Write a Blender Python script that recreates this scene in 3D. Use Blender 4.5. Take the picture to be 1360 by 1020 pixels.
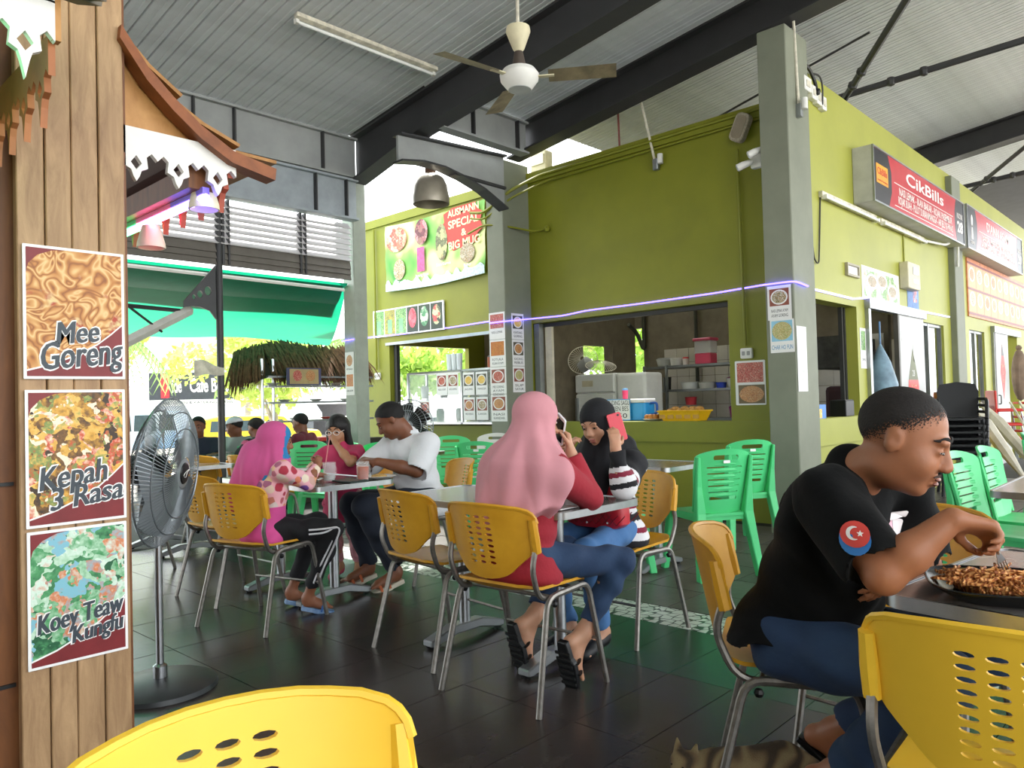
import bpy, bmesh, math, random
import numpy as np
from math import sin, cos, pi, radians as R, sqrt, atan2, hypot
from mathutils import Vector as V, Matrix as M
from mathutils.geometry import delaunay_2d_cdt
random.seed(7)
S = bpy.context.scene
for _o in list(bpy.data.objects): bpy.data.objects.remove(_o)
COL = S.collection
# ---------------------------------------------------------------- camera, sky, sun, exposure
EYE = 1.22
cam = bpy.data.objects.new('camera', bpy.data.cameras.new('camera')); COL.objects.link(cam)
cam.data.sensor_width = 36; cam.data.lens = 36 * 1020 / 1360; cam.data.clip_start = .05; cam.data.clip_end = 300
_y, _p, _r = R(43.3), R(1.35), R(1.54)
_f = V((-sin(_y) * cos(_p), cos(_y) * cos(_p), sin(_p))); _rt = V((cos(_y), sin(_y), 0)); _up = _rt.cross(_f)
_rt, _up = _rt * cos(_r) - _up * sin(_r), _up * cos(_r) + _rt * sin(_r)
cam.matrix_world = M(((_rt.x, _up.x, -_f.x, 0), (_rt.y, _up.y, -_f.y, 0), (_rt.z, _up.z, -_f.z, EYE), (0, 0, 0, 1)))
S.camera = cam
W = bpy.data.worlds.new('sky'); S.world = W; W.use_nodes = True
_bg = W.node_tree.nodes['Background']
_bg.inputs[0].default_value = (.93, .97, 1, 1); _bg.inputs[1].default_value = 2.3
_s = bpy.data.objects.new('sun', bpy.data.lights.new('sun', 'SUN')); COL.objects.link(_s)
_s.data.energy = 9; _s.data.angle = R(3); _s.data.color = (1, .96, .9)
_s.rotation_euler = V((-.35, .45, .95)).to_track_quat('Z', 'Y').to_euler()
S.view_settings.view_transform = 'Standard'; S.view_settings.look = 'None'
S.view_settings.gamma = 1; S.view_settings.use_curve_mapping = False; S.view_settings.exposure = .95
try: S.cycles.max_bounces = 10; S.cycles.diffuse_bounces = 6; S.cycles.transparent_max_bounces = 16
except Exception: pass
# ---------------------------------------------------------------- materials
def lin(h):
    if not isinstance(h, str): return tuple(h)
    h = h.lstrip('#'); c = [int(h[i:i + 2], 16) / 255 for i in (0, 2, 4)]
    return tuple(x / 12.92 if x <= .04045 else ((x + .055) / 1.055) ** 2.4 for x in c)
MATS = {}
def nod(nt, t, **k):
    n = nt.nodes.new(t)
    for a, b in k.items():
        if hasattr(n, a): setattr(n, a, b)
        else: n.inputs[a].default_value = b
    return n
def ramp(nt, fac, stops):
    r = nt.nodes.new('ShaderNodeValToRGB'); e = r.color_ramp.elements
    while len(e) < len(stops): e.new(.5)
    for i, (p, c) in enumerate(stops): e[i].position = p; e[i].color = (*lin(c), 1)
    nt.links.new(fac, r.inputs[0]); return r.outputs[0]
def mat(name, col='#888888', rough=.55, metal=0, var=.12, scale=6, bump=0, bscale=40, stretch=None, col2=None,
        emit=None, es=1, trans=0, ior=1.45, alpha=1, spec=.5, coat=0, sheen=0, sub=0, translucent=0, pattern=None):
    """procedural principled material: noise between two tones of one colour, optional relief"""
    if name in MATS: return MATS[name]
    m = bpy.data.materials.new(name); m.use_nodes = True; nt = m.node_tree; L = nt.links.new
    b = nt.nodes['Principled BSDF']; c = lin(col)
    tc = nod(nt, 'ShaderNodeTexCoord'); mp = nod(nt, 'ShaderNodeMapping'); L(tc.outputs['Object'], mp.inputs[0])
    if stretch: mp.inputs['Scale'].default_value = stretch
    if pattern: L(pattern(nt, mp.outputs[0]), b.inputs['Base Color'])
    elif var or col2:
        n = nod(nt, 'ShaderNodeTexNoise', Scale=scale, Detail=4, Roughness=.6); L(mp.outputs[0], n.inputs['Vector'])
        lo = lin(col2) if col2 else tuple(x * (1 - var * 1.3) for x in c)
        hi = c if col2 else tuple(min(1, x * (1 + var)) for x in c)
        L(ramp(nt, n.outputs['Fac'], [(.3, lo), (.7, hi)]), b.inputs['Base Color'])
    else: b.inputs['Base Color'].default_value = (*c, 1)
    b.inputs['Roughness'].default_value = rough; b.inputs['Metallic'].default_value = metal
    b.inputs['IOR'].default_value = ior; b.inputs['Alpha'].default_value = alpha
    b.inputs['Transmission Weight'].default_value = trans; b.inputs['Coat Weight'].default_value = coat
    b.inputs['Specular IOR Level'].default_value = spec; b.inputs['Sheen Weight'].default_value = sheen
    if sub: b.inputs['Subsurface Weight'].default_value = sub; b.inputs['Subsurface Radius'].default_value = (.012, .005, .003)
    if emit: b.inputs['Emission Color'].default_value = (*lin(emit), 1); b.inputs['Emission Strength'].default_value = es
    if bump:
        n2 = nod(nt, 'ShaderNodeTexNoise', Scale=bscale, Detail=3); L(mp.outputs[0], n2.inputs['Vector'])
        bp = nod(nt, 'ShaderNodeBump', Strength=bump, Distance=.01); L(n2.outputs['Fac'], bp.inputs['Height']); L(bp.outputs[0], b.inputs['Normal'])
    if translucent:
        t = nod(nt, 'ShaderNodeBsdfTranslucent'); t.inputs[0].default_value = (*c, 1)
        x = nod(nt, 'ShaderNodeMixShader'); x.inputs[0].default_value = translucent
        L(b.outputs[0], x.inputs[1]); L(t.outputs[0], x.inputs[2]); L(x.outputs[0], nt.nodes['Material Output'].inputs[0])
    MATS[name] = m; return m
def vor_pattern(stops, scale=14, detail=.5, warp=.25, feature='F1'):
    """food-photo print: warped voronoi cells run through a palette"""
    def f(nt, vec):
        L = nt.links.new
        n = nod(nt, 'ShaderNodeTexNoise', Scale=scale * .5, Detail=3); L(vec, n.inputs['Vector'])
        mx = nod(nt, 'ShaderNodeMix', data_type='VECTOR'); mx.inputs[0].default_value = warp
        L(vec, mx.inputs[4]); L(n.outputs['Color'], mx.inputs[5])
        v = nod(nt, 'ShaderNodeTexVoronoi', Scale=scale, feature='F1'); L(mx.outputs[1], v.inputs['Vector'])
        sp = nod(nt, 'ShaderNodeSeparateColor'); L(v.outputs['Color'], sp.inputs[0])
        n2 = nod(nt, 'ShaderNodeTexNoise', Scale=scale * 2.2, Detail=3); L(vec, n2.inputs['Vector'])
        ad = nod(nt, 'ShaderNodeMath', operation='MULTIPLY_ADD'); L(n2.outputs['Fac'], ad.inputs[0]); ad.inputs[1].default_value = detail
        L(sp.outputs[0], ad.inputs[2])
        sb = nod(nt, 'ShaderNodeMath', operation='SUBTRACT'); L(ad.outputs[0], sb.inputs[0]); sb.inputs[1].default_value = detail * .5
        return ramp(nt, sb.outputs[0], stops)
    return f
def wave_pattern(stops, scale=9, dist=9):
    def f(nt, vec):
        w = nod(nt, 'ShaderNodeTexWave', Scale=scale, Distortion=dist, Detail=2); nt.links.new(vec, w.inputs['Vector'])
        return ramp(nt, w.outputs['Fac'], stops)
    return f
# ---------------------------------------------------------------- mesh builder
class B:
    def __init__(s): s.v = []; s.f = []; s.m = []; s.mi = 0
    def add(s, vs, fs):
        o = len(s.v); s.v += [tuple(v) for v in vs]; s.f += [tuple(i + o for i in f) for f in fs]; s.m += [s.mi] * len(fs); return s
    def use(s, i): s.mi = i; return s
    def box(s, c, d, rot=None):
        x, y, z = d[0] / 2, d[1] / 2, d[2] / 2
        vs = [V((a, b, e)) for a in (-x, x) for b in (-y, y) for e in (-z, z)]
        if rot is not None: vs = [rot @ v for v in vs]
        vs = [v + V(c) for v in vs]
        return s.add(vs, [(0, 1, 3, 2), (4, 6, 7, 5), (0, 4, 5, 1), (2, 3, 7, 6), (0, 2, 6, 4), (1, 5, 7, 3)])
    def bx(s, x0, x1, y0, y1, z0, z1): return s.box(((x0 + x1) / 2, (y0 + y1) / 2, (z0 + z1) / 2), (abs(x1 - x0), abs(y1 - y0), abs(z1 - z0)))
    def tube(s, pts, r, n=8, closed=False, caps=True, flat=None):
        pts = [V(p) for p in pts]; k = len(pts); rs = r if isinstance(r, (list, tuple)) else [r] * k
        vs = []; up = None
        for i, p in enumerate(pts):
            a = pts[i - 1] if (i or closed) else p; b = pts[(i + 1) % k] if (i < k - 1 or closed) else p
            t = (b - a); t = t.normalized() if t.length > 1e-9 else V((0, 0, 1))
            if up is None: up = V((0, 0, 1)) if abs(t.z) < .9 else V((1, 0, 0))
            x = t.cross(up)
            if x.length < 1e-6: x = t.orthogonal()
            x.normalize(); up = x.cross(t).normalized()
            fy = flat if flat else 1
            for j in range(n):
                q = 2 * pi * j / n; vs.append(p + x * cos(q) * rs[i] + up * sin(q) * rs[i] * fy)
        fs = []
        for i in range(k if closed else k - 1):
            i2 = (i + 1) % k
            for j in range(n): fs.append((i * n + j, i * n + (j + 1) % n, i2 * n + (j + 1) % n, i2 * n + j))
        if caps and not closed: fs += [tuple(range(n))[::-1], tuple((k - 1) * n + j for j in range(n))]
        return s.add(vs, fs)
    def lathe(s, prof, n=24, mtx=None, caps=True):
        vs = [V((r * cos(2 * pi * j / n), r * sin(2 * pi * j / n), z)) for r, z in prof for j in range(n)]
        if mtx is not None: vs = [mtx @ v for v in vs]
        fs = [(i * n + j, i * n + (j + 1) % n, (i + 1) * n + (j + 1) % n, (i + 1) * n + j) for i in range(len(prof) - 1) for j in range(n)]
        if caps: fs += [tuple(range(n))[::-1], tuple((len(prof) - 1) * n + j for j in range(n))]
        return s.add(vs, fs)
    def prism(s, poly, z0, z1, mtx=None):
        k = len(poly); vs = [V((*p, z)) for z in (z0, z1) for p in poly]
        if mtx is not None: vs = [mtx @ v for v in vs]
        return s.add(vs, [tuple(range(k))[::-1], tuple(range(k, 2 * k))] + [(i, (i + 1) % k, (i + 1) % k + k, i + k) for i in range(k)])
    def surf(s, fn, nu, nv, cu=False, cv=False):
        vs = [fn(i / (nu if cu else nu - 1), j / (nv if cv else nv - 1)) for i in range(nu) for j in range(nv)]
        fs = [(i * nv + j, i * nv + (j + 1) % nv, ((i + 1) % nu) * nv + (j + 1) % nv, ((i + 1) % nu) * nv + j)
              for i in range(nu if cu else nu - 1) for j in range(nv if cv else nv - 1)]
        return s.add(vs, fs)
    def ball(s, c, r, n=12, rot=None):
        r = V((r, r, r)) if not hasattr(r, '__len__') else V(r); c = V(c); h = n // 2
        def fn(u, v):
            a = 2 * pi * u; b = pi * (v - .5); p = V((r.x * cos(b) * cos(a), r.y * cos(b) * sin(a), r.z * sin(b)))
            return c + (rot @ p if rot is not None else p)
        return s.surf(fn, n, h + 1, cu=True)
    def plate(s, outline, holes, fn0, fn1, grid=0):
        """flat outline with holes, triangulated, mapped to two skins by fn0 / fn1 and walled along every edge"""
        pts = []; edges = []
        def loop(p):
            o = len(pts); pts.extend(V(q) for q in p); edges.extend((o + i, o + (i + 1) % len(p)) for i in range(len(p)))
        loop(outline)
        for h in holes: loop(h)
        if grid:
            xs = [p[0] for p in outline]; ys = [p[1] for p in outline]
            x = min(xs) + grid / 2
            while x < max(xs):
                y = min(ys) + grid / 2
                while y < max(ys):
                    if inside((x, y), outline, .25 * grid) and not any(inside((x, y), h) or near((x, y), h, .3 * grid) for h in holes): pts.append(V((x, y)))
                    y += grid
                x += grid
        vo, ed, fa, *_ = delaunay_2d_cdt(pts, edges, [], 1, 1e-6)
        fa = [f for f in fa if not any(inside(sum((vo[i] for i in f), V((0, 0))) / len(f), h) for h in holes)]
        n = len(vo); vs = [fn0(p.x, p.y) for p in vo] + [fn1(p.x, p.y) for p in vo]
        cnt = {}
        for f in fa:
            for i in range(len(f)):
                e = (f[i], f[(i + 1) % len(f)]); cnt[e] = cnt.get(e, 0) + 1
        fs = [tuple(f) for f in fa] + [tuple(i + n for i in reversed(f)) for f in fa]
        fs += [(b, a, a + n, b + n) for a, b in cnt if (b, a) not in cnt]
        return s.add(vs, fs)
    def mesh(s, name, mats=(), smooth=False, bev=0, seg=1):
        me = bpy.data.meshes.new(name); me.from_pydata(s.v, [], s.f)
        for m in mats: me.materials.append(m)
        if len(mats) > 1: me.polygons.foreach_set('material_index', s.m)
        bm = bmesh.new(); bm.from_mesh(me)
        bmesh.ops.recalc_face_normals(bm, faces=bm.faces)
        if bev:
            es = [e for e in bm.edges if len(e.link_faces) == 2 and e.calc_face_angle(0) > .6]
            bmesh.ops.bevel(bm, geom=es, offset=bev, segments=seg, affect='EDGES', profile=.5, clamp_overlap=True)
        bm.to_mesh(me); bm.free()
        if smooth:
            me.polygons.foreach_set('use_smooth', [True] * len(me.polygons))
            try: me.set_sharp_from_angle(angle=R(smooth if smooth is not True else 40))
            except Exception: pass
        me.update(); return me
    def obj(s, name, mats, parent=None, smooth=False, bev=0, seg=1, loc=None):
        if not isinstance(mats, (list, tuple)): mats = [mats]
        return link(name, s.mesh(name, mats, smooth, bev, seg), parent, loc)
def link(name, me, parent=None, loc=None):
    o = bpy.data.objects.new(name, me); COL.objects.link(o)
    if parent is not None: o.parent = parent
    if loc is not None: o.location = loc
    return o
def inside(p, poly, marg=0):
    c = False; k = len(poly); j = k - 1
    for i in range(k):
        a, b = poly[i], poly[j]
        if (a[1] > p[1]) != (b[1] > p[1]) and p[0] < (b[0] - a[0]) * (p[1] - a[1]) / (b[1] - a[1]) + a[0]: c = not c
        j = i
    return c and not (marg and near(p, poly, marg))
def near(p, poly, d):
    for i in range(len(poly)):
        a = V(poly[i][:2]); b = V(poly[(i + 1) % len(poly)][:2]); q = V(p[:2]); ab = b - a
        t = max(0, min(1, (q - a).dot(ab) / max(ab.dot(ab), 1e-12)))
        if (a + ab * t - q).length < d: return True
    return False
def rrect(w, h, r, n=5, cx=0, cy=0):
    out = []
    for sx, sy, a0 in ((1, 1, 0), (-1, 1, 90), (-1, -1, 180), (1, -1, 270)):
        for i in range(n + 1):
            a = R(a0 + 90 * i / n); out.append((cx + sx * (w / 2 - r) + r * cos(a), cy + sy * (h / 2 - r) + r * sin(a)))
    return out
def ell(cx, cy, a, b, n=10, rot=0):
    return [(cx + a * cos(t) * cos(rot) - b * sin(t) * sin(rot), cy + a * cos(t) * sin(rot) + b * sin(t) * cos(rot)) for t in (2 * pi * i / n for i in range(n))]
def smooth(pts, n=4):
    """closed Catmull-Rom through the points"""
    k = len(pts); out = []
    for i in range(k):
        p0, p1, p2, p3 = [V((*pts[(i + j) % k], 0)).xy for j in (-1, 0, 1, 2)]
        for s in range(n):
            t = s / n; q = .5 * (2 * p1 + (p2 - p0) * t + (2 * p0 - 5 * p1 + 4 * p2 - p3) * t * t + (3 * p1 - p0 - 3 * p2 + p3) * t ** 3); out.append((q.x, q.y))
    return out
def arc(c, r, a0, a1, n=6, ax=(0, 1)):
    """points of an arc in the plane of two of the axes"""
    out = []
    for i in range(n + 1):
        a = R(a0 + (a1 - a0) * i / n); p = list(c); p[ax[0]] += r * cos(a); p[ax[1]] += r * sin(a); out.append(V(p))
    return out
def rounded(pts, r, n=4):
    """polyline with filleted corners"""
    pts = [V(p) for p in pts]; out = [pts[0]]
    for a, b, c in zip(pts, pts[1:], pts[2:]):
        u = (a - b); w = (c - b); k = min(r, u.length * .48, w.length * .48); p, q = b + u.normalized() * k, b + w.normalized() * k
        for i in range(n + 1):
            t = i / n; out.append(p * (1 - t) ** 2 + b * 2 * t * (1 - t) + q * t * t)
    return out + [pts[-1]]
def tag(o, label, cat, group=None, kind=None):
    o['label'] = label; o['category'] = cat
    if group: o['group'] = group
    if kind: o['kind'] = kind
    return o
def thing(name, label, cat, loc=(0, 0, 0), rz=0, group=None, mtx=None):
    o = bpy.data.objects.new(name, None); COL.objects.link(o); o.empty_display_size = .05
    o.location = loc; o.rotation_euler = (0, 0, rz)
    if mtx is not None: o.matrix_world = mtx
    return tag(o, label, cat, group)
def struct(name, b, mats, parent=None, **k):
    o = b.obj(name, mats, parent, **k)
    if parent is None: o['kind'] = 'structure'
    return o
def dup(root, loc, rz, label=None, group=None):
    def cp(o, par):
        c = o.copy(); COL.objects.link(c)
        if par is not None: c.parent = par
        for ch in KIDS.get(o.name, None) or list(o.children): cp(ch, c)
        return c
    r = cp(root, None); r.location = loc; r.rotation_euler = (0, 0, rz)
    if label: r['label'] = label
    if group: r['group'] = group
    return r
KIDS = {}
FRONT = M(((1, 0, 0, 0), (0, 0, -1, 0), (0, 1, 0, 0), (0, 0, 0, 1)))     # local x -> +X, y -> +Z, z -> -Y
RIGHT = M(((0, 0, 1, 0), (1, 0, 0, 0), (0, 1, 0, 0), (0, 0, 0, 1)))      # local x -> +Y, y -> +Z, z -> +X
def fm(F, p): return M.Translation(V(p)) @ F
# ---------------------------------------------------------------- lettering
TXT = {}
def text(s, size, m, parent, at, z=.002, bold=0, shear=0, depth=.0008, align='CENTER', name='lettering', rot=0, width=None):
    key = (s, bold, shear, align)
    if key not in TXT:
        c = bpy.data.curves.new('t', 'FONT'); c.body = s; c.size = 1; c.align_x = align; c.align_y = 'CENTER'; c.offset = bold; c.shear = shear; c.extrude = .5; c.resolution_u = 3
        o = bpy.data.objects.new('t', c); COL.objects.link(o)
        TXT[key] = bpy.data.meshes.new_from_object(o.evaluated_get(bpy.context.evaluated_depsgraph_get()))
        bpy.data.objects.remove(o); bpy.data.curves.remove(c)
    me = TXT[key].copy(); me.materials.clear(); me.materials.append(m); o = link(name, me, parent)
    xs = [v.co.x for v in me.vertices]; w = max(xs) - min(xs)
    sx = size if width is None else width / w
    o.location = (at[0], at[1], z); o.scale = (sx, size, depth); o.rotation_euler = (0, 0, rot); return o
# ---------------------------------------------------------------- smooth bodies: distance fields meshed by surface nets
class SDF:
    def __init__(s): s.p = []
    def cone(s, a, b, ra, rb, k=.02, op=1): s.p.append(('c', V(a), V(b), ra, rb, k, op)); return s
    def ell(s, c, r, rot=None, k=.02, op=1):
        s.p.append(('e', V(c), V(r) if hasattr(r, '__len__') else V((r, r, r)), rot.to_3x3() if rot is not None else M.Identity(3), k, op)); return s
    def cut(s, c, n): s.p.append(('h', V(c), V(n).normalized(), 0, -1)); return s      # removes what lies on the normal's side
    def chain(s, pts, rs, k=.02):
        for i in range(len(pts) - 1): s.cone(pts[i], pts[i + 1], rs[i], rs[i + 1], k)
        return s
    def ext(s, other): s.p += other.p; return s
    def mesh(s, vox=.008, warp=None):
        lo = np.full(3, 1e9); hi = -lo
        for q in s.p:
            if q[0] == 'h' or q[-1] < 0: continue
            if q[0] == 'c': pts = [(np.array(q[1]), q[3]), (np.array(q[2]), q[4])]
            else: pts = [(np.array(q[1]), max(q[2]))]
            for c, r in pts: lo = np.minimum(lo, c - r); hi = np.maximum(hi, c + r)
        lo -= 4 * vox; hi += 4 * vox; n = np.ceil((hi - lo) / vox).astype(int) + 1
        f = np.full(n, .2, np.float32); ax = [(lo[i] + vox * np.arange(n[i])).astype(np.float32) for i in range(3)]
        for q in s.p:
            if q[0] == 'h':
                c, nn = q[1], q[2]
                d = (ax[0][:, None, None] - c[0]) * nn[0] + (ax[1][None, :, None] - c[1]) * nn[1] + (ax[2][None, None, :] - c[2]) * nn[2]
                f = np.maximum(f, d); continue
            k, op = q[-2], q[-1]; mg = .03 + k + 2 * vox
            if q[0] == 'c':
                a, b = np.array(q[1]), np.array(q[2]); rr = max(q[3], q[4]); l2 = np.minimum(a, b) - rr - mg; h2 = np.maximum(a, b) + rr + mg
            else: a = np.array(q[1]); rr = max(q[2]); l2 = a - rr - mg; h2 = a + rr + mg
            i0 = np.clip(np.floor((l2 - lo) / vox).astype(int), 0, n); i1 = np.clip(np.ceil((h2 - lo) / vox).astype(int) + 1, 0, n)
            if (i1 <= i0).any(): continue
            sl = tuple(slice(i0[i], i1[i]) for i in range(3))
            X = ax[0][sl[0]][:, None, None]; Y = ax[1][sl[1]][None, :, None]; Z = ax[2][sl[2]][None, None, :]
            if q[0] == 'c':
                ab = b - a; L2 = max(float(ab @ ab), 1e-12)
                t = np.clip(((X - a[0]) * ab[0] + (Y - a[1]) * ab[1] + (Z - a[2]) * ab[2]) / L2, 0, 1)
                d = np.sqrt((X - a[0] - t * ab[0]) ** 2 + (Y - a[1] - t * ab[1]) ** 2 + (Z - a[2] - t * ab[2]) ** 2) - (q[3] + t * (q[4] - q[3]))
            else:
                r = q[2]; m = q[3].transposed(); x, y, z = X - a[0], Y - a[1], Z - a[2]
                P = [m[i][0] * x + m[i][1] * y + m[i][2] * z for i in range(3)]
                k0 = np.sqrt(sum((P[i] / r[i]) ** 2 for i in range(3))); k1 = np.sqrt(sum((P[i] / r[i] ** 2) ** 2 for i in range(3))) + 1e-9
                d = k0 * (k0 - 1) / k1
            g = f[sl]
            if op > 0:
                h = np.maximum(k - np.abs(g - d), 0) / max(k, 1e-6); f[sl] = np.minimum(g, d) - h * h * k * .25
            else:
                h = np.maximum(k - np.abs(g + d), 0) / max(k, 1e-6); f[sl] = np.maximum(g, -d) + h * h * k * .25
        if warp is not None: f = f + warp(ax[0][:, None, None], ax[1][None, :, None], ax[2][None, None, :])
        ins = f < 0; nx, ny, nz = f.shape; cnt = np.zeros((nx - 1, ny - 1, nz - 1), np.int8)
        cs = [(i, j, k) for i in (0, 1) for j in (0, 1) for k in (0, 1)]
        for i, j, k in cs: cnt += ins[i:nx - 1 + i, j:ny - 1 + j, k:nz - 1 + k]
        act = np.argwhere((cnt > 0) & (cnt < 8)); idx = np.full(cnt.shape, -1, np.int64); idx[tuple(act.T)] = np.arange(len(act))
        acc = np.zeros((len(act), 3)); num = np.zeros(len(act))
        for c in cs:
            for a in range(3):
                if c[a]: continue
                e = list(c); e[a] = 1
                f0 = f[tuple((act + c).T)]; f1 = f[tuple((act + e).T)]; x = (f0 < 0) != (f1 < 0)
                t = np.where(x, f0 / np.where(f0 == f1, 1, f0 - f1), 0); p = np.tile(np.array(c, float), (len(act), 1)); p[:, a] = t
                acc += p * x[:, None]; num += x
        P = lo + vox * (act + acc / num[:, None]); F = []
        for a in range(3):
            b, c = (a + 1) % 3, (a + 2) % 3; sh = [slice(None)] * 3; s0 = list(sh); s1 = list(sh); s0[a] = slice(0, -1); s1[a] = slice(1, None)
            A, Bq = ins[tuple(s0)], ins[tuple(s1)]; E = np.argwhere(A != Bq)
            E = E[(E[:, b] > 0) & (E[:, c] > 0) & (E[:, b] < f.shape[b] - 1) & (E[:, c] < f.shape[c] - 1)]
            eb = np.eye(3, dtype=int)[b]; ec = np.eye(3, dtype=int)[c]
            q = np.stack([idx[tuple((E - o).T)] for o in (eb * 0, eb, eb + ec, ec)], 1)
            fl = A[tuple(E.T)]; q[~fl] = q[~fl][:, ::-1]; F.append(q)
        return P, np.concatenate(F)
    def obj(s, name, mats, parent=None, vox=.008, matfn=None, warp=None, sm=1):
        P, F = s.mesh(vox, warp)
        for _ in range(sm):                                   # one relaxation step
            A = np.zeros_like(P); N = np.zeros(len(P))
            for i in range(4):
                for j in (1, 3): np.add.at(A, F[:, i], P[F[:, (i + j) % 4]]); np.add.at(N, F[:, i], 1)
            P = P * .5 + .5 * A / np.maximum(N, 1)[:, None]
        me = bpy.data.meshes.new(name); me.vertices.add(len(P)); me.vertices.foreach_set('co', P.astype(np.float32).ravel())
        me.loops.add(F.size); me.loops.foreach_set('vertex_index', F.astype(np.int32).ravel())
        me.polygons.add(len(F)); me.polygons.foreach_set('loop_start', np.arange(0, F.size, 4, dtype=np.int32))
        for m in (mats if isinstance(mats, (list, tuple)) else [mats]): me.materials.append(m)
        if matfn is not None: me.polygons.foreach_set('material_index', np.asarray(matfn(P[F].mean(1)), np.int32))
        me.polygons.foreach_set('use_smooth', np.ones(len(F), bool)); me.update(calc_edges=True); me.validate()
        return link(name, me, parent)
def frame(f, u=(0, 0, 1)):
    """3x3 with columns right, forward, up"""
    f = V(f).normalized(); r = f.cross(V(u)).normalized(); u = r.cross(f); return M((r, f, u)).transposed()
def ik(a, t, l1, l2, pole):
    a, t = V(a), V(t); d = t - a; L = min(d.length, (l1 + l2) * .999); n = d.normalized(); t = a + n * L
    x = (l1 * l1 - l2 * l2 + L * L) / (2 * L); h = sqrt(max(l1 * l1 - x * x, 0)); p = V(pole) - n * V(pole).dot(n)
    return a + n * x + p.normalized() * h, t
def hand(sd, w, fd, pn, side=1, s=1, curl=(25, 30, 20), spread=4, tc=25, k=.006, fc=None):
    """palm and five bent fingers; fd finger direction, pn where the palm faces, side +1 right hand"""
    y = V(fd).normalized(); z = -(V(pn) - y * V(pn).dot(y)).normalized(); x = y.cross(z)      # z: back of the hand
    if side < 0: x = -x
    x = -x if False else x
    Lc = lambda p: V(w) + (x * p[0] + y * p[1] + z * p[2]) * s
    tx = -1                                                  # thumb on the -x side of the frame
    for i, (px, r) in enumerate(((-.026, .0135), (-.009, .0135), (.009, .0125), (.025, .0115))):
        sd.cone(Lc((px * .55, .004, 0)), Lc((px, .08, 0)), .016 * s, r * s, .014)
    for i, (px, ln, r) in enumerate(((-.027, .074, .0092), (-.009, .083, .0096), (.0095, .077, .0092), (.026, .06, .0082))):
        c = (fc[i] if fc else curl); p = V((px, .084 - abs(px + .006) * .25, 0)); a = 0; sp = R(spread) * (px / .02)
        for j, (fr, rr) in enumerate(((.45, 1), (.31, .92), (.24, .82))):
            a += R(c[j]); q = p + V((sin(sp) * cos(a), cos(a) * cos(sp), -sin(a))) * ln * fr
            sd.cone(Lc(p), Lc(q), r * rr * s, r * (rr - .08) * s, k if j else .009); p = q
    p = V((-.02, .022, -.006)); d = V((-.72, .62, -.32)).normalized()
    for j, (ln, r) in enumerate(((.042, .0125), (.03, .0105), (.025, .0095))):
        q = p + d * ln; sd.cone(Lc(p), Lc(q), r * s, (r - .001) * s, .008); p = q
        d = (d + V((.55, .35, -.25)) * (tc / 45)).normalized()
    return Lc
def head(sd, c, Rm, s=1, jaw=1, nose=1.12):
    T = lambda p: V(c) + Rm @ (V(p) * s); e = lambda p, r, k=.02, op=1: sd.ell(T(p), V(r) * s, Rm, k * s, op)
    e((0, -.014, .036), (.077, .097, .086)); e((0, .022, -.035), (.062 * jaw, .068, .078), .03)
    e((0, .058, -.096), (.026 * jaw, .023, .02), .025); e((0, .0, -.075), (.05 * jaw, .05, .035), .03)
    for x in (-1, 1):
        e((x * .04, .054, -.034), (.024, .026, .026), .025); e((x * .027, .082, .026), (.026, .014, .01), .016)
        e((x * .033, .096, .004), (.019, .017, .011), .012, -1); e((x * .033, .076, .003), (.016, .014, .011), .005)
        e((x * .079, -.012, .0), (.009, .019, .031), .008); e((x * .088, -.006, .004), (.006, .009, .015), .006, -1)
        e((x * .0125, .098, -.034), (.0085 * nose, .011, .008), .006)
    sd.cone(T((0, .086, .012)), T((0, .1045 * (1 + .03 * (nose - 1)), -.028)), .008 * s, .0125 * s * nose, .012 * s)
    e((0, .089, -.06), (.023, .012, .0065), .007); e((0, .087, -.074), (.02, .012, .0075), .007)
    e((0, .103, -.067), (.02, .008, .0022), .004, -1); return T
def facebits(c, Rm, s, par, lip='#8a4a40', brow='#15100d', gaze=0, both=(-1, 1), bw=1, lid=.5):
    T = lambda p: V(c) + Rm @ (V(p) * s)
    wm = mat('eye white', '#d8d2cc', .3, var=0); im = mat('iris dark', '#120c09', .15, var=0)
    for x in both:
        ew = B().ball(T((x * .033, .0835, .003 - .001)), V((.0125, .0075, .0085 * lid)) * s, 12, Rm).obj('eye', wm, par, True)
        B().ball(T((x * .033 + gaze * .004, .0895, .001)), V((.0075, .0032, .0075 * min(1, lid * 1.25))) * s, 10, Rm).obj('pupil', im, ew, True)
        B().tube([T((x * .033 + .014 * t, .0905 - .004 * t * t, .002 + .0085 * lid * (1 - .7 * t * t))) for t in (-1, -.5, 0, .5, 1)], .0016 * s, 5).obj('lashes', im, ew, True)
        B().tube([T((x * (.012 + .045 * t), .0925 - .02 * t * t * 1.4, .026 + .012 * sin(pi * min(1, t * 1.15)) * .8)) for t in (0, .2, .4, .6, .8, 1)],
                 [r * s * bw for r in (.003, .0045, .0048, .0045, .0035, .0015)], 6).obj('eyebrow', mat('brow hair', brow, .8, var=.2), par, True)
    B().ball(T((0, .0935, -.061)), V((.022, .0085, .005)) * s, 12, Rm).ball(T((0, .092, -.073)), V((.019, .0085, .006)) * s, 12, Rm).obj('lips', mat('lip ' + lip, lip, .45, var=.1), par, True)
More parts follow.
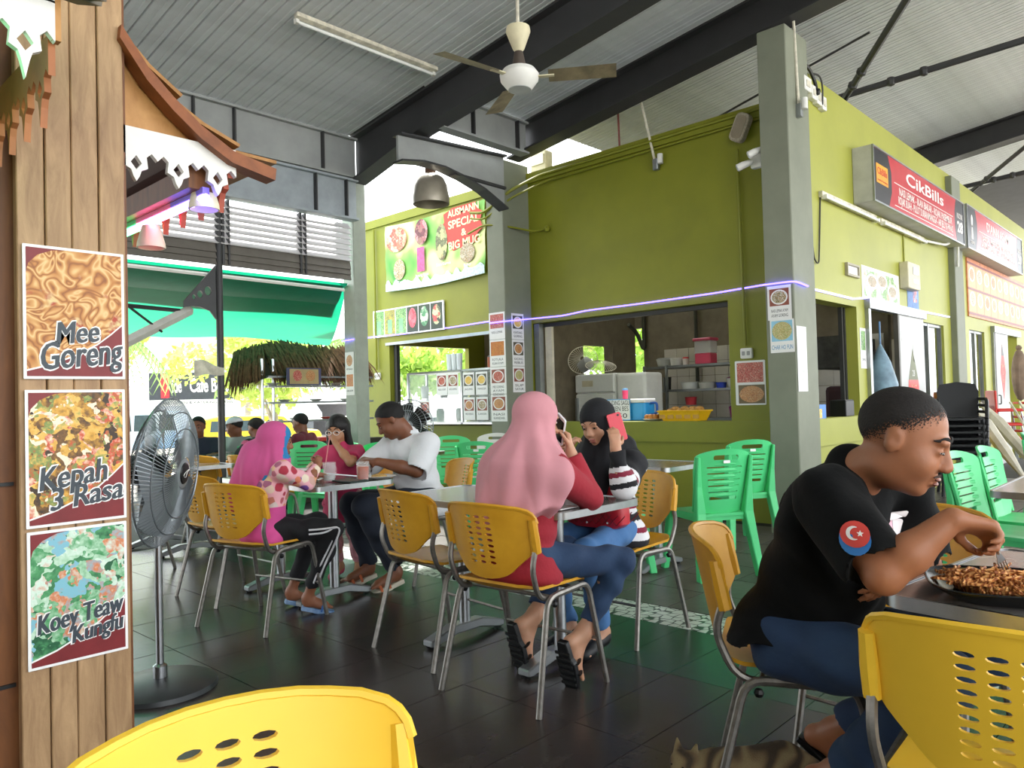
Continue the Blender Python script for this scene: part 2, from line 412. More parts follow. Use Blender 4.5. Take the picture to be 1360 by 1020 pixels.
# ---------------------------------------------------------------- palette
def wood_pat(a, b, sc=(1, 1, 1)):
    def f(nt, vec):
        mp = nod(nt, 'ShaderNodeMapping'); mp.inputs['Scale'].default_value = sc; nt.links.new(vec, mp.inputs[0])
        n = nod(nt, 'ShaderNodeTexNoise', Scale=9, Detail=6, Roughness=.65, Distortion=.6); nt.links.new(mp.outputs[0], n.inputs['Vector'])
        return ramp(nt, n.outputs['Fac'], [(.28, a), (.72, b)])
    return f
m_green_shaded = mat('green wall paint shaded tone', '#7f821b', .55, var=.1, scale=1.3, bump=.05, bscale=18)  # same paint as the right wall; its shade is put into the colour
m_green_lit = mat('green wall paint lit tone', '#a3a545', .5, var=.08, scale=1.1, bump=.04, bscale=18)  # same green paint, coloured paler for the stronger light on this wall
m_col = mat('grey green column paint', '#7f8372', .6, var=.1, scale=2, bump=.05, bscale=25)
m_steel = mat('grey painted steel', '#9c9f9e', .5, var=.1, scale=2.5)
m_beam = mat('dark grey painted steel', '#3b3b3d', .5, var=.15, scale=2)
m_roof = mat('grey roof sheeting', '#d2d6d8', .45, var=.13, scale=.7, stretch=(.4, 3, 3))
m_roofseam = mat('dark roof seam', '#3a3a3b', .8)  # one dark tone for the deck seen between the panels
m_white = mat('white paint', '#e4e3dd', .5, var=.06)
m_dirty = mat('weathered white enamel', '#d8d2c0', .45, var=.25, scale=14)
m_black = mat('black plastic', '#111214', .4, var=.1)
m_chrome = mat('brushed steel', '#b7babd', .3, 1, var=.08, scale=20)
m_dull = mat('dull grey tube', '#8b8781', .42, .75, var=.2, scale=30)
m_cable = mat('grey cable', '#38382f', .6)
m_paper = mat('white paper', '#e9e8e6', .6, var=.03)
m_ink = mat('dark ink', '#22252c', .6, var=.1)
m_tile = mat('cream wall tile', '#b9b2a4', .3, var=.08, scale=3)
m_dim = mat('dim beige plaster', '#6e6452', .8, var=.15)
m_glass = mat('clear glass', '#f4fafa', .02, trans=1, ior=1.3, var=0)
m_alu = mat('aluminium frame', '#9fa3a4', .35, .8, var=.1)
# ---------------------------------------------------------------- floor
def slab(b, x0, x1, y0, y1, z0, z1): return b.bx(x0, x1, y0, y1, z0, z1)
floor = struct('floor', slab(B(), -11, 6, -8, 22, -.52, -.006), mat('dark grout', '#2a2725', .8))
m_plank = mat('dark wood look tile', rough=.27, spec=.4, bump=.06, bscale=25, pattern=wood_pat('#2c2726', '#433c39', (.8, .25, 1)))
m_grn = mat('dark green floor tile', rough=.27, spec=.4, bump=.05, bscale=20, pattern=wood_pat('#22392e', '#304e3d', (.6, .4, 1)))
m_slate = mat('dark slate tile', '#54504d', .38, var=.22, scale=4, bump=.12, bscale=14)
def mosaic(nt, vec):
    L = nt.links.new
    v = nod(nt, 'ShaderNodeTexVoronoi', Scale=17, feature='DISTANCE_TO_EDGE', Randomness=.55); L(vec, v.inputs['Vector'])
    w = nod(nt, 'ShaderNodeTexWave', wave_type='RINGS', Scale=4, rings_direction='SPHERICAL'); L(vec, w.inputs['Vector'])
    a = nod(nt, 'ShaderNodeMath', operation='MULTIPLY_ADD'); L(w.outputs['Fac'], a.inputs[0]); a.inputs[1].default_value = .05; L(v.outputs['Distance'], a.inputs[2])
    return ramp(nt, a.outputs[0], [(.07, '#22302a'), (.1, '#c3cbc2')])
m_mos = mat('patterned border tile', rough=.3, pattern=mosaic)
def tiles(name, m, x0, nx, dx, y0, ny, dy, gap=.004, stag=0, skip=None, jit=.0015):
    me = B().bx(gap / 2, dx - gap / 2, gap / 2, dy - gap / 2, -.006, 0).mesh(name, [m])
    for i in range(nx):
        for j in range(ny):
            x = x0 + i * dx; y = y0 + j * dy + (stag * dy if i % 2 else 0)
            if skip and skip(x, y): continue
            o = link(name, me, floor, (x, y, random.uniform(0, jit)))
def off_view(x, y):                       # tiles far outside the view cone need not exist
    d = -.686 * x + .728 * y; s = .728 * x + .686 * y
    return d < .9 or abs(s) > .72 * d + .6
tiles('plank_tile', m_plank, -7.06, 25, .305, -.16, 5, .61, skip=lambda x, y: off_view(x, y) or y > 2.4)
tiles('plank_tile', m_plank, -7.06, 25, .305, 2.33, 1, .62, skip=off_view)
tiles('green_tile', m_grn, -7.06, 25, .305, 2.95, 1, .62, skip=off_view)
tiles('border_tile', m_mos, -7.06, 27, .305, 3.57, 1, .305, .003, skip=off_view)
tiles('slate_tile', m_slate, -7.5, 21, .42, 3.88, 8, .42, .01, skip=lambda x, y: off_view(x, y) or (y > 6.6 and x < -3))
tiles('slate_tile', m_slate, -2.88, 9, .42, 7.24, 12, .42, .01, skip=off_view)
ground = struct('ground', slab(B(), -90, 60, -40, 80, -.8, -.5), mat('sunlit pavement', '#b9b5ac', .9, var=.12, scale=.8))
# ---------------------------------------------------------------- roof
RZ = lambda x: 5.249 + .1293 * x
ceil_b = B()
for (x0, x1, y0, y1) in ((-7.32, 5.5, -8, 5.24), (-5.95, 5.5, 5.24, 22)):
    ceil_b.add([(x, y, RZ(x) + dz) for x in (x0, x1) for y in (y0, y1) for dz in (.03, .09)], [(0, 1, 3, 2), (4, 6, 7, 5), (0, 4, 5, 1), (2, 3, 7, 6), (0, 2, 6, 4), (1, 5, 7, 3)])
ceiling = struct('ceiling', ceil_b, m_roofseam)
ang = math.atan(.1293)
pan = {}
for i in range(120):
    y = -1.0 + i * .139
    x0 = -7.32 if y + .139 < 5.24 else -5.95
    if x0 not in pan:
        Lh = (5.5 - x0) / cos(ang)
        pan[x0] = B().prism([(0, 0), (.006, -.012), (.045, -.012), (.05, -.006), (.085, -.006), (.09, -.012), (.127, -.012), (.133, 0), (.133, .014), (0, .014)], 0, Lh).mesh('roof_panel', [m_roof])
    o = link('roof_panel', pan[x0], ceiling)
    o.matrix_world = M.Translation((x0, y, RZ(x0) + .014)) @ M.Rotation(-ang, 4, 'Y') @ M(((0, 0, 1, 0), (1, 0, 0, 0), (0, 1, 0, 0), (0, 0, 0, 1)))
def rafter(name, label, y, x0, x1, h, w=.2, haunch=0):
    t = thing(name, label, 'roof beam', (x0, y, RZ(x0)), 0)
    Lx = x1 - x0; s = .1293; P = lambda x, z: (x, z + s * x)
    web = [P(0, -.01), P(Lx, -.01), P(Lx, -h), P(haunch or 0, -h)] + ([P(0, -h - .12)] if haunch else [])
    B().prism(web, -.02, .02, FRONT).obj('web', m_beam, t)
    for z in (-.0, -h):
        B().prism([P(haunch if z else 0, z), P(Lx, z), P(Lx, z - .022), P(haunch if z else 0, z - .022)], -w / 2, w / 2, FRONT).obj('flange', m_beam, t)
    if haunch: B().prism([P(0, -h - .12), P(haunch, -h), P(haunch, -h - .022), P(0, -h - .145)], -w / 2, w / 2, FRONT).obj('flange', m_beam, t)
    return t
rafter('roof_rafter', 'dark steel rafter rising from the eave column past the ceiling fan', 5.24, -7.3, 5, .37, .22, 1.2)
rafter('roof_rafter', 'dark steel rafter above the olive kiosk wall', 6.7, -6.2, 5, .32, .22)
rafter('roof_rafter', 'dark steel rafter crossing beyond the red sign boxes', 12.5, -5, 5, .3, .25)
# eave beams along Y
def ibeam(name, label, x, y0, y1, z0, z1, stiff=(), m=m_steel, w=.14):
    t = thing(name, label, 'eave beam', (x, y0, z0)); L = y1 - y0; h = z1 - z0
    B().bx(-.015, .015, 0, L, 0, h).obj('web', m, t)
    for z in (0, h): B().bx(-w / 2, w / 2, 0, L, z - .012, z + .012).obj('flange', m, t)
    for q in stiff: B().bx(-w / 2, w / 2, q - .008, q + .008, .012, h - .012).obj('stiffener', m_beam, t)
    return t
ibeam('eave_beam', 'grey upper eave beam above the louvred screen', -7.3, -2, 5.2, 3.84, 4.28, (5.3, 5.72, 6.75))
ibeam('eave_beam', 'blue grey lower eave beam resting on the louvred screen', -7.3, -2, 5.2, 3.36, 3.8, (6.65, 7.05), mat('blue grey steel', '#9aa2a8', .5, var=.1))
ibeam('eave_beam', 'short grey eave beam between two rafters beside the kiosk column', -5.93, 5.3, 6.62, 4.1, 4.45, (.45, 1.15))
hb = thing('haunch_bracket', 'grey haunched bracket beam curving up behind the bell lamp', 'bracket beam', (-6.2, 4.95, 0))
hp = [(0, 3.74), (.3, 3.79), (.6, 3.79), (.9, 3.74), (1.2, 3.66), (1.57, 3.5), (1.57, 4.1), (0, 4.0)]
B().prism(hp, -.015, .015, RIGHT).obj('web', m_steel, hb)
for a, b2 in zip(hp[:5], hp[1:6]): 
    B().prism([a, b2, (b2[0], b2[1] - .02), (a[0], a[1] - .02)], -.08, .08, RIGHT).obj('flange', m_beam, hb)
B().prism([(0, 4.0), (1.57, 4.1), (1.57, 4.12), (0, 4.02)], -.08, .08, RIGHT).obj('flange', m_beam, hb)
B().prism([(.75, 3.73), (1.57, 3.72), (1.57, 3.75), (.75, 3.76)], -.05, .05, RIGHT).obj('rib', m_beam, hb)
# bracing rods under the roof on the kiosk side
for lab, a, b2, r in (('thin black bracing rod slanting down to the lime wall top', (-2.95, 8.3, 4.25), (-.6, 5.6, 5.05), .035),
                      ('grey purlin tube running under the roof above the lime wall', (-2.95, 8.3, 4.35), (2, 9.0, 4.75), .035),
                      ('thin dark bracing rod behind the corner column head', (-6.0, 8.6, 4.3), (-2.4, 7.6, 4.62), .012),
                      ('dark bracing rod high above the second red sign', (-2.9, 13.6, 4.3), (-1.2, 12.0, 4.9), .03),
                      ('grey purlin tube above the second red sign', (-2.95, 13.4, 4.35), (1, 13.9, 4.7), .035),
                      ('dark purlin tube behind the olive wall top', (-6.3, 8.2, 4.22), (-3.2, 8.4, 4.5), .04)):
    tag(B().tube([a, V(a) * .7 + V(b2) * .3, b2], r, 8).ball(V(a) * .9 + V(b2) * .1, r * 1.5, 8).ball(V(a) * .84 + V(b2) * .16, r * 1.5, 8).obj('bracing_rod', m_beam, None, True), lab, 'roof rod')
# ---------------------------------------------------------------- walls
def wall(name, F, m, u0, u1, v0, v1, holes, th, off=0, extra=None, par=None):
    """wall in a plane frame with rectangular openings (u0,u1,v0,v1); th goes behind the face"""
    b = B(); us = sorted({u0, u1, *[h[0] for h in holes], *[h[1] for h in holes]}); 
    for a, c in zip(us, us[1:]):
        mid = (a + c) / 2; hs = sorted((h[2], h[3]) for h in holes if h[0] <= mid <= h[1]); z = v0
        for h in hs:
            if h[0] > z: b.prism([(a, z), (c, z), (c, h[0]), (a, h[0])], -th, 0, F)
            z = h[1]
        if z < v1: b.prism([(a, z), (c, z), (c, v1), (a, v1)], -th, 0, F)
    if extra: extra(b)
    return struct(name, b, m, par)
FW = fm(FRONT, (0, 6.976, 0)); RW = fm(RIGHT, (-2.8, 0, 0))
wf = wall('wall_front', FW, m_green_shaded, -10, -2.95, 0, 4.0, [(-6.22, -3.62, .975, 2.168), (-9.03, -6.5, .93, 2.13)], .16,
          extra=lambda b: (b.prism([(-6.2, .76), (-3.0, .76), (-3.0, .97), (-6.2, .97)], 0, .03, FW), b.prism([(-9.2, .70), (-6.5, .70), (-6.5, .925), (-9.2, .925)], 0, .05, FW),
                           b.prism([(-10, 3.88), (-2.95, 3.88), (-2.95, 4.0), (-10, 4.0)], 0, .03, FW)))
wr = wall('wall_right', RW, m_green_lit, 6.80, 20, 0, 4.21, [(6.87, 8.14, .99, 2.1), (8.42, 10.34, 0, 2.13), (10.42, 11.36, .9, 2.08), (12.7, 13.62, .9, 2.1), (14.1, 16.05, 0, 2.15)], .15,
          extra=lambda b: b.prism([(6.8, .74), (8.3, .74), (8.3, .985), (6.8, .985)], 0, .03, RW))
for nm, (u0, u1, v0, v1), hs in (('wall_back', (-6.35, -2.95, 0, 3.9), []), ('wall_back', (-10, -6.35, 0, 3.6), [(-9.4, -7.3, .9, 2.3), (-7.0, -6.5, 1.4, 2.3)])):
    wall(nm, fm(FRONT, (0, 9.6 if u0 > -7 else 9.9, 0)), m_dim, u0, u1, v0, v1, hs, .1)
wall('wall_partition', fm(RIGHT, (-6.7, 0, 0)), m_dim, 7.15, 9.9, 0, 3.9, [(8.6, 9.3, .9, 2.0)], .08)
wall('wall_left', fm(RIGHT, (-10, 0, 0)), m_green_shaded, 6.98, 9.9, 0, 3.6, [(7.3, 9.5, .9, 2.2)], .1)
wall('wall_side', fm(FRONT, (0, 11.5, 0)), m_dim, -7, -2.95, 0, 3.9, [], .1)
# interior wall tiles of the olive kiosk, laid piece by piece
tm = B().prism([(.003, .003), (.197, .003), (.197, .197), (.003, .197)], 0, .008).mesh('wall_tile', [m_tile])
kb = [o for o in bpy.data.objects if o.name.startswith('wall_back')][0]
for i in range(15):
    for j in range(6):
        o = link('wall_tile', tm, kb); o.matrix_world = fm(FRONT, (-6.0 + i * .2, 9.6, .72 + j * .2))
tb = struct('wall_tiled', B().bx(-5.3, -2.96, 11.38, 11.4, .0, 1.95), m_tile)
tm2 = B().prism([(.004, .004), (.296, .004), (.296, .296), (.004, .296)], 0, .01).mesh('wall_tile', [m_tile])
for i in range(8):
    for j in range(5):
        o = link('wall_tile', tm2, tb); o.matrix_world = fm(FRONT, (-5.3 + i * .3, 11.378, .45 + j * .3))
for o in (struct('ceiling', B().bx(-9.9, -6.7, 7.14, 9.9, 2.72, 2.76), m_dim),): pass
# translucent corrugated sheeting above the drinks kiosk
cor = B().surf(lambda u, v: V((-10.5 + 4.2 * u, 7.05 + 5 * v, 4.2 + .1 * u + .02 * sin(u * 150))), 130, 2)
o = cor.obj('corrugated_sheet', mat('white translucent sheeting', '#f2f4f5', .4, translucent=.75, var=.1)); tag(o, 'bright corrugated sheet roof over the drinks kiosk behind the bell lamp', 'roof sheet')
# columns
def column(label, x0, x1, y0, y1, h, m=m_col):
    t = thing('column', label, 'column', ((x0 + x1) / 2, (y0 + y1) / 2, 0)); a, c = (x1 - x0) / 2, (y1 - y0) / 2
    B().bx(-a, a, -c, c, 0, h).obj('shaft', m, t, bev=.008); B().bx(-a - .012, a + .012, -c - .012, c + .012, 0, .12).obj('plinth', m, t, bev=.006); return t
column('tall grey green corner column between the olive wall and the lime wall', -3.02, -2.757, 6.52, 6.99, 4.47)
column('grey green column with two strips of menu cards at the olive wall', -6.5, -6.22, 6.52, 6.99, 4.1)
column('pale grey green eave column beside the thatched stall', -7.55, -7.33, 5.18, 5.36, 3.9, mat('pale column paint', '#9aa195', .55, var=.08))
column('slim grey green column between the two red sign boxes', -2.9, -2.72, 11.72, 12.15, 4.15)
# conduits on the olive wall
tag(B().tube(rounded([(-6.75, 6.5, 3.55), (-6.5, 6.49, 3.5), (-6.18, 6.6, 3.72), (-6.0, 6.93, 3.93), (-3.1, 6.93, 3.95)], .1), .018, 6).obj('conduit_pipe', m_green_shaded, smooth=True), 'green painted conduit running along the olive wall top', 'conduit')
tag(B().tube(rounded([(-6.75, 6.5, 3.48), (-6.5, 6.49, 3.42), (-6.18, 6.62, 3.64), (-5.95, 6.94, 3.84), (-3.2, 6.94, 3.86)], .1), .012, 6).obj('conduit_pipe', m_green_shaded, smooth=True), 'thin green conduit just below the one on the wall top', 'conduit')
tag(B().tube(rounded([(-6.8, 6.5, 3.3), (-6.5, 6.49, 3.36), (-6.2, 6.6, 3.3), (-6.1, 6.94, 3.27), (-5.92, 6.94, 3.27)], .08), .012, 6).ball((-5.9, 6.94, 3.27), .04, 8).obj('conduit_pipe', m_green_shaded, smooth=True), 'short green conduit ending in a round junction box', 'conduit')
tag(B().tube([(-3.45, 6.94, 3.62), (-3.43, 6.94, 1.7)], .014, 6).obj('conduit_pipe', m_green_shaded, smooth=True), 'vertical green conduit running down to the wall socket', 'conduit')
tag(B().tube(rounded([(-9.3, 6.94, 3.85), (-9.3, 6.94, 1.75)], .1), .016, 6).obj('conduit_pipe', m_green_shaded, smooth=True), 'vertical conduit beside the drinks kiosk opening', 'conduit')
for x, z, l in ((-3.43, 1.63, 'white double wall socket above the two dish photos'), (-9.3, 1.66, 'white wall switch beside the drinks kiosk opening')):
    t = thing('wall_socket', l, 'socket', mtx=fm(FRONT, (x, 6.976, z)))
    B().prism(rrect(.12, .1, .015), 0, .035).obj('plate', m_white, t, bev=.004)
    for q in (-.025, .025): B().prism(rrect(.03, .04, .006, cx=q), .035, .039).obj('switch', mat('grey plastic', '#9b9b98', .5), t)
# sliding window tracks and frames at the openings
def frame_rect(par, name, u0, u1, v0, v1, w, d, m, z=0):
    b = B().prism([(u0, v0), (u0 + w, v0), (u0 + w, v1), (u0, v1)], z - d, z).prism([(u1 - w, v0), (u1, v0), (u1, v1), (u1 - w, v1)], z - d, z)
    b.prism([(u0 + w, v0), (u1 - w, v0), (u1 - w, v0 + w), (u0 + w, v0 + w)], z - d, z).prism([(u0 + w, v1 - w), (u1 - w, v1 - w), (u1 - w, v1), (u0 + w, v1)], z - d, z); return b.obj(name, m, par)
def window(n, F, u0, u1, v0, v1, mull=(), parent_mat=m_alu, z=-.03):
    o = bpy.data.objects.new('window_%d' % n, None); COL.objects.link(o); o.matrix_world = F; o['kind'] = 'structure'
    frame_rect(o, 'window_frame', u0, u1, v0, v1, .035, .05, parent_mat, z)
    xs = [u0 + .035, *mull, u1 - .035]
    for a, c in zip(xs, xs[1:]):
        B().prism([(a, v0 + .035), (c, v0 + .035), (c, v1 - .035), (a, v1 - .035)], z - .03, z - .025).obj('pane', m_glass, o)
    for q in mull: B().prism([(q - .02, v0), (q + .02, v0), (q + .02, v1), (q - .02, v1)], z - .045, z + .004).obj('mullion', parent_mat, o)
    return o
w2 = window(2, RW, 10.42, 11.36, .9, 2.08, (10.75,)); w3 = window(3, RW, 12.7, 13.62, .9, 2.1, (13.15,))
w1 = bpy.data.objects.new('window_1', None); COL.objects.link(w1); w1.matrix_world = RW; w1['kind'] = 'structure'
for q, ww in ((8.02, .03), (8.09, .035)): B().prism([(q - ww / 2, .99), (q + ww / 2, .99), (q + ww / 2, 2.1), (q - ww / 2, 2.1)], -.14, -.1).obj('window_frame', mat('dark frame', '#2c2c2c', .5), w1)
w4 = bpy.data.objects.new('window_4', None); COL.objects.link(w4); w4.matrix_world = FW; w4['kind'] = 'structure'
B().prism([(-6.2, .98), (-6.12, .98), (-6.12, 2.16), (-6.2, 2.16)], -.1, -.02).obj('window_frame', m_alu, w4)
B().prism([(-6.1, .98), (-6.0, .98), (-6.0, 2.14), (-6.1, 2.14)], -.15, -.11).obj('sliding_stile', mat('cream metal', '#cfc6b0', .4), w4)
B().prism([(-6.2, 2.12), (-3.62, 2.12), (-3.62, 2.165), (-6.2, 2.165)], -.14, -.1).obj('track', mat('dark frame'), w4)
w5 = bpy.data.objects.new('window_5', None); COL.objects.link(w5); w5.matrix_world = FW; w5['kind'] = 'structure'
B().prism([(-9.0, .95), (-8.94, .95), (-8.94, 2.1), (-9.0, 2.1)], -.12, -.06).obj('window_frame', mat('dark frame'), w5)
B().prism([(-9.1, 2.1), (-6.8, 2.1), (-6.8, 2.14), (-9.1, 2.14)], -.02, .02).obj('track', m_alu, w5)
# kiosk doors in the lime wall
struct('wall_rear', B().bx(-7.3, 5.4, -6.2, -6, 0, 4.3), m_dim)  # unseen wall added behind the camera to cut light on the front wall
def kdoor(n, u0, u1, pu0, pu1, top):
    o = bpy.data.objects.new('door_%d' % n, None); COL.objects.link(o); o.matrix_world = RW; o['kind'] = 'structure'
    B().prism([(u0 - .05, top), (u1 + .03, top), (u1 + .03, top + .1), (u0 - .05, top + .1)], -.02, .06).obj('door_track', m_alu, o)
    B().prism([(u0 - .04, 0), (u0 + .03, 0), (u0 + .03, top), (u0 - .04, top)], -.02, .04).obj('door_post', m_alu, o)
    B().prism([(pu0, .02), (pu1, .02), (pu1, top), (pu0, top)], 0, .035).obj('door_panel', mat('grey door panel', '#b4b5b3', .45, var=.08, scale=2), o)
    B().prism([(pu0 - .05, .02), (pu0, .02), (pu0, top), (pu0 - .05, top)], -.005, .045).obj('door_stile', mat('dark stile', '#514d44', .5), o)
    B().tube(rounded([(pu0 + .1, .98, .035), (pu0 + .1, .98, .07), (pu0 + .1, 1.12, .07), (pu0 + .1, 1.12, .035)], .02), .008, 6).obj('door_handle', m_black, o, True)
    return o
d1 = kdoor(1, 8.42, 10.34, 9.36, 10.32, 2.1); d3 = kdoor(2, 14.1, 16.05, 14.15, 15.1, 2.12)
for d, u, lo, dia, num in ((d1, 9.84, '#d8352c', 0, '28'), (d3, 14.65, '#cf2a2e', 1, '')):
    if not dia:
        body = [(u + .2 * sin(t) * (1 if cos(t) < .2 else 1), 1.27 - .2 * cos(t)) for t in [R(a) for a in range(-115, 116, 23)]]
        t = B().prism([(u - .18, 1.355), (u, 1.72), (u + .18, 1.355)], .035, .037).obj('sticker_tip', mat('sticker olive', '#5d6238', .5), d)
        B().prism(body, .035, .0375).obj('sticker', mat('sticker red', lo, .45), d)
        text('28', .1, m_paper, d, (u, 1.43), .038, name='sticker_lettering'); text('200g 1.8kb', .05, mat('sticker cream', '#f4c9b0', .5), d, (u, 1.2), .0385, name='sticker_lettering')
        text('Nasi Lemak', .045, mat('sticker cream'), d, (u, 1.29), .0385, name='sticker_lettering')
    else:
        B().prism([(u, 1.05), (u + .19, 1.5), (u, 1.95), (u - .19, 1.5)], .035, .037).obj('sticker', mat('sticker red', lo, .45), d)
        B().prism([(u - .08, 1.76), (u + .08, 1.76), (u, 1.95)], .037, .0385).obj('sticker_tip', m_black, d)
        for q in (0, 1, 2): text(('Special', '29', 'RM')[q], .07, mat('sticker cream'), d, (u, 1.6 - q * .13), .0385, name='sticker_lettering')
for (a, b2, c, d_) in ((9.95, 1.72, .16, .3), (9.5, 1.85, .1, .12)): B().prism(rrect(c, d_, .005, 2, a, b2), .035, .037).obj('notice', m_paper, d1)
# ---------------------------------------------------------------- chairs and tables
m_yel = mat('worn yellow plastic', '#d69f2a', .42, var=.1, scale=5, col2='#bd8618')
m_yel2 = mat('bright yellow plastic', '#efc238', .38, var=.05, scale=3)
m_gpl = mat('green plastic', '#52ce82', .38, var=.05, scale=3)
def yellow_chair(label, m=m_yel):
    t = thing('yellow_chair', label, 'chair', group='yellow plastic chairs')
    def bk(s_, z, d=0):
        z = .505 + (z - .505) * .9; return V((s_, -.235 + .085 * (abs(s_) / .23) ** 2.2 - (z - .5) * .2 + d, z))
    out = [(-.16, .61 - .03), (-.1, .525), (0, .505), (.1, .525), (.16, .58), (.215, .64), (.23, .7), (.235, .755), (.231, .79), (.213, .818), (.18, .832), (.1, .843), (0, .847), (-.1, .843), (-.18, .832), (-.213, .818), (-.231, .79), (-.235, .755), (-.23, .7), (-.215, .64)]
    holes = [ell(c * .05 + (r - 4) * .0, .79 - r * .026, .0175, .0072, 10) for c in (-1, 0, 1) for r in range(9)]
    bo = B().plate(smooth(out, 3), holes, lambda x, y: bk(x, y), lambda x, y: bk(x, y, .009), .05).obj('backrest', m, t, True)
    tp = [(-.235, .765), (-.231, .79), (-.223, .807), (-.21, .82), (-.18, .832), (-.14, .838), (-.1, .843), (-.05, .846)]; tp = tp + [(0, .847)] + [(-a, b2) for a, b2 in reversed(tp)]
    B().tube([bk(a, b2, .003) for a, b2 in tp], .0085, 6).obj('rim', m, bo, True)
    def st(x, y, d=0):
        z = .452 + .02 * (x / .21) ** 2 - .03 * max(0, (y - .1) / .12) ** 2 + .03 * max(0, (-y - .1) / .11) ** 2
        return V((x, y, z - d))
    B().plate(rrect(.43, .42, .07, 4), [], lambda x, y: st(x, y, .012), lambda x, y: st(x, y), .07).obj('seat', m, t, True)
    for s in (-1, 1):
        b = B().tube([bk(s * .226, z, -.006) for z in (.635, .7, .785)], [.02, .021, .017], 8); b.obj('sleeve', m, t, True)
        B().tube(rounded([(s * .262, -.245, 0), (s * .236, -.135, .435), (s * .236, .15, .445), (s * .262, .24, 0)], .055, 4), .0125, 8).obj('leg_frame', m_dull, t, True)
        B().tube(rounded([(s * .212, .1, .425), (s * .212, -.16, .425), (s * .224, -.215, .56), bk(s * .226, .66, -.006)], .06, 4), .0115, 8).obj('back_tube', m_dull, t, True)
        B().ball((s * .245, -.1, .405), .014, 8).obj('bumper', m_black, t, True)
    for y in (-.09, .1): B().tube([(-.236, y, .428), (.236, y, .428)], .009, 6).obj('cross_bar', m_dull, t, True)
    B().tube([(-.25, .19, .2), (.25, .19, .2)], .007, 6).obj('stretcher', m_dull, t, True)
    return t
YC = yellow_chair('empty yellow plastic chair with oval holes pushed in at the table of the two women')
def place(src, x, y, a, label=None, first=[]):
    """a: heading the chair faces, degrees from +X"""
    if src.name not in first: first.append(src.name); o = src; o.location = (x, y, 0); o.rotation_euler = (0, 0, R(a - 90)); o['label'] = label or o['label']; return o
    return dup(src, (x, y, 0), R(a - 90), label)
place(YC, -2.93, 2.56, 84)
place(YC, -2.27, 2.44, 94, 'yellow plastic chair under the woman in the red sweater')
place(YC, -2.42, 3.36, -90, 'yellow plastic chair under the woman in the striped sweater')
place(YC, -4.13, 2.24, 106, 'yellow plastic chair under the girl in the bright pink headscarf')
place(YC, -4.88, 2.42, 92, 'empty yellow plastic chair beside the seated girl, just behind the pedestal fan')
place(YC, -4.22, 3.62, -112, 'yellow plastic chair under the man in the white shirt')
place(YC, -4.95, 3.64, -90, 'empty yellow plastic chair across the table from the girl in the bright pink headscarf')
place(YC, -.99, 2.26, 24, 'yellow plastic chair under the man in the black shirt')
place(YC, -.84, 2.74, -95, 'empty yellow plastic chair beyond the eating man, across his table')
place(YC, -6.35, 2.35, -100, 'yellow plastic chair seen through the grille of the pedestal fan')
place(YC, -6.9, 3.35, 100, 'empty yellow plastic chair beside the boys at the far table')
place(YC, -6.5, 3.55, 100, 'yellow plastic chair next to the green chair of the boy in the cap')
YB = yellow_chair('cleaner bright yellow plastic chair at the table with the plate of noodles', m_yel2)
YB.location = (-.33, 1.79, 0); YB.rotation_euler = (0, 0, R(4))
yg = dup(YB, (-.75, .44, 0), R(-102), 'bright yellow plastic chair standing alone in front of the wooden post')
def green_chair(label, name='green_chair', m_gpl=m_gpl):
    t = thing(name, label, 'chair', group='green plastic chairs' if name == 'green_chair' else None)
    def bk(x, z, d=0): return V((x, -.19 - (z - .44) * .2 + .05 * (x / .2) ** 2 + d, z))
    out = [(-.165, .44), (.165, .44), (.185, .58), (.205, .74), (.208, .81), (.18, .84), (.1, .862), (0, .87), (-.1, .862), (-.18, .84), (-.208, .81), (-.205, .74), (-.185, .58)]
    holes = [rrect(.19, .032, .014, 3, 0, .812)] + [rrect(.27 - .012 * i, .009 if i < 5 else .022, .004, 1, 0, .745 - .042 * i) for i in range(6)]
    bo = B().plate(smooth(out, 2), holes, lambda x, y: bk(x, y), lambda x, y: bk(x, y, .012), .07).obj('backrest', m_gpl, t, True)
    for i in range(6):
        z = .766 - .042 * i; B().tube([bk(x, z, .014) for x in (-.14, -.07, 0, .07, .14)], .007, 5, flat=1.6).obj('slat', m_gpl, bo, True)
    B().prism(rrect(.05, .02, .004, 2), 0, .001).obj('sticker', m_paper, bo).matrix_local = M.Translation(bk(0, .783, -.002)) @ FRONT
    def st(x, y, d): return V((x, y, .44 - .012 * (1 - (x / .21) ** 2) - .02 * max(0, (y - .1) / .1) ** 2 - d))
    B().plate(rrect(.42, .42, .06, 3), [], lambda x, y: st(x, y, .02), lambda x, y: st(x, y, 0), .1).obj('seat', m_gpl, t, True)
    B().prism(rrect(.4, .4, .05, 3), .385, .43).obj('apron', m_gpl, t)
    for sx in (-1, 1):
        for sy in (-1, 1):
            def q(x, y, z, w, e): return [V((sx * (x + a * w), sy * (y + c * e), z)) for a, c in ((-1, -1), (1, -1), (1, 1), (-1, 1))]
            if sy < 0: lv = [q(.2, .24, .82, .011, .012), q(.193, .212, .62, .02, .018), q(.182, .2, .44, .034, .03), q(.225, .27, 0, .022, .03)]
            else: lv = [q(.18, .18, .43, .032, .03), q(.222, .24, 0, .022, .026)]
            vs = sum(lv, []); fs = [(0, 1, 2, 3), tuple(len(vs) - 4 + i for i in (3, 2, 1, 0))] + [(4 * k + i, 4 * k + (i + 1) % 4, 4 * k + 4 + (i + 1) % 4, 4 * k + 4 + i) for k in range(len(lv) - 1) for i in range(4)]
            B().add(vs, fs).obj('leg', m_gpl, t, bev=.006)
    for sx in (-1, 1): B().tube([bk(sx * .195, z, .0) + V((sx * (.012 if z > .7 else 0), 0, 0)) for z in (.45, .6, .72, .82)], [.012, .014, .014, .01], 6).obj('side_rib', m_gpl, bo, True)
    return t
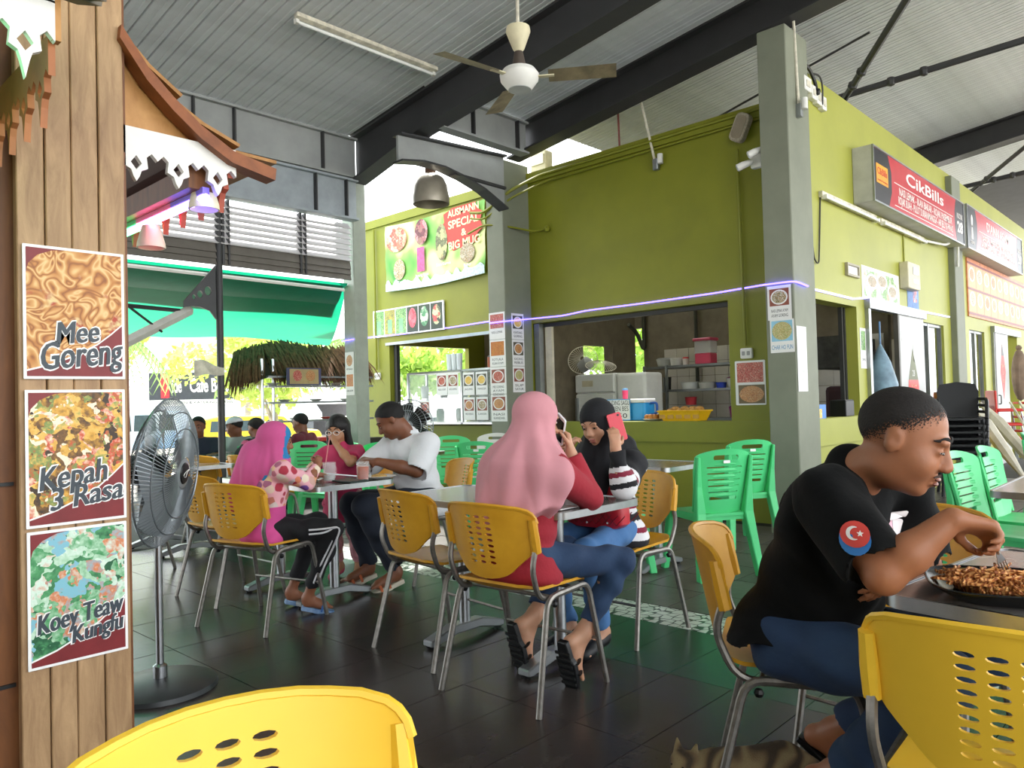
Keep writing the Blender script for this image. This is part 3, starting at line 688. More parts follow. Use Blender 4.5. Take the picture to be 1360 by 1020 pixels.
GC = green_chair('green plastic chair with a sticker at its handle, nearer of two beside the olive wall')
place(GC, -2.72, 4.85, 150)
place(GC, -3.06, 5.95, 148, 'green plastic chair standing nearest to the corner column')
place(GC, -3.32, 4.48, 60, 'green plastic chair under the table behind the woman in black')
place(GC, -3.85, 5.2, -60, 'green plastic chair behind the shoulder of the woman in the black headscarf')
place(GC, -5.25, 5.15, 120, 'green plastic chair with a broken taped handle behind the woman in the pink headscarf')
place(GC, -6.15, 5.5, -50, 'green plastic chair right behind the back of the man in the white shirt')
place(GC, -6.2, 4.75, 130, 'green plastic chair between the standing girl and the man in the white shirt')
place(GC, -7.0, 4.25, -50, 'green plastic chair facing the room behind the girl in the bright pink headscarf')
place(GC, -6.25, 4.1, -80, 'green plastic chair behind the standing girl with glasses')
place(GC, -7.75, 4.3, 100, 'green plastic chair of the boy in the dark patterned cap')
place(GC, -.95, 4.97, -6, 'green plastic chair beyond the eating man, nearer him of two side by side')
place(GC, -.92, 5.5, -2, 'green plastic chair beyond the eating man, nearer the lime wall of two side by side')
place(GC, -1.0, 7.3, 5, 'green plastic chair between the red highchairs and the far empty table')
place(GC, -.95, 8.2, -10, 'green plastic chair standing closest to the person in black')
for i, x in enumerate(((-7.1, 1.9), )): place(GC, x[0], x[1], 60, 'green plastic chair half hidden behind the pedestal fan grille')
wc = green_chair('white plastic chair behind the green ones at the menu card column', 'white_chair', mat('white plastic', '#dcdad2', .4, var=.04)); wc.location = (-6.1, 6.1, 0); wc.rotation_euler = (0, 0, R(-150))
m_top = mat('scuffed dark grey laminate', '#77726e', .16, var=.14, scale=5, bump=.02, bscale=30)
def table(label, w=1.2, d=.6):
    t = thing('cafe_table', label, 'table', group='pedestal tables')
    top = B().prism(rrect(w - .02, d - .02, .05, 4), .728, .75).obj('tabletop', m_top, t, bev=.003)
    o = rrect(w, d, .06, 5); i_ = rrect(w - .02, d - .02, .05, 5); n = len(o)
    vs = [(*p, z) for p in o for z in (.722, .753)] + [(*p, z) for p in i_ for z in (.722, .753)]
    fs = []
    for i in range(n):
        j = (i + 1) % n; fs += [(2 * i, 2 * j, 2 * j + 1, 2 * i + 1), (2 * n + 2 * i, 2 * n + 2 * i + 1, 2 * n + 2 * j + 1, 2 * n + 2 * j), (2 * i + 1, 2 * j + 1, 2 * n + 2 * j + 1, 2 * n + 2 * i + 1), (2 * i, 2 * n + 2 * i, 2 * n + 2 * j, 2 * j)]
    B().add(vs, fs).obj('edge_band', m_chrome, t, 60)
    for s in (-1, 1):
        x = s * w * .27
        B().lathe([(.03, .05), (.03, .71)], 14, M.Translation((x, 0, 0))).obj('post', m_chrome, t, True)
        B().prism(rrect(.2, .2, .02, 3, x, 0), .7, .728).obj('top_plate', m_beam, t)
        pr = [(-.26, .0), (-.26, .03), (-.1, .075), (.1, .075), (.26, .03), (.26, 0), (.22, 0), (.08, .03), (-.08, .03), (-.22, 0)]
        f = B().prism([(a, b2 + .012) for a, b2 in pr], x - .035, x + .035, M(((0, 0, 1, 0), (1, 0, 0, 0), (0, 1, 0, 0), (0, 0, 0, 1)))).obj('foot_bar', mat('cast aluminium', '#8d9092', .35, .7, var=.1), t, bev=.006)
        for y in (-.24, .24): B().lathe([(.02, 0), (.022, .014)], 10, M.Translation((x, y, 0))).obj('foot_pad', m_black, f)
    return t
TB = table('grey pedestal table of the two women, empty but for a phone')
TB.location = (-2.65, 2.75, 0)
for x, y, a, l in ((-4.51, 2.76, 0, 'grey pedestal table laid with glass mugs, bowls and noodles'), (-3.37, 4.72, 0, 'empty dark pedestal table behind the woman in black, beside the green chairs'),
                   (-.55, 4.66, 90, 'empty pedestal table beyond the eating man near the black chair stack'), (-6.9, 2.9, 0, 'empty white lit pedestal table seen behind the pedestal fan'),
                   (-6.3, 4.75, 8, 'shiny pedestal table between the green chairs behind the pink headscarf girl'), (-8.06, 3.75, 10, 'pedestal table of the three boys near the street')):
    dup(TB, (x, y, 0), R(a), l)
T3 = table('scuffed grey table with the plate of noodles and dark tray', 1.2, .76); T3.location = (.012, 2.194, 0); T3.rotation_euler = (0, 0, R(-7))
# ---------------------------------------------------------------- printed things on the walls
def food(n, *cols, sc=14, warp=.25, det=.5):
    k = len(cols); return mat('print ' + n, rough=.45, pattern=vor_pattern([(.08 + .84 * i / (k - 1), c) for i, c in enumerate(cols)], sc, det, warp))
def noodle_pat(nt, vec):
    L = nt.links.new; w = nod(nt, 'ShaderNodeTexNoise', Scale=12, Detail=1, Distortion=1.4); L(vec, w.inputs['Vector'])
    k = nod(nt, 'ShaderNodeMath', operation='MULTIPLY'); L(w.outputs['Fac'], k.inputs[0]); k.inputs[1].default_value = 13; pp = nod(nt, 'ShaderNodeMath', operation='PINGPONG'); L(k.outputs[0], pp.inputs[0]); pp.inputs[1].default_value = 1
    a = ramp(nt, pp.outputs[0], [(.0, '#8a4f24'), (.3, '#b87838'), (.7, '#cf9c5e'), (1, '#e0bb84')])
    n = nod(nt, 'ShaderNodeTexNoise', Scale=13, Detail=2); L(vec, n.inputs['Vector']); f = ramp(nt, n.outputs['Fac'], [(.6, (0, 0, 0)), (.66, (1, 1, 1))])
    n2 = nod(nt, 'ShaderNodeTexNoise', Scale=45, Detail=2); L(vec, n2.inputs['Vector']); c = ramp(nt, n2.outputs['Fac'], [(.4, '#a83a22'), (.6, '#d8c08a')])
    mx = nod(nt, 'ShaderNodeMix', data_type='RGBA'); L(f, mx.inputs[0]); L(a, mx.inputs[6]); L(c, mx.inputs[7]); return mx.outputs[2]
F_noodle = mat('print noodle dish', rough=.45, pattern=noodle_pat)
F_clam = food('clam dish', '#3a2a1c', '#7a5426', '#d09a3a', '#e3b860', '#6c8a4a', '#c8492c', '#efe0c4', sc=28)
F_soup = food('vegetable soup', '#1f5a3a', '#4f9a62', '#a8cfae', '#d5e6d8', '#d07a48', '#7fb8c8', sc=24)
F_fry = food('fried dish', '#6a3a18', '#b86a2a', '#e0a83c', '#c8482a', sc=90)
F_rice = food('rice dish', '#e8e2d4', '#8a5230', '#4a6a2a', '#c8a070', sc=70)
F_curry = food('curry dish', '#c98a4a', '#a85a2a', '#e2c08a', '#7a3a1c', sc=80)
F_gsoup = food('green broth', '#c8b878', '#6a8a3a', '#e6dcb0', '#a8783a', sc=80)
F_red = food('red dish', '#a83228', '#d8685a', '#7a2a20', '#e6b8a0', sc=70)
F_yel = food('yellow dish', '#e0b020', '#efd060', '#b87a18', '#f2e6b0', sc=60)
F_drink = food('drink glass', '#2f5a34', '#6fae5c', '#b8d890', '#20402a', sc=50)
def sheet(name, label, cat, F, p, w, h, m=m_paper, th=.004, r=0, rot=0, group=None):
    mt = fm(F, p) @ M.Rotation(rot, 4, 'Z'); t = thing(name, label, cat, mtx=mt, group=group)
    B().prism(rrect(w, h, max(r, .002), 3), 0, th).obj('sheet', m, t); return t, th
def pic(t, z, x, y, w, h, m, kind='rect', name='picture'):
    o = B().prism(rrect(w, h, .003, 2) if kind == 'rect' else ell(0, 0, w / 2, h / 2, 20), 0, .0006).obj(name, m, t); o.location = (x, y, z); return o
def blob(t, z, pts, m, name): o = B().prism(pts, 0, .0007).obj(name, m, t); o.location = (0, 0, z); return o
# the three dish posters on the post (plane X = -2.5)
m_maroon = mat('maroon print', '#7a2226', .45, var=.12, scale=12); m_letter = mat('slate lettering', '#39424a', .45, var=.05); m_letout = mat('white print', '#efeeec', .45, var=0)
POSTX = -2.5
def dish_poster(label, zc, w, h, food_m, lines):
    t, z = sheet('dish_poster', label, 'poster', RIGHT, (POSTX + .011, .767, zc), w, h, m_letout, .004, group='dish posters on the post')
    a, b2 = w / 2 - .008, h / 2 - .008
    pic(t, z, 0, 0, 2 * a, 2 * b2, food_m)
    blob(t, z + .0008, [(-a, b2), (-a, b2 - .07)] + [(-a + .1 * (1 - cos(s)) + .0, b2 - .07 + .07 * sin(s)) for s in (R(20), R(45), R(70), R(90))], m_maroon, 'corner_panel')
    blob(t, z + .0008, [(-a, -b2), (a, -b2), (a, -b2 + .155), (a * .75, -b2 + .125), (a * .45, -b2 + .093), (0, -b2 + .06), (-a * .5, -b2 + .032), (-a, -b2 + .014)], m_maroon, 'corner_panel')
    rim = [(-a, -b2 + .014), (-a * .5, -b2 + .032), (0, -b2 + .06), (a * .45, -b2 + .093), (a * .75, -b2 + .125), (a, -b2 + .155)]
    blob(t, z + .0015, rim + [(x, y + .005) for x, y in reversed(rim)], m_letout, 'swoosh')
    for s, x, y, sz, wd in lines:
        text(s, sz, m_letout, t, (x, y), z + .0022, bold=.045, shear=.25, name='lettering_outline', rot=R(6), width=wd + .01)
        for q in (-.0022, .0, .0022): text(s, sz, m_letter, t, (x + q, y + q * .4), z + .0034 + q * .05, shear=.25, rot=R(6), width=wd - .004)
dish_poster('poster of fried noodles reading Mee Goreng on the wooden post', 1.515, .272, .385, F_noodle, (('Mee', .0, -.058, .092, .12), ('Goreng', .01, -.122, .112, .225)))
dish_poster('poster of clams reading Kepah 3 Rasa on the wooden post', 1.095, .268, .392, F_clam, (('Kepah', -.015, -.055, .095, .185), ('3 Rasa', .02, -.115, .09, .2)))
dish_poster('poster of vegetable soup reading Koey Teaw Kungfu on the wooden post', .695, .266, .388, F_soup, (('Koey Teaw', -.0, -.062, .078, .235), ('Kungfu', .045, -.112, .07, .145)))
# long banner
bt = thing('banner', 'vinyl banner of shaved ice and drinks reading Special and Big Mug', 'banner', mtx=fm(FRONT, (-7.97, 6.93, 3.36)))
def bn(u, v): return V((-1.03 + 2.06 * u, -.48 + .96 * v - .03 * sin(pi * u), .012 * sin(u * 9 + 2 * v) + .006 * sin(v * 17)))
def ban(nt, vec):
    n = nod(nt, 'ShaderNodeTexNoise', Scale=1.7, Detail=2); nt.links.new(vec, n.inputs['Vector']); return ramp(nt, n.outputs['Fac'], [(.36, '#3f8f34'), (.5, '#8fbf5a'), (.62, '#dfe3a0')])
B().surf(bn, 25, 9).obj('sheet', mat('green banner print', rough=.5, pattern=ban), bt, True)
B().surf(lambda u, v: V((-1.03 + 2.06 * u, -.48 + (.1 + .04 * abs(sin(u * 40)) + .03 * sin(u * 61)) * v - .03 * sin(pi * u), .018 + .012 * sin(u * 9))), 60, 2).obj('ice_strip', mat('ice print', '#c7d6dc', .5, var=.25, scale=30), bt)
st = [(.62 + .42 * (1 if i % 2 else .84) * cos(2 * pi * i / 22) , .22 + .36 * (1 if i % 2 else .84) * sin(2 * pi * i / 22)) for i in range(22)]
st = [(min(x, 1.02), min(y, .47)) for x, y in st]
blob(bt, .02, st, mat('banner red', '#c43a2c', .5), 'starburst')
for s, y, sz in (('AUSMANN', .40, .13), ('SPECIAL', .25, .15), ('&', .11, .13), ('BIG MUG', -.03, .15)): text(s, sz, mat('cream print', '#f0e2b0', .5), bt, (.66, y), .0225, bold=.02, rot=R(2), width=.6 if len(s) > 2 else .1)
for x, y, w, h, m, k in ((-.75, .24, .46, .36, food('banner ice', '#b8483a', '#e6b090', '#8a3a2c', '#f0d8c0', '#c86a50', sc=16), 'e'), (-.2, .26, .28, .36, food('banner jelly', '#5a2a30', '#a04a58', '#8a6a5a', '#c88a90', sc=14), 'e'), (-.7, -.2, .26, .3, F_rice, 'e'), (-.22, -.12, .16, .34, mat('pink drink print', '#c0508a', .5, var=.25, scale=20), 'r'), (.22, .05, .24, .5, food('banner cup', '#5a5a3a', '#9aa070', '#c8b880', '#6a5a40', sc=13), 'e'), (.72, -.17, .28, .26, F_rice, 'e')):
    pic(bt, .024, x, y, w, h, m, 'rect' if k == 'r' else 'e')
for s, x, y in (('Ais Kacang', -.7, -.38), ('Jagung Susu', -.2, -.34), ('Susu Kurma', .25, -.25), ('Bubur', .72, -.33)): text(s, .06, m_letout, bt, (x, y), .024)
# drinks strip sign
t, z = sheet('menu_board', 'small framed strip of six drink photos above the kiosk opening', 'menu board', FRONT, (-8.57, 6.96, 2.43), 1.58, .4, m_letout, .02)
for i, m in enumerate((F_drink, food('iced drink', '#3a4a30', '#c8b040', '#6a8a4a', sc=50), F_drink, food('watermelon', '#d84a58', '#e87a80', '#c03a48', sc=20), food('coconut', '#c8d8b8', '#4a8a5a', '#2f5a40', sc=14), food('melon', '#b83a40', '#c8d8a0', '#3a3a2c', sc=16))):
    pic(t, z, -.645 + i * .258, 0, .245, .36, mat('print dark', '#2c3a28', .5) if i in (3, 4, 5) else m)
    if i > 2: pic(t, z + .001, -.645 + i * .258, .02, .17, .28, m, 'e')
    else: pic(t, z + .001, -.645 + i * .258, -.06, .1, .2, mat('pale green drink', '#7fc088', .5, var=.2))
# menu cards: strips on the columns and the glass
def card(label, F, p, w, h, m, txt, group, rnd=True, rot=0):
    t, z = sheet('menu_card', label, 'menu card', F, p, w, h, group=group, rot=rot)
    if rnd: pic(t, z, 0, h * .16, w * .82, h * .5, mat('card ground', '#8a4a3a', .5) if len(txt) % 2 else mat('card ground grey', '#53503e', .5)); pic(t, z + .001, 0, h * .16, w * .72, h * .44, m_paper, 'e', 'plate_print'); pic(t, z + .0018, 0, h * .16, w * .6, h * .36, m, 'e')
    else: pic(t, z, 0, h * .17, w * .84, h * .52, m)
    for k, s in enumerate(txt.split('|')): text(s, h * .13, m_ink, t, (0, -h * .24 - k * h * .14), z, width=w * .7)
    return t
G1 = 'menu cards on the column'
for i, (m, s) in enumerate(((F_red, 'NASI LEMAK'), (F_fry, 'ROTI JALA|KUAH AYAM'), (F_red, 'MEE GORENG|AYAM|RENDANG'), (F_curry, 'NASI|KANDAR'))):
    card(('menu card of a red dish, top of the left strip on the column', 'menu card of a fried dish, second in the left strip on the column', 'menu card of a round red dish, third in the left strip on the column', 'menu card of a brown dish, lowest in the left strip on the column')[i],
         FRONT, (-6.36, 6.517, 2.13 - i * .325), .26, .32, m, s, G1, i > 1)
for i, (m, s) in enumerate(((F_yel, 'KENTANG|GORENG'), (F_curry, 'KACANG|REBUS'), (F_gsoup, 'SUP|SAYUR'))):
    card('menu card of %s in the right strip on the column' % ('yellow fries, topmost', 'brown peanuts, middle', 'green soup, lowest')[i], RIGHT, (-6.217, 6.72, 2.12 - i * .315), .21, .31, m, s, G1)
t = card('menu card of rice on a white plate on the corner column', FRONT, (-2.89, 6.517, 2.03), .215, .3, F_rice, 'NASI LEMAK AYAM|AYAM GORENG', 'menu cards on the corner column')
t, z = sheet('menu_card', 'menu card reading Char Ho Fun on the corner column', 'menu card', FRONT, (-2.875, 6.517, 1.735), .215, .29, group='menu cards on the corner column')
pic(t, z, 0, .045, .19, .18, mat('sky print', '#8fc4dc', .5)); pic(t, z + .001, 0, .045, .18, .16, F_gsoup, 'e'); text('CHAR HO FUN', .055, mat('blue ink', '#3a8ab8', .5), t, (0, -.1), z, width=.19)
t, z = sheet('menu_card', 'faded white menu strip on the side of the corner column', 'menu card', RIGHT, (-2.754, 6.63, 1.53), .2, .57, group='menu cards on the corner column')
for y in (.14, -.12): pic(t, z, 0, y, .13, .14, mat('faded print', '#cfe0cc', .5, var=.15, scale=20), 'e')
t, z = sheet('dish_photos', 'white sheet with two dish photos below the wall socket', 'poster', FRONT, (-3.41, 6.976, 1.345), .31, .43, r=.01)
pic(t, z, .0, .1, .27, .19, F_red); pic(t, z, .01, -.11, .27, .18, mat('wood table print', '#6a5a3a', .5)); pic(t, z + .001, .01, -.11, .25, .16, F_curry, 'e')
t, z = sheet('menu_card', 'narrow menu strip on the pale eave column', 'menu card', FRONT, (-7.45, 5.178, 1.6), .17, .5)
pic(t, z, 0, .15, .12, .13, F_curry, 'e'); pic(t, z, 0, -.08, .13, .14, F_fry); text('ROTI BAKAR', .03, m_ink, t, (0, .05), z, width=.12); text('NASI AYAM', .03, m_ink, t, (0, -.2), z, width=.12)
# lime wall: frame, posters, meter box, tubes, signs
t = thing('picture_frame', 'small framed certificate on the lime wall', 'picture frame', mtx=fm(RIGHT, (-2.8, 8.03, 2.46)))
frame_rect(t, 'frame', -.17, .17, -.065, .065, .022, .03, mat('grey wood frame', '#a59d86', .5), .03); B().prism(rrect(.3, .1, .002, 1), 0, .012).obj('certificate', m_paper, t)
t, z = sheet('food_poster', 'glossy food poster beside the meter box on the lime wall', 'poster', RIGHT, (-2.8, 8.93, 2.385), 1.22, .34)
pic(t, z, 0, -.01, 1.1, .28, food('pale food', '#f2f4ee', '#cfe0b8', '#6a9a4a', '#f6f6f2', '#c8a080', sc=12))
for x, y in ((-.3, .02), (.02, .05), (.36, -.04)): pic(t, z + .001, x, y, .34, .17, m_letout, 'e'); pic(t, z + .002, x, y, .26, .12, F_rice, 'e')
t = thing('meter_box', 'beige electric meter box on the lime wall', 'meter box', mtx=fm(RIGHT, (-2.8, 9.8, 2.57)))
B().prism(rrect(.46, .31, .02, 3), 0, .1).obj('case', mat('beige enamel', '#cfc8aa', .5), t, bev=.008); B().prism(rrect(.22, .09, .005, 2, .05, .06), .1, .104).obj('window', mat('meter glass', '#8a8a78', .2), t); B().prism(rrect(.2, .05, .005, 2, .05, -.06), .1, .103).obj('nameplate', m_paper, t)
tag(B().tube([(-2.79, 9.75, 2.72), (-2.79, 9.75, 3.1)], .01, 6).obj('conduit_pipe', m_green_lit), 'pale cable trunk rising from the meter box', 'conduit')
t, z = sheet('food_poster', 'blue poster half behind the meter box', 'poster', RIGHT, (-2.8, 10.06, 2.375), .44, .31, mat('blue print', '#4a7ab8', .5, var=.3, scale=8)); pic(t, z, .08, .03, .16, .22, food('blue bottle', '#c8d8e8', '#2a4a8a', '#d06a5a', sc=20))
t, z = sheet('notice', 'small white notice beside the kiosk hatch', 'notice', RIGHT, (-2.8, 8.29, 1.68), .17, .42); pic(t, z, 0, .08, .12, .2, F_drink); text('OPEN', .04, m_ink, t, (0, -.12), z, width=.1)
def sign_box(label, y0, y1, z0, z1, x1, ttl, l1, l2, num, dark):
    t = thing('sign_box', label, 'sign', mtx=fm(RIGHT, (-2.8, (y0 + y1) / 2, (z0 + z1) / 2))); w, h, d = y1 - y0, z1 - z0, x1 + 2.8
    B().prism([(-w / 2, -h / 2), (w / 2, -h / 2), (w / 2, h / 2), (-w / 2, h / 2)], 0, d).obj('case', mat('sign case', '#b9b9b2', .5, var=.1), t, bev=.006)
    fc = B().prism(rrect(w - .03, h - .03, .002, 1), d, d + .004).obj('face', mat('sign red', '#c0303a', .3, var=.05), t)
    frame_rect(t, 'trim', -w / 2, w / 2, -h / 2, h / 2, .018, .02, m_alu, d + .012)
    z = d + .004; a, b2 = w / 2 - .02, h / 2 - .02
    blob(t, z, [(-a, -b2), (-a + .45, -b2), (-a + .55, -b2 * .4), (-a + .55, b2 * .4), (-a + .45, b2), (-a, b2)], mat('sign black', '#232326', .35), 'end_panel')
    blob(t, z, [(a, -b2), (a, b2), (a - .36, b2), (a - .43, b2 * .4), (a - .43, -b2 * .4), (a - .36, -b2)], mat('sign black'), 'end_panel')
    wm = mat('sign white', '#f2ece6', .4, var=0)
    text(ttl, .19, wm, t, (.05, .14), z + .002, bold=.015, width=.62 if len(ttl) < 8 else 1.5)
    text(l1, .12, wm, t, (.1, -.055), z + .002, bold=.012, width=w * .6); text(l2, .12, wm, t, (.1, -.155), z + .002, bold=.012, width=w * .62)
    for y in (.02, -.225): B().prism(rrect(w * .66, .008, .001, 1, .05, y), z, z + .002).obj('rule', wm, t)
    text('KIOSK', .1, wm, t, (a - .19, .07), z + .003, width=.28); text(num, .2, wm, t, (a - .19, -.08), z + .003, bold=.03, width=.28)
    if not dark:
        B().prism(rrect(.36, .2, .004, 2, -a + .25, .02), z + .001, z + .003).obj('logo_panel', mat('logo orange', '#eda21e', .4), t)
        text('CikBills', .1, mat('logo red', '#c8301e', .4), t, (-a + .25, .045), z + .004, bold=.02, width=.3); text('masakan kampung', .03, mat('logo red'), t, (-a + .25, -.045), z + .004, width=.3)
    else:
        B().prism(ell(-a + .25, .1, .05, .09, 14), z + .001, z + .003).prism([(-a + .2, -.15), (-a + .3, -.15), (-a + .27, .05), (-a + .23, .05)], z + .001, z + .003).obj('emblem', wm, t); text('ANN', .07, wm, t, (-a + .25, -.2), z + .003, width=.2)
sign_box('red lightbox sign of kiosk 28 with an orange logo', 8.17, 11.72, 3.16, 3.74, -2.6, 'CikBills', 'NASI LEMAK - IKAN BAKAR - ROJAK PASEMBUR', 'ROJAK BUAH - PULUT DURIAN/MANGGA - AIR JELLY & PANAS', '28', 0)
sign_box('red lightbox sign of kiosk 29 beyond the slim column', 11.9, 15.6, 3.16, 3.77, -2.6, "D'ANN ASAM", 'LAKSA - MEE KARI - NASI GORENG', 'AYAM GORENG - SUP - TOMYAM - BIHUN', '29', 1)
# menu of round dishes beyond the slim column
t, z = sheet('menu_board', 'orange menu board with two rows of round dishes on the lime wall', 'menu board', RIGHT, (-2.8, 14.75, 2.72), 4.2, .86, mat('orange print', '#d98a62', .5, var=.2, scale=9), .02)
for r_ in (0, 1):
    for i in range(9):
        pic(t, z, -1.85 + i * .46, .17 - r_ * .36, .42, .33, mat('salmon print', '#e0a878', .5, var=.1), name='dish_panel'); pic(t, z + .001, -1.85 + i * .46, .2 - r_ * .36, .32, .22, m_letout, 'e', 'plate_print'); pic(t, z + .002, -1.85 + i * .46, .2 - r_ * .36, .26, .17, (F_curry, F_rice, F_gsoup, F_fry)[(i + r_) % 4], 'e')
for y in (.36, -.02, -.38): B().prism(rrect(4.2, .03, .002, 1, 0, y), z, z + .003).obj('rule', mat('maroon print'), t)
def tubelight(label, F, p, L, n=1, on=False):
    t = thing('tube_light', label, 'tube light', mtx=fm(F, p))
    B().prism(rrect(L, .06, .006, 2), 0, .04).obj('housing', m_dirty, t, bev=.004)
    for q in range(n):
        B().tube([(-L / 2 + .04, -.045 + q * .09 if n > 1 else -.03, .06), (L / 2 - .04, -.045 + q * .09 if n > 1 else -.03, .06)], .015, 8).obj('lamp_tube', mat('unlit tube glass', '#eef0ee', .25, var=.03), t, True)
        for s in (-1, 1): B().box((s * (L / 2 - .025), -.045 + q * .09 if n > 1 else -.03, .05), (.03, .04, .05)).obj('lamp_holder', m_white, t)
    return t
tubelight('white tube light under the red kiosk 28 sign, end with the hanging wire', RIGHT, (-2.8, 8.0, 3.1), 1.5); tubelight('white tube light under the red kiosk 28 sign, nearer the slim column', RIGHT, (-2.8, 9.7, 3.1), 1.6)
tag(B().tube(rounded([(-2.78, 10.5, 3.1), (-2.7, 11.2, 3.12), (-2.68, 11.5, 3.22), (-2.68, 11.75, 3.2), (-2.7, 11.78, 2.9)], .1), .016, 6).obj('conduit_pipe', m_white, smooth=True), 'white conduit bending from the tube lights to the slim column', 'conduit')
tag(B().tube(rounded([(-2.79, 6.95, 3.55), (-2.79, 6.97, 2.9), (-2.78, 7.05, 2.45), (-2.78, 7.15, 2.42), (-2.79, 7.22, 2.7), (-2.79, 7.27, 3.1)], .12), .007, 6).obj('hanging_wire', m_cable, smooth=True), 'loose black wire looping down the lime wall beside the corner column', 'wire')
tlm = fm(M.Rotation(math.atan(.1293), 4, 'Y').inverted() @ M(((0, 1, 0, 0), (1, 0, 0, 0), (0, 0, -1, 0), (0, 0, 0, 1))), (-5.58, 4.19, RZ(-5.58) - .02)); tubelight('rusty tube light fixed under the grey roof sheeting', M.Identity(4), (0, 0, 0), 1.55).matrix_world = tlm
# boxes and aerial on top of the corner
for i, (y, z, w) in enumerate(((6.98, 4.06, .16), (7.12, 4.02, .1), (7.24, 4.0, .12), (7.36, 3.98, .1))):
    t = thing('junction_box', ('white junction box nearest the corner column top', 'second white junction box along the lime wall top', 'third white junction box along the lime wall top', 'white junction box farthest along the lime wall top')[i], 'junction box', mtx=fm(RIGHT, (-2.8, y, z))); B().prism(rrect(w, .13, .01, 2), 0, .05).obj('case', m_white, t, bev=.004)
    B().prism(rrect(w * .5, .06, .004, 2), .05, .055).obj('cover', m_dirty, t)
tag(B().tube(rounded([(-2.78, 6.93, 4.25), (-2.77, 7.05, 4.24), (-2.76, 7.16, 4.14), (-2.75, 7.17, 4.05)], .06), .018, 6).ball((-2.75, 7.18, 4.04), .035, 8).obj('black_cable', m_black, smooth=True), 'thick black cable with plug on the junction boxes', 'cable')
tag(B().tube(rounded([(-2.77, 7.1, 4.2), (-2.73, 7.22, 4.2), (-2.73, 7.27, 4.1), (-2.75, 7.3, 3.95)], .06), .009, 6).obj('black_cable', m_black, smooth=True), 'thin black cable arching over the junction boxes', 'cable')
def aerial(label, p, h, tilt):
    t = thing('aerial', label, 'aerial', p); B().tube([(0, 0, 0), (tilt, 0, h)], .014, 8).obj('rod', m_dirty, t, True); B().box((0, 0, .02), (.06, .05, .12)).obj('bracket', m_alu, t, bev=.004); B().lathe([(.03, .0), (.03, .1)], 10, M.Translation((.05, 0, .02))).obj('base', m_white, t, True)
aerial('white aerial rod standing beside the corner column top', (-2.74, 6.72, 3.72), .85, -.02); aerial('tilted white aerial rod on the olive wall top', (-4.36, 6.93, 3.66), .72, -.16)
tag(B().tube([(-4.9, 7.05, 3.95), (-4.91, 7.05, 4.5)], .012, 6).obj('red_rod', mat('red oxide', '#7a3a34', .6)), 'thin red rod rising behind the olive wall top', 'rod')
t = thing('speaker', 'small beige grille speaker on the olive wall beside the corner column', 'speaker', mtx=fm(FRONT, (-3.38, 6.94, 3.8)) @ M.Rotation(R(-25), 4, 'Z')); B().prism(rrect(.15, .27, .05, 4), 0, .09).obj('case', mat('beige grille', '#b0a692', .7, var=.25, scale=60), t, bev=.01); B().prism(rrect(.11, .22, .04, 4), .09, .095).obj('grille', mat('beige grille dark', '#978c78', .8, bump=.6, bscale=220), t)
t = thing('floodlight', 'white twin security floodlight on the corner column', 'floodlight', (-3.06, 6.62, 3.4))
B().prism(rrect(.14, .18, .02, 3), 0, .05, fm(FRONT, (-.06, .1, 0))).obj('back_box', m_white, t, bev=.006)
for a in ((-.16, -.02, -.06), (-.03, -.06, .02)):
    d = V((-.8, -.5, -.4)).normalized(); q = V(a); B().tube([q + V((.06, .05, .03)), q, q + d * .06], [.025, .035, .035], 12).obj('lamp_head', m_white, t, True); B().tube([q + d * .055, q + d * .065], .03, 12).obj('lens', mat('lens glass', '#d8dde0', .1), t, True)
t = thing('emergency_lamp', 'cream box lamp on top of the olive wall by the column', 'lamp', (-6.18, 7.2, 4.0)); B().box((0, 0, .16), (.26, .14, .3)).obj('case', mat('cream plastic', '#d9d0ae', .5), t, bev=.02, seg=2); B().box((0, -.075, .2), (.2, .02, .12)).obj('lens', mat('lens cream', '#efe9d2', .3), t)
# LED rope strung along the kiosks
m_led = mat('violet led rope', '#6a5cff', .4, emit='#5f52ff', es=4, var=0)
led = [(-7.56, 5.16, 1.985), (-7.32, 5.17, 1.99), (-8.6, 6.95, 2.24), (-7.7, 6.95, 2.245), (-6.93, 6.95, 2.26), (-6.52, 6.95, 2.25), (-6.5, 6.5, 2.17), (-6.2, 6.5, 2.17), (-6.2, 6.95, 2.225), (-5.7, 6.95, 2.215), (-5.35, 6.95, 2.24), (-4.63, 6.95, 2.24), (-3.74, 6.95, 2.25), (-3.2, 6.95, 2.27), (-3.03, 6.5, 2.2), (-2.74, 6.5, 2.2), (-2.74, 6.78, 2.18)]
tag(B().tube(rounded(led, .08, 3), .009, 6).obj('led_rope', m_led, smooth=True), 'glowing violet LED rope strung along the kiosk walls and columns', 'rope light')
tag(B().tube([(-2.785, 6.9, 2.18), (-2.785, 8.0, 2.17), (-2.785, 8.4, 2.21), (-2.785, 10, 2.2), (-2.785, 11.6, 2.21)], .011, 6).obj('led_rope', mat('pale led rope', '#cfcaf2', .4, emit='#a9a2ff', es=1.2, var=0), smooth=True), 'pale LED rope along the lime wall above the hatch and door', 'rope light')
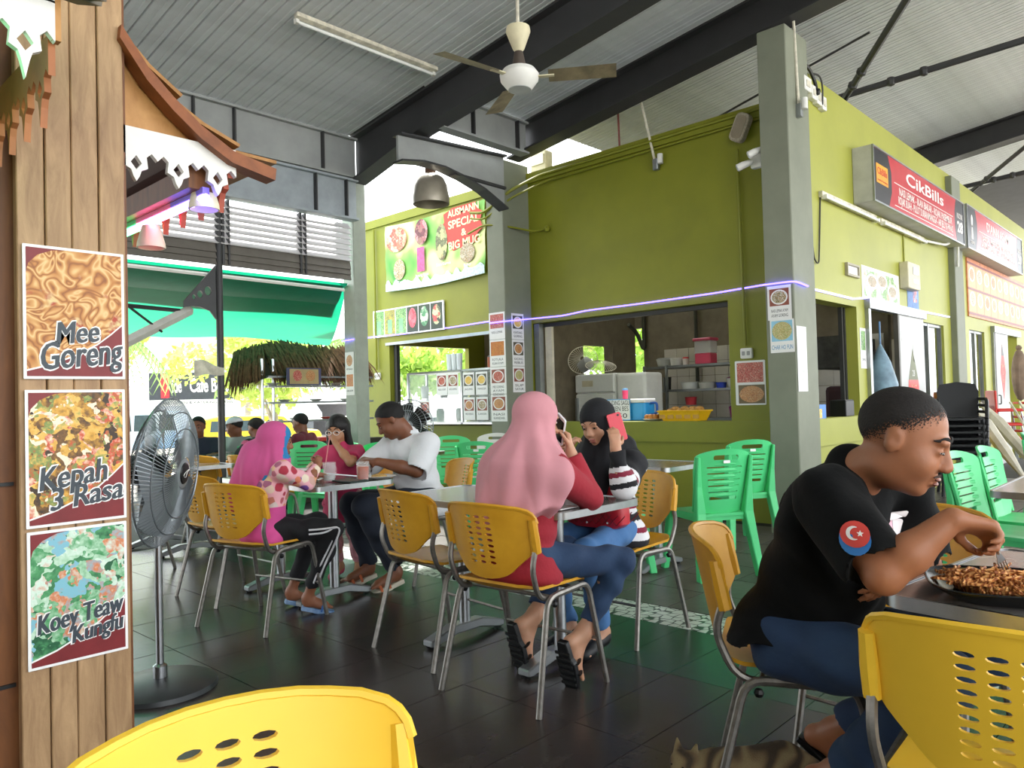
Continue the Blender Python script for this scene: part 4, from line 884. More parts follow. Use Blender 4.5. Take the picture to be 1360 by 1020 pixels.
# ---------------------------------------------------------------- wooden stall with the dish posters
m_board = mat('brown stained plank', rough=.5, bump=.08, bscale=60, pattern=wood_pat('#8a6a4a', '#b8966e', (3, 3, .5)))
m_dkwood = mat('dark brown wood', rough=.5, pattern=wood_pat('#5a3418', '#7d4c24', (3, 3, .5)))
m_ply = mat('orange plywood', rough=.5, pattern=wood_pat('#a8763e', '#c8965a', (1, 1, 1)))
m_edge = mat('roof board brown', rough=.5, pattern=wood_pat('#6f3a18', '#96562a', (1, 1, 1)))
m_shing = mat('weathered shingle', rough=.6, pattern=wood_pat('#8a6030', '#b08048', (1, 2, 1)))
m_gshing = mat('grey weathered shingle', rough=.8, pattern=wood_pat('#6a6258', '#8d8478', (1, 2, 1)))
st = thing('wooden_stall', 'wooden food stall with plank post and carved white eaves', 'stall', (POSTX, .62, 0))
pb = B().bx(-.28, -.02, .01, .28, 0, 2.62).obj('post_core', m_dkwood, st)
for i, (a, c) in enumerate(((0, .0705), (.0735, .1405), (.1435, .216), (.219, .292))): B().bx(-.03, .008 if i % 2 else .005, a, c, 0, 2.6).obj('plank', m_board, st, bev=.003)
B().bx(-.3, .0, .29, .3, 0, 2.6).obj('side_plank', m_dkwood, st)
for i in range(5): B().bx(-.34, -.06, -.06 - i * .1, .03 - i * .1, 0, 2.7).obj('plank', m_dkwood, st, bev=.003)
for z in (1.02, .45): B().bx(-.06, -.05, -.3, .0, z, z + .01).obj('batten', m_black, st)
CU = [(.28, 2.42), (.36, 2.31), (.44, 2.235), (.53, 2.165), (.64, 2.105), (.8, 2.075)]      # roof curve: y offset from the stall origin, height
B().prism([(.29, 2.11), (.29, 2.40)] + [(y, z - .02) for y, z in CU[1:5]] + [(.665, 2.08), (.665, 2.07)], -.06, -.04, RIGHT).obj('gable_panel', m_ply, st)
B().prism([(y, z) for y, z in CU] + [(y - .005, z - .042) for y, z in reversed(CU)], -.03, .035, RIGHT).obj('bargeboard', m_edge, st)
for i, (a, b2) in enumerate(zip(CU, CU[1:])):
    for r_ in range(3 if i else 1):
        an = atan2(b2[1] - a[1], b2[0] - a[0]); Lg = hypot(b2[0] - a[0], b2[1] - a[1]) + .05
        B().box((-.14 - .2 * r_ + .03 * (i % 2), (a[0] + b2[0]) / 2 + .02, (a[1] + b2[1]) / 2 + .04), (.19, Lg, .012), M.Rotation(an + .16, 3, 'X')).obj('shingle', m_shing, st)
# soffit, carved eave boards
B().prism([(y, z - .06) for y, z in CU[:5]] + [(y, z - .075) for y, z in reversed(CU[:5])], -1.9, -.07, RIGHT).obj('soffit', mat('maroon soffit', '#4a2622', .5, var=.15), st)
def carved(u0, u1, v1, n, first=.5, tip=.17):
    # widths follow the pitch
    """eave board outline with hanging points and round cut-outs, and its diamond holes"""
    p = (u1 - u0) / n; top = [(u1, v1), (u0, v1)]; low = []; hol = []
    for i in range(n):
        c = u0 + p * (i + .5)
        low += [(c - p * .5, v1 - .095), (c - p * .36, v1 - .075), (c - p * .24, v1 - .09), (c - p * .27, v1 - .125), (c - p * .12, v1 - .135), (c - p * .07, v1 - .155), (c, v1 - tip),
                (c + p * .07, v1 - .155), (c + p * .12, v1 - .135), (c + p * .27, v1 - .125), (c + p * .24, v1 - .09), (c + p * .36, v1 - .075), (c + p * .5, v1 - .095)]
        hol.append([(c, v1 - .088), (c + .017, v1 - .112), (c, v1 - .134), (c - .017, v1 - .112)])
    q = [low[0]]
    for a in low[1:]:
        if (V(a) - V(q[-1])).length > 1e-4: q.append(a)
    return top + q, hol
def eave(name, par, F, u0, u1, v1, n, z0, z1, m=m_white, tip=.17):
    o_, h = carved(u0, u1, v1, n, tip=tip)
    return B().plate(o_, h, lambda x, y: F @ V((x, y, z0)), lambda x, y: F @ V((x, y, z1))).obj(name, m, par)
eave('eave_board', st, RIGHT, .265, .665, 2.12, 3, -.02, .0)
eave('eave_board', st, FRONT, -2.2, -.02, 2.12, 14, -.665, -.645, mat('red brown pendant', '#a8503c', .5), .2)
B().bx(-2.2, -.05, .52, .63, 1.975, 2.05).obj('eave_beam', m_dkwood, st)
# colour-changing tube under the soffit
t = thing('led_tube', 'lit LED tube fading green, pink and violet under the stall eave', 'tube light', (POSTX - .03, 1.19, 1.945))
for i, (a, c, e) in enumerate(((0, .26, '#8f7cff'), (.26, .58, '#ff7fb8'), (.58, 1.9, '#54e887'))):
    B().bx(-c, -a, -.012, .012, .012, .035).obj('housing', mat('tube housing ' + e, e, .4, var=0), t); B().tube([(-c, 0, 0), (-a, 0, 0)], .014, 8).obj('lamp_tube', mat('lit tube ' + e, e, .4, emit=e, es=7, var=0), t, True)
# front porch roof of the stall
po = thing('porch_eave', 'white carved porch eave with grey shingles at the stall front', 'eave', (-1.95, .56, 0))
eave('eave_board', po, RIGHT, -.48, .005, 2.17, 4, -.012, .006, m_white, .195)
B().prism([(-.48, 2.165), (.005, 2.165), (.005, 2.26), (-.48, 2.26)], -.012, .006, RIGHT).obj('eave_board_top', m_white, po)
eave('return_board', po, FRONT, -.55, -.02, 2.1, 4, -.012, .003, mat('copper brown pendant', '#a8683c', .5, var=.2), .2)
B().bx(-.02, .004, .0, .018, 2.08, 2.2).obj('end_block', m_ply, po)
for i in range(3):
    for j in range(5):
        B().box((.0 - .09 * i, .04 - .13 * j + .02 * i, 2.225 + .03 * i), (.19, .12, .012), M.Rotation(R(22), 3, 'Y')).obj('shingle', m_gshing, po)
B().tube([(-.12, -.1, 2.03), (-.12, -.62, 2.03)], .016, 8).obj('lamp_tube', mat('lit tube #54e887'), po, True)
# two hanging paper lamps beside the eave
for x, y, z, l in ((-2.6, 1.215, 1.92, 'small cream hanging lampshade at the stall eave corner'), (-3.02, 1.2, 1.85, 'larger cream hanging lampshade under the pink lit tube')):
    t = thing('lampshade', l, 'lampshade', (x, y, z)); B().lathe([(.015, .09), (.032, .085), (.05, .02), (.052, 0), (.047, 0), (.028, .08)], 16, caps=False).obj('shade', mat('cream shade', '#e6dfc4', .6, var=.06), t, True); B().tube([(0, 0, .08), (0, 0, .14)], .005, 6).obj('cord', m_black, t); B().ball((0, 0, .04), .016, 8).obj('bulb', m_white, t, True)
# ---------------------------------------------------------------- fans
m_wire = mat('grey fan wire', '#8d9498', .35, .6, var=.1)
def fan_head(t, rad, mtx, depth=.13, nw=72, blades=5, bm=None, wire=.0019, hubm=m_black):
    """wire cage, blades, motor and hub; local z points forward"""
    b = B()
    for s in (1, -1):
        for i in range(nw):
            a = 2 * pi * i / nw; pts = []
            for f_, zz in ((.22, 1), (.5, .93), (.8, .62), (.97, .15), (1, 0)): pts.append(mtx @ V((rad * f_ * cos(a + .25 * (1 - f_)), rad * f_ * sin(a + .25 * (1 - f_)), s * depth * .5 * zz)))
            b.tube(pts, wire, 3, caps=False)
    b.obj('guard_wires', m_wire, t)
    r = B()
    for f_, z in ((1, 0), (.82, .29 * depth), (.6, .44 * depth), (.82, -.29 * depth)): r.tube([mtx @ V((rad * f_ * cos(2 * pi * i / 40), rad * f_ * sin(2 * pi * i / 40), z)) for i in range(40)], .0045 if f_ == 1 else .003, 5, closed=True)
    r.obj('guard_ring', m_wire, t, True)
    for k in range(blades):
        a0 = 2 * pi * k / blades
        def bl(u, v): rr = rad * (.14 + .72 * u); a = a0 + (v - .5) * (1.15 - .35 * u); return mtx @ V((rr * cos(a), rr * sin(a), (v - .5) * .06))
        B().surf(bl, 8, 5).obj('blade', bm or mat('smoke grey blade', '#7b8286', .35), t, True)
    hb = B().lathe([(.0, depth * .52), (rad * .12, depth * .515), (rad * .2, depth * .49), (rad * .22, depth * .44)], 24, mtx, caps=False).obj('hub_cover', mat('silver hub', '#9aa0a4', .3, .4), t, True)
    B().lathe([(.0, depth * .56), (rad * .13, depth * .54), (rad * .15, depth * .5)], 24, mtx, caps=False).obj('badge', hubm, hb, True)
    B().tube([mtx @ V((rad * .075 * cos(a) - .01 * sin(a * 2), rad * .03 * sin(a) + rad * .04 * cos(a), depth * .57)) for a in [2 * pi * i / 14 for i in range(14)]], .0016, 5, closed=True).obj('emblem', m_white, hb, True)
    B().lathe([(.0, -.2), (.06, -.19), (.075, -.06), (.07, -.03), (0, -.03)], 18, mtx, caps=False).obj('motor', m_black, t, True)
t = thing('pedestal_fan', 'large grey pedestal fan with wire guard beside the wooden stall', 'fan', (-3.5, 1.4, 0))
B().lathe([(.0, .05), (.05, .05), (.2, .035), (.235, .02), (.24, 0), (0, 0)], 32, caps=False).obj('base', mat('dark grey cast base', '#2f3335', .4, var=.1), t, True)
B().lathe([(.03, .04), (.03, .1), (.016, .11), (.016, 1.0)], 12).obj('pole', m_chrome, t, True)
d = V((.69, .72, -.1)).normalized(); FM = (M.Translation((.02, .03, .95)) @ frame(d).to_4x4() @ M.Rotation(R(-90), 4, 'X'))
fan_head(t, .33, FM, .16, 110, wire=.0018); B().tube([(0, 0, .98), (.0, .0, 1.0), (.03, .03, .95)], .03, 10).obj('tilt_neck', m_black, t, True)
t = thing('pedestal_fan', 'small dark pedestal fan behind the standing girl beside the eave column', 'fan', (-5.55, 4.55, 0))
B().lathe([(.0, .04), (.16, .03), (.19, 0), (0, 0)], 24, caps=False).obj('base', m_black, t, True); B().lathe([(.014, .03), (.014, 1.0)], 8).obj('pole', m_black, t, True)
fan_head(t, .23, M.Translation((.08, -.1, 1.04)) @ frame((.35, -.9, -.1)).to_4x4() @ M.Rotation(R(-90), 4, 'X'), .13, 40, bm=mat('black blade', '#1c1d1e', .3), wire=.0022, hubm=m_white)
t = thing('wall_fan', 'two open halves of a wire fan guard on the white fridge', 'fan', (-6.15, 8.2, 1.6))
for c, d, r_ in (((-.25, 0, .16), (.5, -.8, .35), .2), ((.12, -.1, .06), (.3, -.25, .9), .2)):
    mt = M.Translation(c) @ frame(d).to_4x4() @ M.Rotation(R(-90), 4, 'X'); b = B()
    for i in range(36): b.tube([mt @ V((r_ * f_ * cos(2 * pi * i / 36), r_ * f_ * sin(2 * pi * i / 36), .06 * (1 - f_ * f_))) for f_ in (.15, .6, 1)], .0025, 3, caps=False)
    b.obj('guard_wires', m_dirty, t); B().tube([mt @ V((r_ * cos(2 * pi * i / 30), r_ * sin(2 * pi * i / 30), 0)) for i in range(30)], .005, 5, closed=True).obj('guard_ring', m_dirty, t, True)
B().lathe([(0, -.1), (.08, -.09), (.09, .05), (.03, .09), (0, .09)], 16, M.Translation((-.16, -.05, .1)) @ M.Rotation(R(60), 4, 'Y'), caps=False).obj('motor', mat('grey motor', '#9a9a96', .4), t, True)
# ceiling fan
t = thing('ceiling_fan', 'cream three bladed ceiling fan hanging from the grey roof', 'ceiling fan', (-3.5, 3.87, 3.42))
B().lathe([(.012, .1), (.012, 1.36)], 8).obj('rod', m_dirty, t, True); B().lathe([(.025, .2), (.04, .22), (.085, .34), (.08, .37), (.02, .38)], 20).obj('canopy_cup', mat('cream plastic'), t, True)
B().lathe([(.03, .09), (.05, .1), (.03, .2)], 14).obj('coupling', mat('dark rusty metal', '#4a4038', .6), t, True)
B().lathe([(.0, -.06), (.08, -.06), (.095, -.045), (.13, .0), (.135, .04), (.11, .075), (.05, .09), (0, .09)], 28, caps=False).obj('motor', m_white, t, True); B().lathe([(0, -.066), (.078, -.064), (.078, -.05)], 24, caps=False).obj('motor_cap', mat('pale grey plastic', '#b9bdbb', .4), t, True)
for a in (36, 150, 262):
    q = M.Rotation(R(a), 4, 'Z'); B().box(q @ V((.17, 0, .02)), (.14, .035, .008), q.to_3x3()).obj('blade_arm', mat('cream plastic'), t)
    B().surf(lambda u, v: q @ V((.2 + .46 * u, (v - .5) * (.12 + .02 * u), .02 - (v - .5) * .035)), 8, 4).obj('blade', mat('dusty cream blade', '#8f8266', .6, var=.35, scale=7), t, True)
# bell lamp
t = thing('bell_lamp', 'large aluminium bell lamp hanging above the drinks banner', 'lamp', (-6.38, 5.55, 3.42))
B().lathe([(.2, 0), (.205, .07), (.195, .12), (.185, .2), (.15, .28), (.09, .33), (.085, .33), (.14, .27), (.175, .2), (.19, .07), (.19, 0)], 28, caps=False).obj('shade', mat('dull aluminium', '#a79f90', .4, .5, var=.1), t, True); B().lathe([(.06, .33), (.06, .4), (.03, .42)], 14).obj('gear_housing', mat('rusty brown', '#6a4a38', .7), t); B().tube([(0, 0, .4), (0, 0, .6)], .008, 6).obj('hook', m_black, t)
# ---------------------------------------------------------------- louvred screen, tarp and pole at the eave
ls = thing('louvre_screen', 'louvred screen of pale slats under the eave beam', 'louvre screen', (-7.36, -2, 0))
sm = B().bx(-.045, .045, 0, 7.15, -.006, .006).mesh('slat', [mat('pale louvre slat', '#c9c6c8', .5, var=.06)])
for i in range(7): o = link('slat', sm, ls, (0, 0, 3.29 - i * .062)); o.rotation_euler = (0, R(48), 0)
sm2 = B().bx(-.06, .06, 0, 7.15, -.006, .006).mesh('slat', [mat('dark louvre slat', '#6a655e', .5)])
for i in range(3): o = link('slat', sm2, ls, (0, 0, 2.85 - i * .062)); o.rotation_euler = (0, R(75), 0)
for y in (1.0, 3.2, 5.62, 6.5): B().bx(-.03, .03, y - .012, y + .012, 2.68, 3.34).obj('upright', m_beam, ls); B().bx(-.03, .03, y + .05, y + .07, 2.68, 3.34).obj('upright', m_beam, ls)
tag(B().tube([(-7.42, -2, 2.62), (-7.42, 5.1, 2.56)], .02, 6).obj('eave_rail', m_white), 'white rail along the bottom of the louvred screen', 'rail')
def tarp_z(u, v): return 2.64 - .36 * u - .1 * sin(pi * u) + .03 * sin(v * 7 + u * 3) * u
def tarp(nt, vec):
    n = nod(nt, 'ShaderNodeTexNoise', Scale=1.6, Detail=5); nt.links.new(vec, n.inputs['Vector']); return ramp(nt, n.outputs['Fac'], [(.35, '#19a47e'), (.65, '#3fd0a8')])
for l, x0, x1, y0, y1, u0 in (('green tarpaulin awning stretched from the louvred screen over the street side', -7.42, -10.4, -1.5, 6.85, 0),):
    o = B().surf(lambda u, v: V((x0 + (x1 - x0) * u, y0 + (5.15 + 1.7 * u - y0) * v, tarp_z(u, v * 3) - .006 * (v * 10.5) * u)), 16, 30).obj('tarpaulin', mat('green tarpaulin', '#138a66', .6, translucent=.45, var=.1), smooth=True); tag(o, l, 'tarpaulin')
o = B().surf(lambda u, v: V((-7.43 - 1.15 * u, -1.5 + (6.6 + .6 * u) * v, tarp_z(u * .36, v * 3) - .03 - .03 * sin(u * 6))), 8, 26).obj('tarpaulin', mat('dark green tarpaulin', '#1c6f5a', .7, translucent=.22, var=.15), smooth=True); tag(o, 'darker overlapping strip of green tarpaulin next to the louvred screen', 'tarpaulin')  # strip is darker and less translucent than the main sheet
t = thing('awning_pole', 'thin black steel pole carrying the tarpaulin with a pierced bracket', 'pole', (-7.36, 3.58, 0)); B().lathe([(.035, 0), (.035, 3.3)], 10).obj('shaft', m_beam, t, True)
br = [(-.04, 2.66), (-.36, 2.28), (-.36, 2.22), (-.3, 2.235), (-.2, 2.235), (-.1, 2.2), (-.04, 2.12)]
B().plate(br, [ell(-.12, 2.4, .035, .045, 12), ell(-.2, 2.36, .028, .035, 12), ell(-.26, 2.33, .018, .025, 10)], lambda x, y: RIGHT @ V((x, y, -.01)), lambda x, y: RIGHT @ V((x, y, .01))).obj('bracket', m_beam, t)
tag(B().tube([(-7.4, 2.5, 1.75), (-7.5, 3.35, 2.22)], .05, 4).obj('roof_strut', mat('pale strut', '#cfccc6', .5)), 'pale square strut slanting up to the pole bracket', 'strut'); tag(B().tube([(-7.45, 2.4, 2.22), (-7.5, 3.35, 2.2)], .02, 4).tube([(-7.45, 2.75, 2.2), (-7.45, 3.05, 1.98)], .012, 4).obj('truss_member', m_beam), 'dark truss bar below the green tarpaulin near the stall', 'strut')
t = thing('pole_sticker', 'torn pale notice tied to the black awning pole', 'notice', (-7.31, 3.42, 1.62)); B().surf(lambda u, v: V((.02 * sin(u * 7), -.13 + .3 * u, (v - .5) * (.17 - .1 * u) + .02 * sin(u * 5))), 8, 3).obj('sheet', mat('torn notice', '#c9c5b4', .7, var=.3, scale=9), t); 
# ---------------------------------------------------------------- thatched stall with shelves
ts = thing('thatched_stall', 'street stall with dark palm thatch roof and steel shelves', 'stall', (-9, 5, 0))
random.seed(3); th = B()
ridge = lambda q: V((-.2, -.35 + 2.6 * q, 2.06 - .28 * max(0, .25 - q) * 4 * .5 + .03 * sin(q * 9)))
for i in range(2200):
    q = random.random() * .72; p = ridge(q); s = random.random(); L = random.uniform(.42, .62); d = V((random.uniform(.55, .9), random.gauss(0, .1) - (.5 if q < .15 else 0), -random.uniform(.75, 1.0))).normalized()
    p = p + V((0, 0, random.uniform(-.06, .03))) + d * random.uniform(-.05, .12); w = random.uniform(.006, .014); e = p + d * L + V((0, 0, -.05))
    side = V((0, w, 0)); mid = (p + e) / 2 + V((.02, 0, .03)); th.add([p - side, p + side, mid + side, mid - side, e], [(0, 1, 2, 3), (3, 2, 4)])
o = th.obj('thatch', mat('dry dark palm thatch', '#66462f', .85, var=.4, scale=20), ts); o['kind'] = 'stuff'
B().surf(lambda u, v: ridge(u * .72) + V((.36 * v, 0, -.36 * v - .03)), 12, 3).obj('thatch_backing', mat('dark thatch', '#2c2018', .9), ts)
for y in (-.13, .02, 1.4): B().lathe([(.018, 0), (.018, 1.85)], 8, M.Translation((.1, y, 0))).obj('upright', m_chrome, ts, True)
for z in (1.62, 1.5, 1.29, 1.05): B().bx(.02, .2, -.1, 1.5, z - .012, z + .012).obj('shelf_rail', m_alu, ts)
B().bx(-.2, .3, -.1, 1.6, .72, .78).obj('counter', mat('dark counter', '#3a3430', .5), ts); B().bx(-.18, .28, -.08, 1.58, 0, .72).obj('counter_front', mat('dark counter front', '#4a423c', .6), ts)
t = thing('food_sign', 'dark sign with two pictures hanging under the thatch', 'sign', mtx=fm(RIGHT, (-8.72, 5.35, 1.62))); B().prism(rrect(.5, .22, .004, 1), 0, .015).obj('board', mat('violet grey board', '#4c4a66', .5), t); pic(t, .016, 0, 0, .42, .19, mat('tan print', '#b09a6a', .5)); pic(t, .018, -.1, .01, .13, .14, F_red, 'e'); pic(t, .018, .09, .01, .14, .14, F_curry, 'e')
for i in range(9):
    y = 5.0 + i * .155; z = (1.512, 1.302, 1.062)[i % 3]
    t = tag(B().lathe([(.0, .0), (.045, .0), (.09, .03), (.085, .03), (.04, .008), (0, .008)], 16, M.Translation((-8.87, y, z)), caps=False).obj('dish', mat(('pale dish', 'red dish')[i == 5], ('#d9d6cf', '#c8403a')[i == 5], .4), smooth=True), 'red dish on the steel shelves of the thatched stall' if i == 5 else 'pale dish on the steel shelves of the thatched stall', 'dish', 'dishes on the thatched stall')
for i in range(3): tag(B().prism(rrect(.26, .2, .03, 3), 0, .05, M.Translation((-8.8, 5.35 + i * .3, .78))).obj('food_tray', mat('red tray', '#c23a34', .4)), 'red tray on the dark counter of the thatched stall', 'tray', 'red trays on the counter')
# ---------------------------------------------------------------- street beyond
cb = thing('cafe_building', 'white cafe building across the street with a dark sign', 'building', (-39.4, 17.9, -.5), R(-24)); m_rend = mat('white render', '#dfe3e6', .8, var=.03)
B().bx(-6, -.2, -11, 9, 1.9, 7).obj('upper_wall', m_rend, cb); B().bx(-6, -5.5, -11, 9, 0, 1.9).obj('back_wall', mat('dim shopfront', '#5a5a60', .7), cb)
B().add([(x, y, z + d) for x, z in ((-.3, 1.95), (2.2, 1.35)) for y in (-11, 6) for d in (0, .08)], [(0, 1, 3, 2), (4, 6, 7, 5), (0, 4, 5, 1), (2, 3, 7, 6), (0, 2, 6, 4), (1, 5, 7, 3)]).obj('canopy', mat('pale metal canopy', '#b9bfc4', .5, var=.15, scale=2), cb)
B().bx(2.1, 2.25, -11, 6, 1.0, 1.4).obj('fascia', m_rend, cb)
for i in range(8): B().bx(-.8, -.2, -10 + i * 2.2, -9.5 + i * 2.2, 0, 1.9).obj('pillar', mat('grey pillar', '#7d828a', .7), cb)
sg = B().bx(-.2, -.05, -2.3, 2.35, 2.15, 3.7).obj('signboard', mat('charcoal sign', '#33373d', .5), cb); B().bx(-.06, -.02, -2.35, 2.4, 1.98, 2.3).obj('sign_strip', m_white, sg)
B().bx(-.05, -.03, -1.75, -1.35, 2.4, 3.66).obj('sign_block', mat('sign red'), sg)
for s_, y, w_ in (('ide', -1.0, .45), ('Cafe Bertam', .85, 2.45)):
    o = text(s_, 1.0, m_letout, sg, (0, 0), 0, bold=.02, width=w_, depth=.02); o.matrix_local = fm(RIGHT, (-.03, y, 3.0)) @ M.Diagonal((o.scale.x, o.scale.y, .02, 1))
o = text('RESTORAN & KATERING SERVIS', .2, m_ink, sg, (0, 0), 0, width=3.4, depth=.02); o.matrix_local = fm(RIGHT, (-.015, 0, 2.14)) @ M.Diagonal((o.scale.x, o.scale.y, .02, 1))
for i in range(6): B().bx(-5.45, -5.35, -10 + i * 2.9, -8.4 + i * 2.9, .1, 1.7).obj('window', mat('dark glass', '#2c3038', .15), cb)
def car(label, x, y, rz, m, van):
    t = thing('parked_van' if van else 'parked_car', label, 'van' if van else 'car', (x, y, -.5), R(rz)); h = 1.75 if van else 1.5
    pr = [(-2, .3), (2, .3), (2.02, .8), (1.9, .95), (1.2, 1.0 if not van else 1.1), (.75 if not van else 1.3, h - .05), (.5, h), (-1.3, h), (-1.8, h - .1), (-2.02, .95)]
    B().prism(pr, -.8, .8, FRONT).obj('body', m, t, bev=.06, seg=2)
    gm = mat('car glass', '#3c4a52', .1)
    for a, c in ((-1.6, -.75), (-.68, .1), (.17, .75)):
        for s in (-1, 1): B().prism([(a, 1.0), (c, 1.0), (c - .05, h - .15), (a + .04, h - .15)], .8 * s - .01, .8 * s + .012, FRONT).obj('side_window', gm, t)
    for a in (-1.3, 1.3):
        for s in (-1, 1): w_ = B().lathe([(.0, -.1), (.31, -.1), (.33, -.06), (.33, .06), (.31, .1), (0, .1)], 20, M.Translation((a, s * .74, .33)) @ M.Rotation(R(90), 4, 'X'), caps=False).obj('wheel', m_black, t, True); B().lathe([(0, -.12), (.2, -.115), (.2, .115), (0, .12)], 14, M.Translation((a, s * .74, .33)) @ M.Rotation(R(90), 4, 'X'), caps=False).obj('hub_cap', m_chrome, w_, True)
    return t
car('blue and white van parked across the street', -30.5, 12.0, 75, mat('van blue', '#5f96c8', .3, col2='#dfe6ea', scale=.6), True)
car('yellow car parked across the street behind the boys', -24.5, 13.2, 70, mat('car yellow', '#d9b02a', .3, var=.05), False)
car('white car parked beyond the thatched stall', -17.3, 13.9, 80, mat('car white', '#dfe2e4', .3, var=.03), False)
car('silver car parked farther behind the thatched stall', -16.6, 18.2, 80, mat('car silver', '#aeb4b8', .3, var=.03), False)
def leaves(b, c, r, n, sz, flat=1):
    for _ in range(n):
        d = V((random.gauss(0, 1), random.gauss(0, 1), random.gauss(0, 1) * flat)).normalized() * r * random.uniform(.55, 1); p = V(c) + V((d.x, d.y, d.z * .8)); a = V((random.gauss(0, 1), random.gauss(0, 1), random.gauss(0, 1))).normalized(); e = a.orthogonal().normalized(); s = sz * random.uniform(.6, 1.3)
        b.add([p - a * s, p - e * s * .5, p + a * s, p + e * s * .5], [(0, 1, 2, 3)])
m_leaf = mat('sunlit leaf', '#8fb04a', .6, translucent=.5, var=.35, scale=.8); m_leaf2 = mat('pale sunlit leaf', '#b8cc6a', .6, translucent=.5, var=.3, scale=.8); m_bark = mat('pale bark', '#a39a8c', .9, var=.3, scale=6, bump=.3)
def tree(label, x, y, h, r, m, n=1500, sz=.16, thin=.12):
    t = thing('tree', label, 'tree', (x, y, -.5)); B().tube([(0, 0, 0), (.08, .05, h * .4), (-.05, .1, h * .75)], [thin * 1.3, thin, thin * .5], 8).tube([(.05, .05, h * .45), (.4, -.5, h * .75)], [thin * .6, thin * .25], 6).tube([(.03, .08, h * .5), (-.3, .6, h * .8)], [thin * .6, thin * .25], 6).obj('trunk', m_bark, t, True)
    b = B()
    for k in range(7): leaves(b, (random.gauss(0, r * .45), random.gauss(0, r * .5), h * .85 + random.gauss(0, r * .3)), r * .55, n // 7, sz, .7)
    o = b.obj('crown', m, t); o['kind'] = 'stuff'; return t
random.seed(11)
tree('young street tree with a pale slim trunk in front of the cafe', -12.9, 7.2, 3.1, 1.25, m_leaf2, 1800, .09, .08)
tree('bushy green tree behind the thatched stall', -26, 21, 4.5, 2.6, m_leaf, 2600, .2); tree('green tree far beyond the drinks kiosk', -19, 26, 5, 3, m_leaf, 2600, .22); tree('pale green tree seen through the drinks kiosk window', -14, 15.5, 4.5, 2, m_leaf2, 2600, .16); tree('green tree beside the drinks kiosk back window', -11, 20, 4.2, 2.2, m_leaf, 2600, .16); tree('leafy tree left of the cafe sign', -30, 9.4, 5.4, 2.2, m_leaf2, 2200, .16); tree('leafy tree right of the cafe sign', -31, 16.2, 5.4, 2.0, m_leaf2, 2200, .16)
def palm(label, x, y, h):
    t = thing('palm_tree', label, 'palm', (x, y, -.5)); B().tube([(0, 0, 0), (.03, 0, h * .5), (0, .05, h)], [.2, .15, .1], 10).obj('trunk', mat('pale palm trunk', '#c3c4b4', .8, var=.15), t, True)
    for k in range(11):
        a = 2 * pi * k / 11 + random.uniform(-.2, .2); b = B(); pts = [V((cos(a) * 1.9 * s_, sin(a) * 1.9 * s_, h + .75 * s_ - 2.3 * s_ * s_)) for s_ in [i / 9 for i in range(10)]]
        b.tube(pts, [.03 - .0025 * i for i in range(10)], 4); sd = V((-sin(a), cos(a), 0))
        for i in range(1, 10):
            for s_ in (-1, 1):
                for j in (0, .5): p = pts[i] - (pts[i] - pts[i - 1]) * j; e = p + sd * s_ * .32 + V((0, 0, -.42)); w_ = V((cos(a), sin(a), 0)) * .035; b.add([p - w_, p + w_, e], [(0, 1, 2)])
        b.obj('frond', mat('palm frond', '#7fa05a', .6, translucent=.4, var=.25), t)
    return t
palm('palm tree with drooping fronds left of the cafe sign', -27.5, 9.6, 4.2); palm('palm tree with drooping fronds in front of the cafe sign', -28.0, 15.4, 4.0); palm('palm tree beside the thatched stall', -21.5, 15.0, 3.9)
# ---------------------------------------------------------------- kiosk contents
t = thing('fridge', 'white fridge behind the olive kiosk counter', 'fridge', (-6.27, 8.5, 0)); B().bx(-.33, .33, -.2, .4, .05, 1.57).obj('body', mat('white enamel', '#dcdcd6', .35, var=.04), t, bev=.02, seg=2); B().bx(-.325, .32, -.24, -.2, .06, 1.3).obj('door', mat('white enamel'), t, bev=.015); B().bx(-.325, .32, -.24, -.2, 1.32, 1.56).obj('freezer_door', mat('white enamel'), t, bev=.012)
B().bx(-.3, -.27, -.28, -.24, .9, 1.25).obj('handle', m_alu, t); B().bx(-.2, -.02, -.245, -.239, 1.4, 1.48).obj('label', mat('beige label', '#c9bfa2', .5), t); B().bx(.34, .8, -.22, .2, .9, 1.56).obj('side_panel', m_white, t, bev=.04, seg=3)
rk = thing('kitchen_rack', 'grey metal kitchen rack of three shelves inside the olive kiosk', 'rack', (-5.1, 9.1, 0))
for z in (1.65, 1.33, .95, .6): B().bx(-.45, 1.1, -.2, .2, z - .03, z).obj('shelf', mat('dark grey shelf', '#6b6d6c', .4, .5), rk); B().bx(-.82, -.45, -.1, .3, z - .03, z).obj('shelf', mat('dark grey shelf'), rk)
for x in (-.8, -.45, .6, 1.05): B().bx(x - .015, x + .015, -.2, -.17, 0, 1.66).obj('upright', m_alu, rk)
def tub(name, label, x, y, z, r, h, m, taper=.85, lid=None):
    t = thing(name, label, name.replace('_', ' '), (x, y, z)); B().lathe([(0, 0), (r * taper, 0), (r, h), (r * .93, h), (r * taper * .9, .006), (0, .006)], 18, caps=False).obj('bowl', m, t, True)
    if lid: B().lathe([(0, h + .025), (r * .8, h + .02), (r * 1.05, h), (0, h)], 18, caps=False).obj('lid', lid, t, True)
    else: B().lathe([(r * .98, h - .004), (r * 1.06, h), (r * .98, h + .006)], 18, caps=False).obj('rim', m, t, True)
    return t
pc = lambda n, c: mat('plastic ' + n, c, .4, var=.05)
